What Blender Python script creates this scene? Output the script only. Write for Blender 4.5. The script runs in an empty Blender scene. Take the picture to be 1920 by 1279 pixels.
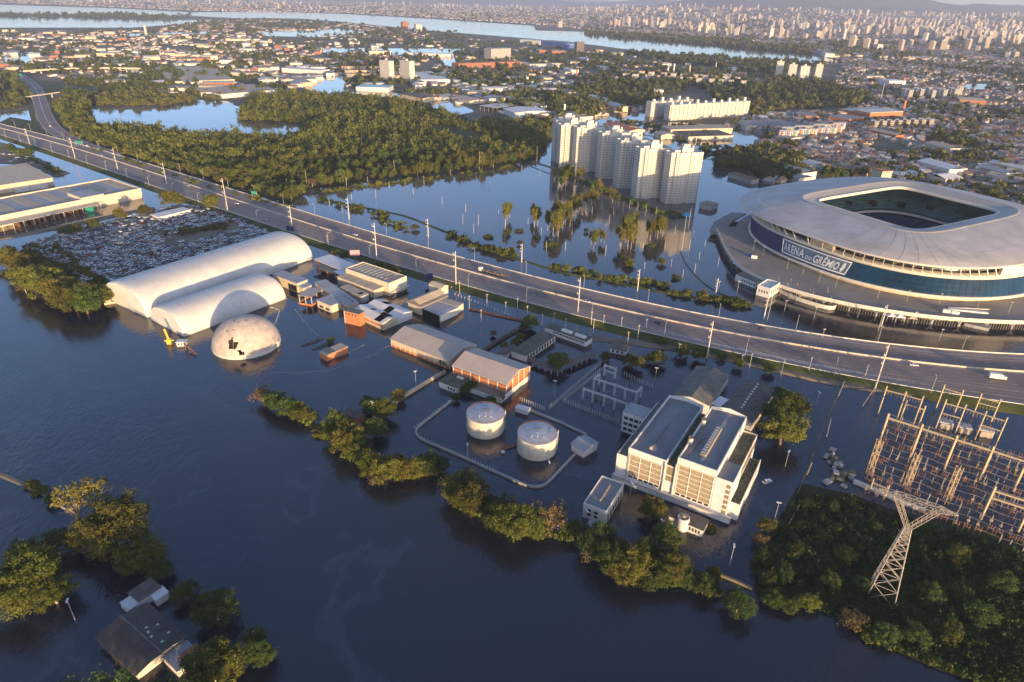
import bpy, math, random
import numpy as np
from mathutils import Vector, Matrix
random.seed(7)
RN = np.random.default_rng(7)
scene = bpy.context.scene
COL = scene.collection

# ------------------------------------------------------------------ camera
FPX, CXP, CYP, CAMH = 1240.0, 960.0, 639.5, 180.0      # focal length in photo pixels, principal point, height (m)
PITCH, ROLL = math.atan(645 / FPX), math.radians(1.4)
FW = np.array([0, math.cos(PITCH), -math.sin(PITCH)])
_u0 = np.cross([1.0, 0, 0], FW)
RT = np.array([1.0, 0, 0]) * math.cos(ROLL) + _u0 * math.sin(ROLL)
UP = -np.array([1.0, 0, 0]) * math.sin(ROLL) + _u0 * math.cos(ROLL)
CAM = np.array([0, 0, CAMH])
cam_data = bpy.data.cameras.new('camera')
cam = bpy.data.objects.new('camera', cam_data); COL.objects.link(cam)
cam_data.sensor_fit = 'HORIZONTAL'; cam_data.sensor_width = 36.0
cam_data.lens = FPX / 1920 * 36.0
cam_data.clip_start = 1.0; cam_data.clip_end = 80000
cam.matrix_world = Matrix(((RT[0], UP[0], -FW[0], 0), (RT[1], UP[1], -FW[1], 0), (RT[2], UP[2], -FW[2], CAMH), (0, 0, 0, 1)))
scene.camera = cam

# ------------------------------------------------------------------ sky, sun, exposure
SUN_AZ, SUN_EL = math.radians(155), math.radians(5.0)   # azimuth clockwise from +Y
world = bpy.data.worlds.new('World'); scene.world = world; world.use_nodes = True
wn = world.node_tree.nodes; wl = world.node_tree.links
sky = wn.new('ShaderNodeTexSky'); sky.sky_type = 'NISHITA'; sky.sun_disc = False
sky.sun_elevation = SUN_EL; sky.sun_rotation = SUN_AZ; sky.altitude = 100
sky.air_density = 0.6; sky.dust_density = 1.0; sky.ozone_density = 1.6
bg = wn['Background']; bg.inputs['Strength'].default_value = 0.15
tint = wn.new('ShaderNodeMix'); tint.data_type = 'RGBA'; tint.blend_type = 'MULTIPLY'; tint.inputs[0].default_value = 1.0
tint.inputs[7].default_value = (1.01, .985, 1.06, 1)      # even tint of the whole sky
wl.new(sky.outputs[0], tint.inputs[6]); wl.new(tint.outputs[2], bg.inputs['Color'])
sd = bpy.data.lights.new('sun', 'SUN'); so = bpy.data.objects.new('sun', sd); COL.objects.link(so)
sd.energy = 3.1; sd.angle = math.radians(0.5); sd.color = (1.0, 0.69, 0.36)
SV = Vector((math.sin(SUN_AZ) * math.cos(SUN_EL), math.cos(SUN_AZ) * math.cos(SUN_EL), math.sin(SUN_EL)))
so.rotation_euler = SV.to_track_quat('Z', 'Y').to_euler(); so.location = (200, -300, 400)
scene.view_settings.view_transform = 'Standard'; scene.view_settings.look = 'None'
scene.view_settings.exposure = 1.66; scene.view_settings.gamma = 1.0
scene.render.engine = 'CYCLES'
scene.cycles.max_bounces = 6; scene.cycles.volume_bounces = 0; scene.cycles.transparent_max_bounces = 8
scene.cycles.use_denoising = True

# ------------------------------------------------------------------ survey helpers
def G(x, y, z=0.0):
    """ground point (at height z) seen at photo pixel x, y"""
    d = FW + RT * ((x - CXP) / FPX) - UP * ((y - CYP) / FPX)
    return CAM + d * ((z - CAMH) / d[2])
def P(p):
    v = np.asarray(p, float) - CAM
    k = v @ FW
    return CXP + FPX * (v @ RT) / k, CYP - FPX * (v @ UP) / k
def HT(bx, by, ty):
    """height of an upright whose foot is at pixel bx, by and whose top shows at row ty"""
    g = G(bx, by); lo, hi = 0.0, 120.0
    for _ in range(40):
        m = (lo + hi) / 2
        if P(g + [0, 0, m])[1] > ty: lo = m
        else: hi = m
    return lo
def DIST(x, y, z=0): return float(np.linalg.norm(G(x, y, z) - CAM))
def FRAME(A, B, C, z):
    a, b, c = G(*A, z), G(*B, z), G(*C, z)
    d = b - a; L = math.hypot(d[0], d[1]); rot = math.atan2(d[1], d[0])
    W = float((c - a)[0] * -math.sin(rot) + (c - a)[1] * math.cos(rot))
    return (float(a[0]), float(a[1]), 0.0), rot, L, W
ORD = 'first second third fourth fifth sixth seventh eighth ninth tenth eleventh twelfth thirteenth fourteenth fifteenth sixteenth seventeenth eighteenth nineteenth'.split()
TENS = {2: 'twenty', 3: 'thirty', 4: 'forty', 5: 'fifty', 6: 'sixty', 7: 'seventy', 8: 'eighty', 9: 'ninety'}
TENTH = {2: 'twentieth', 3: 'thirtieth', 4: 'fortieth', 5: 'fiftieth', 6: 'sixtieth', 7: 'seventieth', 8: 'eightieth', 9: 'ninetieth'}
def nth(i):
    if i < 19: return ORD[i]
    t, u = divmod(i + 1, 10)
    return TENTH[t] if u == 0 else TENS[t] + '-' + ORD[u - 1]

# ------------------------------------------------------------------ materials
MATS = {}
def mat(name, col, rough=.8, var=.18, scale=.15, metal=0.0, bump=0.0, bscale=4.0, col2=None, objvar=0.0, spec=.3, stretch=None):
    if name in MATS: return MATS[name]
    m = bpy.data.materials.new(name); m.use_nodes = True; MATS[name] = m
    n = m.node_tree.nodes; l = m.node_tree.links; b = n['Principled BSDF']
    b.inputs['Roughness'].default_value = rough; b.inputs['Metallic'].default_value = metal
    b.inputs['Specular IOR Level'].default_value = spec
    tc = n.new('ShaderNodeTexCoord'); src = tc.outputs['Object']
    if stretch:
        mp = n.new('ShaderNodeMapping'); mp.inputs['Scale'].default_value = stretch
        l.new(src, mp.inputs[0]); src = mp.outputs[0]
    nz = n.new('ShaderNodeTexNoise'); nz.inputs['Scale'].default_value = scale; nz.inputs['Detail'].default_value = 5; nz.inputs['Roughness'].default_value = .65
    l.new(src, nz.inputs['Vector'])
    cr = n.new('ShaderNodeValToRGB'); l.new(nz.outputs['Fac'], cr.inputs[0])
    c2 = col2 or tuple(c * (1 + var) for c in col); c1 = tuple(c * (1 - var) for c in col)
    cr.color_ramp.elements[0].position = .32; cr.color_ramp.elements[1].position = .68
    cr.color_ramp.elements[0].color = (*c1, 1); cr.color_ramp.elements[1].color = (*c2, 1)
    out = cr.outputs[0]
    if objvar:
        oi = n.new('ShaderNodeObjectInfo'); mr = n.new('ShaderNodeMapRange')
        mr.inputs['To Min'].default_value = 1 - objvar; mr.inputs['To Max'].default_value = 1 + objvar
        l.new(oi.outputs['Random'], mr.inputs['Value'])
        hs = n.new('ShaderNodeHueSaturation'); l.new(out, hs.inputs['Color']); l.new(mr.outputs[0], hs.inputs['Value'])
        out = hs.outputs[0]
    l.new(out, b.inputs['Base Color'])
    if bump:
        nb = n.new('ShaderNodeTexNoise'); nb.inputs['Scale'].default_value = bscale; nb.inputs['Detail'].default_value = 3
        l.new(src, nb.inputs['Vector'])
        bp = n.new('ShaderNodeBump'); bp.inputs['Strength'].default_value = bump; bp.inputs['Distance'].default_value = .2
        l.new(nb.outputs['Fac'], bp.inputs['Height']); l.new(bp.outputs[0], b.inputs['Normal'])
    return m
def leafmat(name, col, col2, hue=.02):
    m = bpy.data.materials.new(name); m.use_nodes = True; MATS[name] = m
    n = m.node_tree.nodes; l = m.node_tree.links; b = n['Principled BSDF']; out = n['Material Output']
    b.inputs['Roughness'].default_value = .65; b.inputs['Specular IOR Level'].default_value = .15
    tc = n.new('ShaderNodeTexCoord'); nz = n.new('ShaderNodeTexNoise'); nz.inputs['Scale'].default_value = 2.2 if hue < .05 else .07; nz.inputs['Detail'].default_value = 3
    l.new(tc.outputs['Object'], nz.inputs['Vector'])
    cr = n.new('ShaderNodeValToRGB'); l.new(nz.outputs['Fac'], cr.inputs[0])
    cr.color_ramp.elements[0].position = .35; cr.color_ramp.elements[1].position = .65
    cr.color_ramp.elements[0].color = (*col, 1); cr.color_ramp.elements[1].color = (*col2, 1)
    oi = n.new('ShaderNodeObjectInfo'); hs = n.new('ShaderNodeHueSaturation')
    mr = n.new('ShaderNodeMapRange'); mr.inputs['To Min'].default_value = .72; mr.inputs['To Max'].default_value = 1.3
    l.new(oi.outputs['Random'], mr.inputs['Value']); l.new(mr.outputs[0], hs.inputs['Value'])
    mr2 = n.new('ShaderNodeMapRange'); mr2.inputs['To Min'].default_value = .47; mr2.inputs['To Max'].default_value = .53
    ml = n.new('ShaderNodeMath'); ml.operation = 'FRACT'; mm = n.new('ShaderNodeMath'); mm.operation = 'MULTIPLY'; mm.inputs[1].default_value = 7.13
    l.new(oi.outputs['Random'], mm.inputs[0]); l.new(mm.outputs[0], ml.inputs[0]); l.new(ml.outputs[0], mr2.inputs['Value']); l.new(mr2.outputs[0], hs.inputs['Hue'])
    l.new(cr.outputs[0], hs.inputs['Color']); l.new(hs.outputs[0], b.inputs['Base Color'])
    tr = n.new('ShaderNodeBsdfTranslucent'); l.new(hs.outputs[0], tr.inputs['Color'])
    mx = n.new('ShaderNodeMixShader'); mx.inputs[0].default_value = .22
    l.new(b.outputs[0], mx.inputs[1]); l.new(tr.outputs[0], mx.inputs[2]); l.new(mx.outputs[0], out.inputs['Surface'])
    return m
leafmat('leaf_olive', (.065, .076, .013), (.125, .128, .024))
leafmat('leaf_green', (.040, .064, .014), (.085, .110, .024))
leafmat('leaf_gold', (.10, .105, .016), (.17, .16, .026))
leafmat('leaf_brown', (.10, .075, .03), (.16, .12, .05))
leafmat('leaf_forest', (.056, .080, .015), (.142, .158, .030), .1)
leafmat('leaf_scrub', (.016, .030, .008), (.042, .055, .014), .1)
leafmat('leaf_far', (.045, .060, .018), (.105, .110, .028), .1)
W_ = mat('white_paint', (.60, .575, .53), .6, .10, .3, bump=.1)
mat('white_tent', (.58, .545, .49), .6, .10, .10, bump=.12, bscale=.35)
mat('dome_shell', (.44, .36, .305), .85, .24, .22, bump=.3, bscale=1.5)
mat('grey_roof', (.30, .30, .31), .65, .18, .12, stretch=(1, .12, 1))
mat('dark_roof', (.14, .135, .13), .8, .35, .25, col2=(.20, .18, .14))
mat('moss_roof', (.10, .10, .075), .9, .4, .3)
mat('brown_roof', (.12, .10, .085), .9, .3, .3)
mat('tan_wall', (.50, .41, .29), .8, .14, .25, bump=.1)
mat('cream_wall', (.54, .46, .34), .8, .12, .25)
mat('tan_roof', (.42, .34, .25), .8, .16, .2, stretch=(1, .15, 1))
mat('pink_roof', (.40, .33, .28), .7, .08, .15)
mat('white_roof', (.60, .58, .56), .6, .14, .15, stretch=(.3, 1, 1))
mat('brick_orange', (.45, .17, .07), .85, .18, .5, bump=.15)
mat('terracotta', (.34, .13, .07), .85, .25, .5)
mat('concrete', (.36, .34, .31), .85, .18, .3, bump=.1)
mat('pale_concrete', (.52, .49, .44), .8, .14, .3)
mat('pale_stain', (.58, .56, .54), .75, .22, .12)
mat('glass_dark', (.022, .026, .032), .15, .3, .5, spec=.5)
mat('glass_bronze', (.20, .16, .10), .3, .3, .8, spec=.5)
mat('hole_dark', (.008, .008, .009), .9, .2, 1)
mat('metal_grey', (.40, .40, .40), .5, .12, 1, metal=.3)
mat('galvanised', (.38, .33, .27), .55, .15, 1, metal=.2)
mat('rust', (.20, .10, .06), .85, .3, 1)
mat('wood_pole', (.42, .34, .26), .85, .2, 1)
mat('blue_metal', (.03, .08, .28), .5, .15, 1)
mat('deep_blue', (.012, .022, .095), .45, .25, .08, spec=.4)
mat('seat_blue', (.003, .020, .060), .3, .45, .06, col2=(.004, .045, .105), spec=.5)
mat('sign_green', (.02, .25, .16), .5, .1, 1)
mat('sign_pink', (.62, .25, .28), .5, .35, .5)
mat('bark', (.13, .095, .065), .9, .25, 2)
mat('pale_bark', (.36, .29, .21), .9, .2, 2)
mat('mud', (.16, .13, .09), .9, .3, .08, bump=.2)
mat('asphalt', (.275, .20, .155), .75, .14, .05, bump=.1, bscale=2, col2=(.32, .235, .18))
mat('asphalt_old', (.20, .145, .125), .75, .25, .03)
mat('line_white', (.55, .53, .50), .7, .2, .5)
mat('barrier', (.50, .42, .33), .8, .16, .4)
mat('grass', (.035, .055, .012), .95, .4, .08, col2=(.075, .085, .022))
mat('pitch_green', (.03, .09, .02), .95, .3, .1)
mat('plaza', (.24, .22, .20), .8, .2, .04)
mat('stadium_roof', (.40, .37, .345), .55, .20, .05, bump=.05, bscale=.3)
mat('stadium_roof_band', (.34, .31, .27), .5, .12, .05)
mat('stadium_white', (.56, .51, .43), .6, .08, .2)
for i, (c, v) in enumerate([((.7, .7, .7), .1), ((.45, .46, .48), .1), ((.03, .03, .035), .3), ((.25, .26, .28), .2), ((.30, .03, .03), .2), ((.03, .06, .20), .2), ((.30, .26, .20), .2), ((.08, .09, .10), .2)]):
    mat('car_paint_%d' % i, c, .35, v, 1, spec=.5)
for i, c in enumerate([(.50, .46, .41), (.42, .35, .28), (.36, .29, .24), (.50, .43, .30), (.26, .23, .20), (.44, .34, .27), (.30, .35, .35), (.54, .52, .50)]):
    mat('house_wall_%d' % i, c, .85, .15, .2)
for i, c in enumerate([(.30, .14, .09), (.24, .16, .12), (.34, .31, .28), (.22, .21, .21), (.48, .45, .42), (.38, .22, .14), (.16, .15, .15), (.27, .24, .20)]):
    mat('house_roof_%d' % i, c, .85, .2, .2)

def water_material(name='flood_water', base=(.005, .010, .024), base2=(.013, .015, .023)):
    m = bpy.data.materials.new(name); m.use_nodes = True; MATS[name] = m
    n = m.node_tree.nodes; l = m.node_tree.links; b = n['Principled BSDF']
    b.inputs['IOR'].default_value = 1.58
    ge = n.new('ShaderNodeNewGeometry')
    n1 = n.new('ShaderNodeTexNoise'); n1.inputs['Scale'].default_value = .006; n1.inputs['Detail'].default_value = 6; n1.inputs['Distortion'].default_value = 1.2
    l.new(ge.outputs['Position'], n1.inputs['Vector'])
    cr = n.new('ShaderNodeValToRGB'); l.new(n1.outputs['Fac'], cr.inputs[0])
    cr.color_ramp.elements[0].position = .40; cr.color_ramp.elements[1].position = .62
    cr.color_ramp.elements[0].color = (*base, 1); cr.color_ramp.elements[1].color = (*base2, 1)
    n2 = n.new('ShaderNodeTexNoise'); n2.inputs['Scale'].default_value = .012; n2.inputs['Detail'].default_value = 4; n2.inputs['Distortion'].default_value = 2.5
    l.new(ge.outputs['Position'], n2.inputs['Vector'])
    r2 = n.new('ShaderNodeMapRange'); r2.inputs['From Min'].default_value = .45; r2.inputs['From Max'].default_value = .70
    r2.inputs['To Min'].default_value = .045; r2.inputs['To Max'].default_value = .17
    l.new(n2.outputs['Fac'], r2.inputs['Value']); l.new(r2.outputs[0], b.inputs['Roughness'])
    mp = n.new('ShaderNodeMapping'); mp.inputs['Rotation'].default_value = (0, 0, .5); mp.inputs['Scale'].default_value = (1.0, .45, 1)
    l.new(ge.outputs['Position'], mp.inputs[0])
    n3 = n.new('ShaderNodeTexNoise'); n3.inputs['Scale'].default_value = .55; n3.inputs['Detail'].default_value = 4; n3.inputs['Roughness'].default_value = .6
    l.new(mp.outputs[0], n3.inputs['Vector'])
    r3 = n.new('ShaderNodeMapRange'); sx_ = n.new('ShaderNodeSeparateXYZ'); l.new(ge.outputs['Position'], sx_.inputs[0])       # the open river is ruffled by wind, the flooded yards are calm
    r3.inputs['From Min'].default_value = 420; r3.inputs['From Max'].default_value = 230
    r3.inputs['To Min'].default_value = .06; r3.inputs['To Max'].default_value = .6
    l.new(sx_.outputs[1], r3.inputs['Value'])
    n5 = n.new('ShaderNodeTexNoise'); n5.inputs['Scale'].default_value = .010; n5.inputs['Detail'].default_value = 5; n5.inputs['Distortion'].default_value = 1.6; n5.inputs['Roughness'].default_value = .55
    l.new(ge.outputs['Position'], n5.inputs['Vector'])
    sl = n.new('ShaderNodeValToRGB'); l.new(n5.outputs['Fac'], sl.inputs[0]); e = sl.color_ramp.elements     # thin films of silt and oil
    e[0].position = .53; e[0].color = (0, 0, 0, 1); e[1].position = .565; e[1].color = (1, 1, 1, 1); e2 = e.new(.59); e2.color = (0, 0, 0, 1)
    sm = n.new('ShaderNodeMix'); sm.data_type = 'RGBA'; sm.inputs[7].default_value = (.050, .062, .095, 1)
    mf = n.new('ShaderNodeMath'); mf.operation = 'MULTIPLY'; mf.inputs[1].default_value = .26; l.new(sl.outputs[0], mf.inputs[0])
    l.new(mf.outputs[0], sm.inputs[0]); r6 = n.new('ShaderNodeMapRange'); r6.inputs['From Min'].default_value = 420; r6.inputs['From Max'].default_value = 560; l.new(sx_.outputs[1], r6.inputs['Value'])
    st_ = n.new('ShaderNodeMix'); st_.data_type = 'RGBA'; st_.inputs[7].default_value = (.075, .068, .066, 1)       # lighter, browner base colour blended in over the standing flood beyond the highway
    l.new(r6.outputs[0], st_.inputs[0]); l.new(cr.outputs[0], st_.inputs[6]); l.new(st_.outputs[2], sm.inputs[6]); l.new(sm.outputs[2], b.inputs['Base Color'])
    bp = n.new('ShaderNodeBump'); bp.inputs['Distance'].default_value = .5
    l.new(r3.outputs[0], bp.inputs['Strength']); l.new(n3.outputs['Fac'], bp.inputs['Height']); l.new(bp.outputs[0], b.inputs['Normal'])
    return m
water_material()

# ------------------------------------------------------------------ mesh helpers
class MB:
    def __init__(s): s.v = []; s.f = []; s.m = []; s.smooth = False
    def add(s, vs, fs, m=0):
        o = len(s.v); s.v += [tuple(map(float, p)) for p in vs]; s.f += [tuple(i + o for i in f) for f in fs]; s.m += [m] * len(fs); return s
    def box(s, x0, x1, y0, y1, z0, z1, m=0):
        if x0 > x1: x0, x1 = x1, x0
        if y0 > y1: y0, y1 = y1, y0
        return s.add([(x0, y0, z0), (x1, y0, z0), (x1, y1, z0), (x0, y1, z0), (x0, y0, z1), (x1, y0, z1), (x1, y1, z1), (x0, y1, z1)],
                     [(0, 3, 2, 1), (4, 5, 6, 7), (0, 1, 5, 4), (1, 2, 6, 5), (2, 3, 7, 6), (3, 0, 4, 7)], m)
    def prism(s, poly, z0, z1, m=0):
        n = len(poly)
        area = sum(poly[i][0] * poly[(i + 1) % n][1] - poly[(i + 1) % n][0] * poly[i][1] for i in range(n))
        if area < 0: poly = poly[::-1]
        vs = [(p[0], p[1], z0) for p in poly] + [(p[0], p[1], z1) for p in poly]
        fs = [tuple(range(n))[::-1], tuple(range(n, 2 * n))] + [(i, (i + 1) % n, n + (i + 1) % n, n + i) for i in range(n)]
        return s.add(vs, fs, m)
    def beam(s, p0, p1, w, h=None, m=0):
        p0, p1 = Vector(p0), Vector(p1); d = (p1 - p0)
        if d.length < 1e-6: return s
        h = h or w; d.normalize(); a = d.cross(Vector((0, 0, 1)))
        if a.length < 1e-3: a = Vector((1, 0, 0))
        a.normalize(); b = a.cross(d); a *= w / 2; b *= h / 2
        vs = [p0 - a - b, p0 + a - b, p0 + a + b, p0 - a + b, p1 - a - b, p1 + a - b, p1 + a + b, p1 - a + b]
        return s.add(vs, [(0, 3, 2, 1), (4, 5, 6, 7), (0, 1, 5, 4), (1, 2, 6, 5), (2, 3, 7, 6), (3, 0, 4, 7)], m)
    def tube(s, p0, p1, r0, r1=None, n=8, m=0, caps=True):
        r1 = r0 if r1 is None else r1; p0, p1 = Vector(p0), Vector(p1); d = (p1 - p0).normalized(); a = d.cross(Vector((0, 0, 1)))
        if a.length < 1e-3: a = Vector((1, 0, 0))
        a.normalize(); b = d.cross(a)
        ring = [(math.cos(2 * math.pi * i / n), math.sin(2 * math.pi * i / n)) for i in range(n)]
        vs = [p0 + a * (c * r0) + b * (q * r0) for c, q in ring] + [p1 + a * (c * r1) + b * (q * r1) for c, q in ring]
        fs = [(i, (i + 1) % n, n + (i + 1) % n, n + i) for i in range(n)]
        if caps: fs += [tuple(range(n))[::-1], tuple(range(n, 2 * n))]
        return s.add(vs, fs, m)
    def lathe(s, prof, n=32, m=0, cx=0, cy=0):
        vs = []; fs = []
        for r, z in prof:
            vs += [(cx + r * math.cos(2 * math.pi * i / n), cy + r * math.sin(2 * math.pi * i / n), z) for i in range(n)]
        for k in range(len(prof) - 1):
            fs += [(k * n + i, k * n + (i + 1) % n, (k + 1) * n + (i + 1) % n, (k + 1) * n + i) for i in range(n)]
        return s.add(vs, fs, m)
    def gable(s, x0, x1, y0, y1, ze, zr, t=.25, over=.4, m=0):
        """two roof slabs with the ridge along x"""
        if y0 > y1: y0, y1 = y1, y0
        x0, x1 = min(x0, x1) - over, max(x0, x1) + over; yc = (y0 + y1) / 2; k = (zr - ze) / (yc - y0)
        for ya, sgn in ((y0 - over, 1), (y1 + over, -1)):
            za = ze - k * over
            vs = [(x0, ya, za), (x1, ya, za), (x1, yc, zr), (x0, yc, zr), (x0, ya, za + t), (x1, ya, za + t), (x1, yc, zr + t), (x0, yc, zr + t)]
            fs = [(0, 3, 2, 1), (4, 5, 6, 7), (0, 1, 5, 4), (1, 2, 6, 5), (2, 3, 7, 6), (3, 0, 4, 7)]
            if sgn < 0: fs = [f[::-1] for f in fs]
            s.add(vs, fs, m)
        return s
    def walls(s, x0, x1, y0, y1, z0, ze, zr=None, m=0):
        """wall box; with zr the short ends run up to a ridge along x"""
        if y0 > y1: y0, y1 = y1, y0
        if zr is None: return s.box(x0, x1, y0, y1, z0, ze, m)
        yc = (y0 + y1) / 2
        vs = [(x0, y0, z0), (x1, y0, z0), (x1, y1, z0), (x0, y1, z0), (x0, y0, ze), (x1, y0, ze), (x1, y1, ze), (x0, y1, ze), (x0, yc, zr), (x1, yc, zr)]
        return s.add(vs, [(0, 1, 5, 4), (2, 3, 7, 6), (1, 2, 6, 9, 5), (3, 0, 4, 8, 7), (0, 3, 2, 1)], m)
    def mesh(s, name, mats):
        me = bpy.data.meshes.new(name); me.from_pydata(s.v, [], s.f)
        for q in (mats if isinstance(mats, (list, tuple)) else [mats]): me.materials.append(MATS[q] if isinstance(q, str) else q)
        if len(set(s.m)) > 1: me.polygons.foreach_set('material_index', s.m)
        if s.smooth: me.polygons.foreach_set('use_smooth', [True] * len(me.polygons))
        me.update(); return me
    def build(s, name, mats, parent=None, **kw):
        return link(s.mesh(name, mats), name, parent, **kw)
def link(me, name, parent=None, loc=None, rot=0.0, scale=None, label=None, cat=None, group=None, kind=None):
    o = bpy.data.objects.new(name, me); COL.objects.link(o)
    if parent: o.parent = parent
    if loc is not None: o.location = loc
    if rot: o.rotation_euler = (0, 0, rot)
    if scale is not None: o.scale = scale
    tag(o, label, cat, group, kind); return o
def tag(o, label=None, cat=None, group=None, kind=None):
    for k, v in (('label', label), ('category', cat), ('group', group), ('kind', kind)):
        if v: o[k] = v
    return o
def thing(name, label, cat, loc=(0, 0, 0), rot=0.0, group=None):
    return link(None, name, None, loc, rot, None, label, cat, group)
def copy_tree(o, parent=None):
    c = o.copy(); COL.objects.link(c); c.parent = parent
    for ch in o.children: copy_tree(ch, c)
    return c
def raw_mesh(name, V, loops, totals, midx, mats, smooth=False):
    me = bpy.data.meshes.new(name)
    V = np.ascontiguousarray(V, np.float32); loops = np.ascontiguousarray(loops, np.int32); totals = np.ascontiguousarray(totals, np.int32)
    me.vertices.add(len(V)); me.vertices.foreach_set('co', V.ravel())
    me.loops.add(len(loops)); me.loops.foreach_set('vertex_index', loops)
    me.polygons.add(len(totals)); st = np.zeros(len(totals), np.int32); st[1:] = np.cumsum(totals)[:-1]
    me.polygons.foreach_set('loop_start', st); me.polygons.foreach_set('loop_total', totals)
    for q in mats: me.materials.append(MATS[q])
    if midx is not None: me.polygons.foreach_set('material_index', np.ascontiguousarray(midx, np.int32))
    if smooth: me.polygons.foreach_set('use_smooth', np.ones(len(totals), bool))
    me.update(calc_edges=True); me.validate(); return me
def scatter(name, mb, pos, rot, scl, mtable, mats, **kw):
    """many copies of the shape mb joined into one mesh; mtable[i, k] = material of slot k in copy i"""
    V = np.array(mb.v); n = len(pos); c, s_ = np.cos(rot), np.sin(rot); scl = np.asarray(scl, float)
    X = V[None, :, 0] * scl[:, 0:1]; Y = V[None, :, 1] * scl[:, 1:2]; Z = V[None, :, 2] * scl[:, 2:3]
    out = np.stack([X * c[:, None] - Y * s_[:, None] + pos[:, 0:1], X * s_[:, None] + Y * c[:, None] + pos[:, 1:2], Z + pos[:, 2:3]], 2).reshape(-1, 3)
    fl = np.concatenate([np.array(f) for f in mb.f]); ft = np.array([len(f) for f in mb.f])
    loops = (fl[None] + (np.arange(n) * len(V))[:, None]).ravel(); tot = np.tile(ft, n)
    mi = np.asarray(mtable)[:, np.array(mb.m)].ravel()
    return link(raw_mesh(name, out, loops, tot, mi, mats), name, **kw)
def inpoly(pts, poly):
    pts = np.asarray(pts, float); x, y = pts[:, 0], pts[:, 1]; r = np.zeros(len(pts), bool); j = len(poly) - 1
    for i in range(len(poly)):
        xi, yi = poly[i]; xj, yj = poly[j]
        hit = ((yi > y) != (yj > y)) & (x < (xj - xi) * (y - yi) / ((yj - yi) or 1e-9) + xi)
        r ^= hit; j = i
    return r
def vnoise(x, y, seed=0):
    """smooth value noise 0..1"""
    rg = np.random.default_rng(seed); T = rg.random((64, 64)); xi = np.floor(x).astype(int); yi = np.floor(y).astype(int)
    fx = x - xi; fy = y - yi; fx = fx * fx * (3 - 2 * fx); fy = fy * fy * (3 - 2 * fy)
    a = T[xi % 64, yi % 64]; b = T[(xi + 1) % 64, yi % 64]; c = T[xi % 64, (yi + 1) % 64]; d = T[(xi + 1) % 64, (yi + 1) % 64]
    return a * (1 - fx) * (1 - fy) + b * fx * (1 - fy) + c * (1 - fx) * fy + d * fx * fy
def patch(name, pix, z, m, kind='structure', rough=0, label=None, cat=None, thick=0.0, step=12):
    """flat sheet whose outline was surveyed in the photo, edges made irregular"""
    W = [G(x, y, 0) for x, y in pix]; pts = []
    for i in range(len(W)):
        a, b = W[i], W[(i + 1) % len(W)]; L = np.linalg.norm(b - a); n = max(1, int(L / max(step, L / 60))) if rough else 1
        for k in range(n):
            p = a + (b - a) * k / n
            if rough:
                q = vnoise(np.array([p[0] / (rough * 3)]), np.array([p[1] / (rough * 3)]), 5)[0] - .5
                d = (b - a) / (L or 1); p = p + np.array([-d[1], d[0], 0]) * q * rough * 2
            pts.append((p[0], p[1]))
    mb = MB()
    import mathutils.geometry as mg
    tri = mg.tessellate_polygon([[Vector((p[0], p[1], 0)) for p in pts]])
    vs = [(p[0], p[1], z) for p in pts]; fs = []
    for t in tri:
        a, b, c = (Vector(vs[i]) for i in t)
        fs.append(t if (b - a).cross(c - a).z > 0 else t[::-1])
    mb.add(vs, fs)
    return mb.build(name, m, kind=kind, label=label, cat=cat)
def strip(mb, L, R, zL, zR, m=0):
    vs = [(p[0], p[1], zL) for p in L] + [(p[0], p[1], zR) for p in R]; n = len(L)
    return mb.add(vs, [(i, n + i, n + i + 1, i + 1) for i in range(n - 1)], m)
def offset(line, d):
    out = []
    for i in range(len(line)):
        a = np.array(line[max(0, i - 1)][:2], float); b = np.array(line[min(len(line) - 1, i + 1)][:2], float)
        t = (b - a) / np.linalg.norm(b - a); out.append(np.array(line[i][:2], float) + np.array([-t[1], t[0]]) * d)
    return out
def resample(line, step):
    line = [np.array(p[:2], float) for p in line]; out = [line[0]]; acc = 0
    seg = [np.linalg.norm(line[i + 1] - line[i]) for i in range(len(line) - 1)]; tot = sum(seg); n = int(tot / step)
    for k in range(1, n + 1):
        d = tot * k / n; i = 0
        while i < len(seg) - 1 and d > seg[i]: d -= seg[i]; i += 1
        out.append(line[i] + (line[i + 1] - line[i]) * min(1, d / seg[i]))
    return out
def lerp_line(line, t):
    line = [np.array(p[:2], float) for p in line]; seg = [np.linalg.norm(line[i + 1] - line[i]) for i in range(len(line) - 1)]; d = sum(seg) * t
    for i in range(len(seg)):
        if d <= seg[i] or i == len(seg) - 1: return line[i] + (line[i + 1] - line[i]) * d / seg[i], (line[i + 1] - line[i]) / seg[i]
        d -= seg[i]

# ================================================================== SETTING
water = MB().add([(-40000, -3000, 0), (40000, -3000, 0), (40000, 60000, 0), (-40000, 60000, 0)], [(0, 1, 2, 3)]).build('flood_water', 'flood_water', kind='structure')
mat('land', (.085, .085, .045), .95, .4, .006, col2=(.20, .165, .115))
mat('far_land', (.09, .09, .055), .95, .4, .0015, col2=(.22, .185, .14))
mat('wood_floor', (.030, .036, .012), .95, .4, .03)
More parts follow.
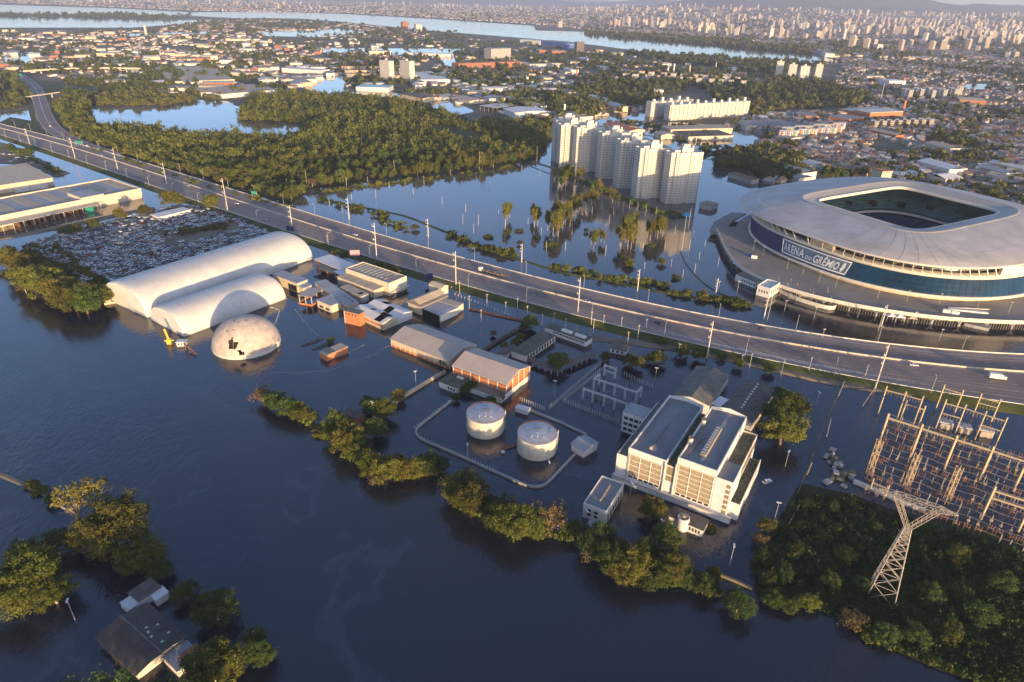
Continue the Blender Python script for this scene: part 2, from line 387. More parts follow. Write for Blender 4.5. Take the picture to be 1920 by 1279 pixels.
# near city land (between the lagoon and the river), land beyond the river
LAND1 = [(-300, 52), (0, 52), (250, 52), (330, 46), (400, 38), (480, 34), (560, 35), (640, 41), (800, 57), (1000, 73), (1100, 83), (1200, 96), (1280, 104), (1440, 113), (1560, 120), (1600, 112),
         (1920, 120), (2300, 160), (2300, 480), (1990, 440), (1880, 385), (1700, 345), (1640, 330), (1500, 340), (1440, 345), (1400, 318), (1345, 318), (1330, 290),
         (1290, 262), (1215, 245), (1100, 236), (1045, 232), (1030, 262), (1004, 300), (900, 318), (760, 333), (590, 352), (545, 382), (470, 362), (330, 322), (210, 282), (140, 262), (100, 230), (84, 190), (60, 150), (-60, 110), (-300, 90)]
patch('near_city_land', LAND1, .35, 'land', rough=8)
patch('far_land', [(-900, -2), (-300, 6), (0, 9), (200, 15), (360, 23), (500, 21), (640, 26), (800, 35), (1000, 48), (1200, 68), (1280, 78), (1400, 89), (1500, 97), (1560, 111), (1600, 108), (1920, 118), (2400, 140), (2400, 31.0), (1920, 20.5), (960, -3.0), (0, -26.2), (-900, -46)], .45, 'far_land', rough=25)
patch('river_island', [(-100, 27), (0, 28), (200, 27), (360, 30), (480, 36), (330, 38), (250, 36), (120, 33), (0, 31), (-100, 30)], .5, 'far_land', rough=15)
patch('left_bank_land', [(-300, 140), (0, 128), (40, 150), (58, 190), (64, 204), (0, 213), (-300, 220)], .4, 'land', rough=5)
PONDS = [[(157, 222), (178, 204), (235, 207), (300, 203), (370, 188), (425, 190), (455, 205), (448, 228), (500, 230), (562, 234), (580, 253), (500, 260), (400, 256), (280, 248), (200, 239)],
         [(590, 148), (640, 140), (655, 170), (612, 182), (575, 178), (570, 160)], [(800, 188), (850, 190), (890, 210), (860, 216), (815, 205)],
         [(600, 90), (870, 92), (850, 101), (760, 103), (600, 98)], [(820, 102), (850, 100), (858, 126), (838, 128)],
         [(1090, 232), (1140, 214), (1215, 210), (1235, 228), (1300, 232), (1410, 245), (1440, 262), (1400, 280), (1330, 300), (1290, 268), (1180, 248)],
         [(170, 138), (270, 133), (268, 145), (180, 147)], [(1230, 166), (1290, 164), (1288, 172), (1236, 173)], [(1478, 212), (1500, 210), (1496, 224), (1480, 224)],
         [(0, 108), (70, 96), (60, 118), (0, 124)], [(480, 60), (640, 54), (700, 62), (600, 70), (500, 68)], [(230, 64), (420, 58), (430, 63), (240, 68)], [(1300, 112), (1420, 110), (1470, 114), (1330, 117)],
         [(640, 176), (700, 168), (830, 190), (800, 194), (690, 186)], [(1800, 158), (1850, 158), (1846, 168), (1806, 168)]]
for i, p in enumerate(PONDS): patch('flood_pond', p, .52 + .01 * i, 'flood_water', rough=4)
WOOD = [(108, 205), (140, 190), (170, 196), (158, 224), (200, 240), (280, 249), (400, 257), (500, 261), (580, 254), (562, 233), (500, 229), (450, 227), (457, 206), (470, 186), (560, 176), (640, 184), (740, 192), (850, 222), (905, 240), (985, 236), (1040, 240), (1030, 265), (1004, 300), (900, 318), (760, 333), (590, 352), (545, 382), (470, 362), (330, 322), (210, 282), (140, 258)]
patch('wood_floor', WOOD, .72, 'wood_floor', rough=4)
patch('wood_glade', [(780, 232), (840, 236), (930, 262), (990, 275), (960, 284), (880, 268), (800, 250)], .85, 'grass')
# hills on the skyline
def hills(name, x0, x1, dist, hmax, seed, depth=2600, nx=90, ny=14):
    xs = np.linspace(x0, x1, nx); V = []; F = []
    for j in range(ny):
        t = j / (ny - 1)
        for i, x in enumerate(xs):
            e = math.sin(math.pi * min(1, max(0, (x - x0) / (x1 - x0)))) ** .35
            h = (vnoise(np.array([x / 1900 + seed]), np.array([j * .22]), seed)[0] * .75 + vnoise(np.array([x / 500]), np.array([j * .6]), seed + 1)[0] * .25)
            V.append((x, dist + depth * t, .2 + hmax * h * e * math.sin(math.pi * t) ** .8))
    for j in range(ny - 1):
        for i in range(nx - 1): F.append((j * nx + i, j * nx + i + 1, (j + 1) * nx + i + 1, (j + 1) * nx + i))
    mb = MB().add(V, F); mb.smooth = True; return mb.build(name, 'hill', kind='structure')
mat('hill', (.030, .042, .036), .95, .35, .003)
hills('hills', 1500, 14500, 11500, 680, 3); hills('far_hills', -16000, 9000, 19000, 330, 9, 4000)

# ------------------------------------------------------------------ highway
def fitline(pix, z, deg=4):
    g = np.array([G(x, y, z)[:2] for x, y in pix]); c = np.polyfit(g[:, 0] / 300, g[:, 1], deg); return lambda x: np.polyval(c, np.asarray(x) / 300)
ZR = 2.5
f_near = fitline([(0, 253), (227, 328), (427, 397), (580, 446), (678, 480), (810, 519), (977, 562), (1081, 593), (1184, 614), (1321, 645), (1380, 664), (1515, 693), (1633, 716), (1718, 730), (1920, 756)], ZR)
f_far = fitline([(0, 232), (187, 280), (367, 337), (500, 373), (580, 401), (692, 432), (827, 469), (974, 511), (1114, 550), (1218, 574), (1356, 598), (1470, 614), (1632, 636), (1789, 653), (1920, 669)], ZR)
f_med = fitline([(0, 240), (133, 277), (300, 328), (417, 367), (580, 419), (709, 460), (855, 505), (974, 536), (1081, 562), (1235, 598), (1356, 621), (1500, 648), (1633, 667), (1783, 686), (1920, 700)], ZR)
xs = np.linspace(-760, 335, 140)
NEAR = [np.array([x, y]) for x, y in zip(xs, f_near(xs))]; MED = [np.array([x, y]) for x, y in zip(xs, f_med(xs))]; FAR = [np.array([x, y]) for x, y in zip(xs, f_far(xs))]
mb = MB(); strip(mb, MED, NEAR, ZR, ZR); strip(mb, FAR, MED, ZR, ZR)
highway = mb.build('highway', 'asphalt', kind='structure')
mb = MB(); strip(mb, NEAR, offset(NEAR, -3), ZR - .02, 1.6); strip(mb, offset(NEAR, -3), offset(NEAR, -8), 1.6, -.6)
strip(mb, offset(FAR, 3), FAR, 1.6, ZR - .02); strip(mb, offset(FAR, 7.5), offset(FAR, 3), -.6, 1.6)
mb.build('highway_verge', 'grass', kind='structure')
def ribbon(mb, line, d, w, z):
    strip(mb, offset(line, d + w / 2), offset(line, d - w / 2), z, z)
mb = MB()
ribbon(mb, NEAR, 2.2, .3, ZR + .012); ribbon(mb, MED, -1.8, .3, ZR + .012); ribbon(mb, MED, 1.8, .3, ZR + .012); ribbon(mb, FAR, -2.2, .3, ZR + .012)
mb.build('edge_line', 'line_white', highway)
mb = MB()
for a, b in ((NEAR, MED), (MED, FAR)):
    for lane in (1, 2, 3, 4):
        ln = [p + (q - p) * (lane / 5) for p, q in zip(a, b)]; ln = resample(ln, 4.0)
        for i in range(0, len(ln) - 1, 3):
            p, q = ln[i], ln[i] + (ln[i + 1] - ln[i]) * .8; t = (q - p) / np.linalg.norm(q - p); nn = np.array([-t[1], t[0]]) * .11
            mb.add([(*(p - nn), ZR + .012), (*(q - nn), ZR + .012), (*(q + nn), ZR + .012), (*(p + nn), ZR + .012)], [(0, 1, 2, 3)])
mb.build('lane_dash', 'line_white', highway, kind='stuff')
mb = MB()   # hatched gore of the ramp on the right
for k in range(70):
    t = k / 70; x = 75 + 150 * t; y0 = f_near(x) + 3.5 - .4 * t; w = .4 + 5.2 * math.sin(math.pi * min(1, t * 1.05)) ** .8 if t < .95 else .4
    mb.add([(x, y0 + 5, ZR + .016), (x + .5, y0 + 5, ZR + .016), (x + .5 + w * .8, y0 + 5 - w, ZR + .016), (x + w * .8, y0 + 5 - w, ZR + .016)], [(3, 2, 1, 0)])
for k in range(90):
    t = k / 90; x = 150 + 150 * t; y0 = f_far(x) - 5.0
    mb.add([(x, y0, ZR + .016), (x + .5, y0, ZR + .016), (x + 1.8, y0 - 1.5, ZR + .016), (x + 1.3, y0 - 1.5, ZR + .016)], [(3, 2, 1, 0)])
mb.build('gore_hatching', 'line_white', highway, kind='stuff')
mb = MB()
for a, b in ((NEAR, MED), (MED, FAR)):
    for lane in range(5):
        for w_ in (.30, .70):
            f0 = (lane + w_) / 5; la = [p + (q - p) * (f0 + .022) for p, q in zip(a, b)]; lb = [p + (q - p) * (f0 - .022) for p, q in zip(a, b)]; strip(mb, la, lb, ZR + .003, ZR + .003)
mb.build('wheel_track', 'asphalt_old', highway)
# darker strips along some of the lanes
mb = MB()
for a, b, t0, t1, i0, i1 in ((MED, FAR, .30, .62, 60, 96), (NEAR, MED, .55, .95, 92, 139), (MED, FAR, .05, .5, 100, 139), (NEAR, MED, .1, .35, 20, 52)):
    la = [p + (q - p) * t1 for p, q in zip(a, b)][i0:i1]; lb = [p + (q - p) * t0 for p, q in zip(a, b)][i0:i1]; strip(mb, la, lb, ZR + .006, ZR + .006)
mb.build('dark_lane_strip', 'asphalt_old', highway)
def wall_along(name, line, h, w, z0, m, label=None, cat=None, parent=None, cut=None):
    """continuous low wall along a line"""
    mb = MB(); L = offset(line, w / 2); R = offset(line, -w / 2); n = len(line)
    strip(mb, L, R, z0 + h, z0 + h); strip(mb, R, [p for p in R], z0 + h, z0); 
    vs = [(p[0], p[1], z0 + h) for p in L] + [(p[0], p[1], z0) for p in L]; mb.add(vs, [(i, i + 1, n + i + 1, n + i) for i in range(n - 1)])
    mb.add([(*R[0], z0), (*L[0], z0), (*L[0], z0 + h), (*R[0], z0 + h)], [(0, 1, 2, 3)]); mb.add([(*R[-1], z0), (*L[-1], z0), (*L[-1], z0 + h), (*R[-1], z0 + h)], [(3, 2, 1, 0)])
    return mb.build(name, m, parent, label=label, cat=cat)
wall_along('median_barrier', MED, .95, .55, ZR, 'barrier', 'pale concrete barrier running down the middle of the highway', 'barrier')
wall_along('guard_rail', offset(FAR, -.5), .7, .2, ZR, 'pale_concrete', 'low pale guard rail along the far edge of the highway', 'guard rail')
wall_along('kerb_wall', offset(NEAR, .4), .35, .25, ZR, 'pale_concrete', 'low kerb along the near edge of the highway', 'kerb')
# dual carriageway that joins from the upper left
SIDE_C = [G(x, y, ZR)[:2] for x, y in ((215, 292), (150, 270), (118, 255), (95, 238), (84, 218), (76, 195), (70, 172), (58, 155), (34, 140), (-10, 126), (-80, 110))]
SIDE_C = resample(SIDE_C, 15)
def smooth_line(l, k=3):
    for _ in range(k): l = [l[0]] + [(l[i - 1] + l[i] * 2 + l[i + 1]) / 4 for i in range(1, len(l) - 1)] + [l[-1]]
    return l
SIDE_C = smooth_line(SIDE_C, 8)
mb = MB(); strip(mb, offset(SIDE_C, 11), offset(SIDE_C, -11), ZR - .05, ZR - .05); side_road = mb.build('side_highway', 'asphalt_old', kind='structure')
mb = MB(); ribbon(mb, SIDE_C, 9.5, .4, ZR - .03); ribbon(mb, SIDE_C, -9.5, .4, ZR - .03); ribbon(mb, SIDE_C, 0, .8, ZR - .03); mb.build('edge_line', 'line_white', side_road)
mb = MB(); strip(mb, offset(SIDE_C, 20), offset(SIDE_C, 11), -.3, ZR - .1); strip(mb, offset(SIDE_C, -11), offset(SIDE_C, -20), ZR - .1, -.3); mb.build('side_verge', 'grass', kind='structure')
patch('junction_island', [(0, 232), (20, 222), (75, 232), (105, 252), (150, 275), (120, 270), (60, 252), (0, 238)], 2.0, 'grass')
patch('junction_grass', [(84, 162), (112, 158), (118, 168), (90, 175)], 1.2, 'grass')
# dike path in front of the highway on the right and spits of land
def path(name, pix, w, z, m='mud'):
    l = smooth_line(resample([G(x, y, z)[:2] for x, y in pix], 6), 3); mb = MB(); strip(mb, offset(l, w / 2), offset(l, -w / 2), z, z)
    strip(mb, offset(l, w / 2 + 1.5), offset(l, w / 2), -.4, z); strip(mb, offset(l, -w / 2), offset(l, -w / 2 - 1.5), z, -.4); return mb.build(name, m, kind='structure')
path('dike_path', [(1110, 632), (1180, 640), (1270, 652), (1400, 677), (1500, 702), (1560, 716), (1700, 735), (1960, 770)], 4, .9)
path('lagoon_dike', [(600, 372), (680, 388), (760, 404), (850, 440), (920, 470), (980, 488), (1060, 512), (1130, 522), (1230, 545), (1330, 562)], 2, .5, 'grass')
path('lagoon_far_dike', [(590, 362), (700, 348), (780, 340), (880, 326), (965, 312)], 4, .4, 'grass')
path('tower_causeway', [(1000, 303), (1060, 322), (1110, 345), (1180, 375), (1235, 395), (1275, 405)], 3.5, .6)
path('outer_causeway', [(985, 308), (1050, 333), (1120, 362), (1180, 388), (1250, 424)], 1.6, .3)
path('scrapyard_track', [(-40, 452), (60, 436), (150, 418), (230, 400), (290, 390)], 8, .6)
patch('roadside_lot', [(-80, 262), (0, 266), (40, 280), (75, 298), (130, 325), (105, 333), (60, 312), (0, 306), (-80, 300)], .35, 'mud', rough=3)
YARD = [(40, 462), (90, 445), (180, 420), (285, 398), (330, 385), (395, 390), (505, 437), (430, 470), (300, 512), (222, 537), (150, 522), (90, 490)]
patch('scrapyard_ground', YARD, .3, 'mud', rough=3)
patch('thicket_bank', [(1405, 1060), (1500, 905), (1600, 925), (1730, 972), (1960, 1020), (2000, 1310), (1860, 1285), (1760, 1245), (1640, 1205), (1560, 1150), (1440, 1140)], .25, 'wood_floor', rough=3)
0 and patch('substation_ground', [(1640, 770), (1940, 790), (1960, 1010), (1760, 970), (1640, 930)], .06, 'mud', rough=2)

# ================================================================== TREES
def third(x, y, a, b):
    p = P((x, y, 0))[0]; return 'left' if p < a else 'middle' if p < b else 'right'
def crown_arrays(seed, n_cl, n_leaf, shape=(1, 1, .75), leaf=.09, cr=.36, zc=.8, low=-.55, tri=False):
    rg = np.random.default_rng(seed)
    d = rg.normal(size=(n_cl * 3, 3)); d /= np.linalg.norm(d, axis=1)[:, None]; d = d[d[:, 2] > low][:n_cl]
    cen = d * (rg.uniform(.25, .88, (len(d), 1))); rad = cr * rg.uniform(.45, 1.4, len(d))
    k = rg.integers(0, len(d), n_leaf); e = rg.normal(size=(n_leaf, 3)); e += d[k] * .5; e[:, 2] += .25; e /= np.linalg.norm(e, axis=1)[:, None]
    p = cen[k] + e * (rad[k] * (rg.uniform(.5, 1.12, n_leaf) + .55 * (rg.random(n_leaf) < .09)))[:, None]
    nrm = e + rg.normal(size=(n_leaf, 3)) * .62; nrm /= np.linalg.norm(nrm, axis=1)[:, None]
    t = np.cross(nrm, rg.normal(size=(n_leaf, 3))); t /= np.linalg.norm(t, axis=1)[:, None]; b = np.cross(nrm, t)
    sz = leaf * rg.uniform(.55, 1.35, n_leaf)[:, None]; p = p * np.array(shape); p[:, 2] += zc
    p[:, 2] = np.maximum(p[:, 2], .03)
    V = np.stack([p - t * sz - b * sz * .6, p + t * sz * .9 - b * sz * .5, p + t * sz + b * sz * .7, p - t * sz * .8 + b * sz * .6], 1)
    return V.reshape(-1, 3)
def crown_mesh(name, m, *a, **k):
    V = crown_arrays(*a, **k); n = len(V) // 4; return raw_mesh(name, V, np.arange(n * 4), np.full(n, 4), None, [m])
def trunk_mesh(name, m, h, r, limbs, spread, seed, top=None):
    rg = random.Random(seed); mb = MB(); mid = (rg.uniform(-.05, .05), rg.uniform(-.05, .05), h * .55)
    mb.tube((0, 0, -.15), mid, r, r * .75, 7, caps=False); mb.tube(mid, (0, 0, h), r * .75, r * .4, 6)
    for i in range(limbs):
        a = 6.283 * i / limbs + rg.uniform(-.4, .4); z = h * rg.uniform(.5, .95); e = (math.cos(a) * spread * rg.uniform(.5, 1), math.sin(a) * spread * rg.uniform(.5, 1), (top or h) * rg.uniform(.95, 1.35))
        m1 = (e[0] * .45, e[1] * .45, z + (e[2] - z) * .6); mb.tube((0, 0, z), m1, r * .42, r * .28, 5, caps=False); mb.tube(m1, e, r * .28, r * .1, 5, caps=False)
    return mb.mesh(name, m)
PROTO = {}
for i in range(4):
    for nm, lm in (('olive', 'leaf_olive'), ('green', 'leaf_green'), ('gold', 'leaf_gold')):
        if nm != 'olive' and i > 1: continue
        PROTO[nm, i] = (trunk_mesh('trunk', 'bark', .75, .07, 6, .5, i), crown_mesh('crown', lm, 10 + i, 80, 9000, shape=(1.05, 1.0, .85), leaf=.037, cr=.22, zc=.80))
for i in range(2):
    PROTO['brown', i] = (trunk_mesh('trunk', 'pale_bark', .9, .06, 9, .65, 30 + i), crown_mesh('crown', 'leaf_brown', 40 + i, 24, 1500, leaf=.05, cr=.36, zc=.85))
    PROTO['euca', i] = (trunk_mesh('trunk', 'pale_bark', 2.6, .055, 6, .45, 50 + i, top=2.6), crown_mesh('crown', 'leaf_gold', 60 + i, 20, 1700, shape=(.62, .62, 1.25), leaf=.075, cr=.36, zc=2.3, low=-1))
    PROTO['bush', i] = (trunk_mesh('stem', 'bark', .3, .06, 5, .5, 70 + i), crown_mesh('crown', 'leaf_olive', 80 + i, 22, 1500, shape=(1, 1, .5), leaf=.085, cr=.36, zc=.28))
    PROTO['forest', i] = (trunk_mesh('trunk', 'bark', .8, .06, 4, .5, 90 + i), crown_mesh('crown', 'leaf_olive', 100 + i, 30, 1700, shape=(1, 1, .95), leaf=.085, cr=.32, zc=.85))
    PROTO['wood', i] = (trunk_mesh('trunk', 'bark', .8, .06, 4, .5, 95 + i), crown_mesh('crown', 'leaf_green', 105 + i, 30, 1700, shape=(1, 1, .95), leaf=.085, cr=.32, zc=.85))
    # bare tree: only limbs and thin twigs
    mb = MB(); rg = random.Random(120 + i)
    mb.tube((0, 0, -.2), (0.02, 0, .6), .06, .05, 7)
    for k in range(9):
        a = rg.uniform(0, 6.28); e = Vector((math.cos(a) * rg.uniform(.2, .6), math.sin(a) * rg.uniform(.2, .6), rg.uniform(1.0, 1.7))); s0 = Vector((.02, 0, rg.uniform(.3, .65))); mb.tube(s0, e, .035, .012, 5, caps=False)
        for q in range(7):
            f = s0.lerp(e, rg.uniform(.45, 1)); g = f + Vector((rg.uniform(-.28, .28), rg.uniform(-.28, .28), rg.uniform(.05, .35))); mb.tube(f, g, .012, .004, 4, caps=False)
    PROTO['bare', i] = (mb.mesh('trunk', 'pale_bark'), crown_mesh('crown', 'leaf_gold', 130 + i, 30, 500, shape=(.62, .62, .7), leaf=.045, cr=.3, zc=1.25))
# palm
mb = MB(); rg = random.Random(5)
for k in range(22):
    a = 6.283 * k / 22 + rg.uniform(-.1, .1); el = rg.uniform(-.2, .9); pts = []
    for s_ in range(5):
        t = s_ / 4; pts.append(Vector((math.cos(a) * t * math.cos(el * .6), math.sin(a) * t * math.cos(el * .6), 1.4 + el * t - .75 * t * t)))
    sd_ = Vector((-math.sin(a), math.cos(a), 0))
    for s_ in range(4):
        w0, w1 = (.03, .14, .15, .10, .01)[s_], (.03, .14, .15, .10, .01)[s_ + 1]; dz = Vector((0, 0, -.06))
        mb.add([pts[s_], pts[s_ + 1], pts[s_ + 1] + sd_ * w1 + dz, pts[s_] + sd_ * w0 + dz], [(0, 1, 2, 3)]); mb.add([pts[s_], pts[s_ + 1], pts[s_ + 1] - sd_ * w1 + dz, pts[s_] - sd_ * w0 + dz], [(0, 1, 2, 3)])
PROTO['palm', 0] = PROTO['palm', 1] = (MB().tube((0, 0, -.2), (.03, 0, 1.4), .07, .055, 8).mesh('trunk', 'pale_bark'), mb.mesh('fronds', 'leaf_gold'))
for i in range(2):
    for nm, lm in (('olive_fine', 'leaf_olive'), ('green_fine', 'leaf_green')):
        PROTO[nm, i] = (trunk_mesh('trunk', 'pale_bark', .85, .06, 11, .75, 140 + i), crown_mesh('crown', lm, 150 + i + (7 if nm[0] == 'g' else 0), 120, 17000, shape=(1.05, 1.0, .85), leaf=.024, cr=.19, zc=.80))
TREE_N = [0]
def tree(kind, loc, r, label, name='tree', group=None, cat='tree', hs=1.0):
    TREE_N[0] += 1; n = 4 if kind == 'olive' else 2; tm, cm = PROTO[kind, TREE_N[0] % n]
    o = thing(name, label, cat, (float(loc[0]), float(loc[1]), float(loc[2])), random.uniform(0, 6.28), group)
    o.scale = (r * random.uniform(.93, 1.07), r * random.uniform(.93, 1.07), r * hs * random.uniform(.92, 1.08))
    link(tm, 'trunk', o); link(cm, 'fronds' if kind == 'palm' else 'crown', o); return o
ZC = {'olive': .80, 'green': .80, 'gold': .80, 'brown': .85, 'euca': 2.3, 'bush': .28, 'forest': .75, 'wood': .75, 'bare': 1.2, 'palm': 1.4, 'olive_fine': .8, 'green_fine': .8}
def tree_px(kind, x, y, rp, label, name='tree', group=None, cat='tree', hs=1.0):
    if y > 895 and kind in ('olive', 'green', 'gold') and rp > 20 and name != 'thicket_tree': kind = 'green_fine' if kind == 'green' else 'olive_fine'
    if name == 'bank_tree': rp *= 1.28
    elif name == 'tree' and y < 900: rp *= 1.2
    elif name == 'tree' and x < 520: rp *= .9
    """tree whose crown centre shows at x, y with radius rp pixels"""
    r = rp * DIST(x, y) / FPX
    for _ in range(3): r = rp * DIST(x, y, ZC[kind] * r * hs) / FPX
    g = G(x, y, ZC[kind] * r * hs); return tree(kind, (g[0], g[1], 0), r, label, name, group, cat, hs)
# --- trees of the left bank beside the scrapyard
BANK1 = [(12, 478, 15, 'gold'), (38, 497, 19, 'gold'), (60, 520, 22, 'gold'), (88, 532, 24, 'olive'), (55, 483, 14, 'olive'), (112, 542, 24, 'gold'), (136, 556, 24, 'olive'), (158, 566, 20, 'green'), (183, 553, 17, 'green'), (98, 512, 18, 'green'), (125, 525, 16, 'green'), (72, 498, 16, 'green'), (165, 545, 16, 'green'), (200, 540, 12, 'green'), (45, 535, 11, 'brown')]
for i, (x, y, r, k) in enumerate(sorted(BANK1)): tree_px(k, x, y, r, '%s leafy tree from the left on the bank below the scrapyard' % nth(i), 'bank_tree', 'trees on the scrapyard bank')
BANK2 = [(492, 738, 16, 'brown'), (515, 752, 17, 'green'), (540, 764, 17, 'green'), (562, 772, 15, 'olive'), (575, 778, 10, 'gold'), (628, 800, 24, 'olive'), (650, 822, 27, 'olive'), (672, 838, 22, 'olive'), (600, 808, 13, 'bush'), (702, 803, 17, 'green'), (693, 868, 22, 'olive'), (722, 878, 25, 'olive'), (750, 876, 23, 'gold'), (778, 880, 17, 'olive'), (802, 868, 22, 'olive'), (822, 872, 15, 'green'), (700, 762, 18, 'green'), (722, 768, 17, 'olive'), (746, 740, 12, 'gold'), (690, 755, 12, 'olive'), (708, 895, 14, 'brown')]
for i, (x, y, r, k) in enumerate(sorted(BANK2)): tree_px(k, x, y, r, '%s leafy tree from the left on the bank before the tank yard' % nth(i), 'bank_tree', 'trees on the bank before the tanks')
tree_px('palm', 588, 776, 13, 'golden palm tree on the river bank left of the tank yard', 'palm_tree')
BANK3 = [(866, 910, 30, 'olive'), (884, 935, 32, 'gold'), (852, 925, 20, 'olive'), (940, 965, 30, 'green'), (962, 982, 32, 'olive'), (992, 978, 26, 'gold'), (1030, 968, 28, 'brown'), (1012, 990, 20, 'olive'), (1074, 993, 16, 'olive'), (925, 950, 18, 'green'), (1122, 1012, 30, 'green'), (1108, 1030, 18, 'brown'), (1150, 1042, 30, 'green'), (1180, 1058, 32, 'olive'), (1165, 1070, 22, 'olive'), (1205, 1035, 22, 'green'), (1262, 1062, 24, 'olive'), (1235, 1070, 22, 'green'), (1250, 1010, 30, 'green'), (1225, 955, 20, 'olive'), (1290, 1080, 18, 'green'), (1320, 1098, 18, 'green'), (1340, 1075, 11, 'olive'), (1385, 1130, 22, 'green'), (1330, 990, 9, 'bush'), (1215, 1085, 18, 'green')]
for i, (x, y, r, k) in enumerate(sorted(BANK3)): tree_px(k, x, y, r, '%s leafy tree from the left on the bank below the power plant' % nth(i), 'bank_tree', 'trees on the bank below the plant')
for x, y, r, k, lb in [(1478, 758, 27, 'olive', 'upper of two big round olive trees right of the power plant'), (1470, 806, 32, 'olive', 'lower of two big round olive trees right of the power plant'), (1497, 765, 20, 'olive', 'olive tree on the right flank of the two big round trees'), (1452, 772, 20, 'green', 'darker tree at the left flank of the two big round trees'),
                       (1462, 738, 12, 'green', 'small dark tree above the two big round trees'), (1046, 676, 18, 'green', 'round green tree beside the flooded courtyard building'), (1182, 676, 13, 'green', 'green half of the two-toned tree by the small switchyard'), (1195, 680, 12, 'gold', 'yellow half of the two-toned tree by the small switchyard'),
                       (1234, 670, 14, 'gold', 'yellow tree right of the two-toned tree'), (1214, 672, 8, 'gold', 'small yellow tree between guardhouse trees'), (1278, 655, 13, 'green', 'dark green tree between the highway and the dark shed'), (1311, 665, 12, 'green', 'dark green tree behind the dark shed roof'), (1134, 668, 9, 'green', 'small green tree beside the guardhouse'),
                       (1385, 682, 9, 'gold', 'small yellow tree on the dike right of the dark shed'), (1443, 692, 9, 'green', 'small green tree on the dike above the round trees'), (1242, 640, 8, 'gold', 'small spiky tree on the dike near the highway ramp'), (1352, 668, 7, 'green', 'thin little tree on the dike behind the dark shed'),
                       (1322, 752, 11, 'gold', 'yellow bush against the back wall of the plant'), (995, 605, 14, 'green', 'dark tree at the corner of the courtyard wall'), (982, 612, 9, 'green', 'small dark tree left of the courtyard wall corner'), (966, 640, 8, 'green', 'shrub between the wall and the long white roofed block'), (975, 630, 8, 'green', 'upper shrub between the wall and the long white block'), (944, 648, 7, 'green', 'lower shrub left of the long white block'),
                       (925, 625, 6, 'green', 'lone bush standing in the flooded field behind the warehouses'), (872, 730, 9, 'green', 'dark bush in front of the brick hall annex'), (883, 725, 11, 'green', 'dark tree against the annex of the brick hall'), (920, 752, 9, 'green', 'bush between brick hall annex and left tank'), (940, 745, 8, 'green', 'bush at the right corner of the brick hall annex'), (835, 680, 9, 'brown', 'brown tree between the grey warehouse and brick hall'), (855, 745, 8, 'green', 'reedy bush left of the left tank'),
                       (320, 371, 15, 'gold', 'left golden tree between warehouse and highway'), (395, 378, 13, 'gold', 'right golden tree between scrapyard and highway'), (335, 376, 8, 'olive', 'small tree touching the left golden tree'), (270, 395, 10, 'olive', 'small tree on the scrapyard track end'), (225, 402, 9, 'olive', 'middle small tree on the scrapyard track'), (175, 420, 9, 'olive', 'small tree on the scrapyard track before the long canopy'), (140, 428, 9, 'olive', 'left small tree on the scrapyard track'), (120, 432, 9, 'green', 'dark tree at the left end of the scrapyard track'),
                       (620, 638, 6, 'green', 'round bush beside the small orange shed'), (712, 500, 8, 'green', 'bush row left end beside the tan block'), (726, 504, 8, 'olive', 'bush row second beside the tan block'), (738, 508, 8, 'green', 'bush row third beside the tan block'), (750, 513, 7, 'olive', 'bush row right end beside the tan block'), (628, 476, 8, 'olive', 'palm-like bush behind the white flat roof'), (645, 480, 7, 'olive', 'smaller bush behind the white flat roof'), (1438, 985, 18, 'olive', 'olive tree at the left edge of the thicket'), (1425, 1010, 14, 'brown', 'brownish tree below the olive tree at thicket edge'),
                       (52, 285, 8, 'green', 'dark tree between car lot and highway at far left')]:
    tree_px(k, x, y, r, lb, 'tree')
# --- foreground trees lower left
for x, y, r, k, lb, hs in [(215, 985, 62, 'olive', 'big round golden olive tree in the lower left water', 1.0), (262, 1040, 40, 'olive', 'right-hand golden crown beside the big foreground tree', .9), (165, 1000, 34, 'gold', 'left-hand golden crown under the bare tree', 1.0), (135, 940, 46, 'bare', 'half-bare pale tree left of the big foreground tree', 1.0), (180, 932, 48, 'bare', 'second half-bare pale tree behind the big foreground tree', 1.0),
                           (50, 1075, 52, 'olive', 'leftmost large foreground tree with golden top', 1.0), (20, 1110, 48, 'olive', 'foreground tree cut by the left picture edge', 1.0), (98, 1110, 36, 'olive', 'right crown of the left foreground clump', .9), (105, 1020, 30, 'green', 'shaded tree between the two foreground clumps', .9), (45, 1035, 28, 'gold', 'upper golden crown of the left foreground clump', 1.0),
                           (402, 1140, 42, 'green', 'large dark green round tree right of the small house', .9), (345, 1112, 26, 'green', 'dark green tree touching the small house', .9), (395, 1250, 50, 'olive', 'yellow-green tree beside the ribbed roof at the bottom', 1.0), (432, 1235, 30, 'gold', 'bright right half of the bottom yellow-green tree', 1.0), (480, 1195, 22, 'gold', 'slim yellow treetop right of the bottom trees', 1.3), (485, 1225, 32, 'green', 'dark tree below the slim yellow treetop', .9), (300, 1070, 22, 'green', 'dark tree above the small house', .9),
                           (75, 920, 12, 'bush', 'right bush on the sunken jetty at left', 1), (60, 908, 12, 'bush', 'left bush on the sunken jetty at left', 1), (95, 935, 13, 'green', 'bush at the root of the sunken jetty', .8)]:
    tree_px(k, x, y, r, lb, 'tree', hs=hs)
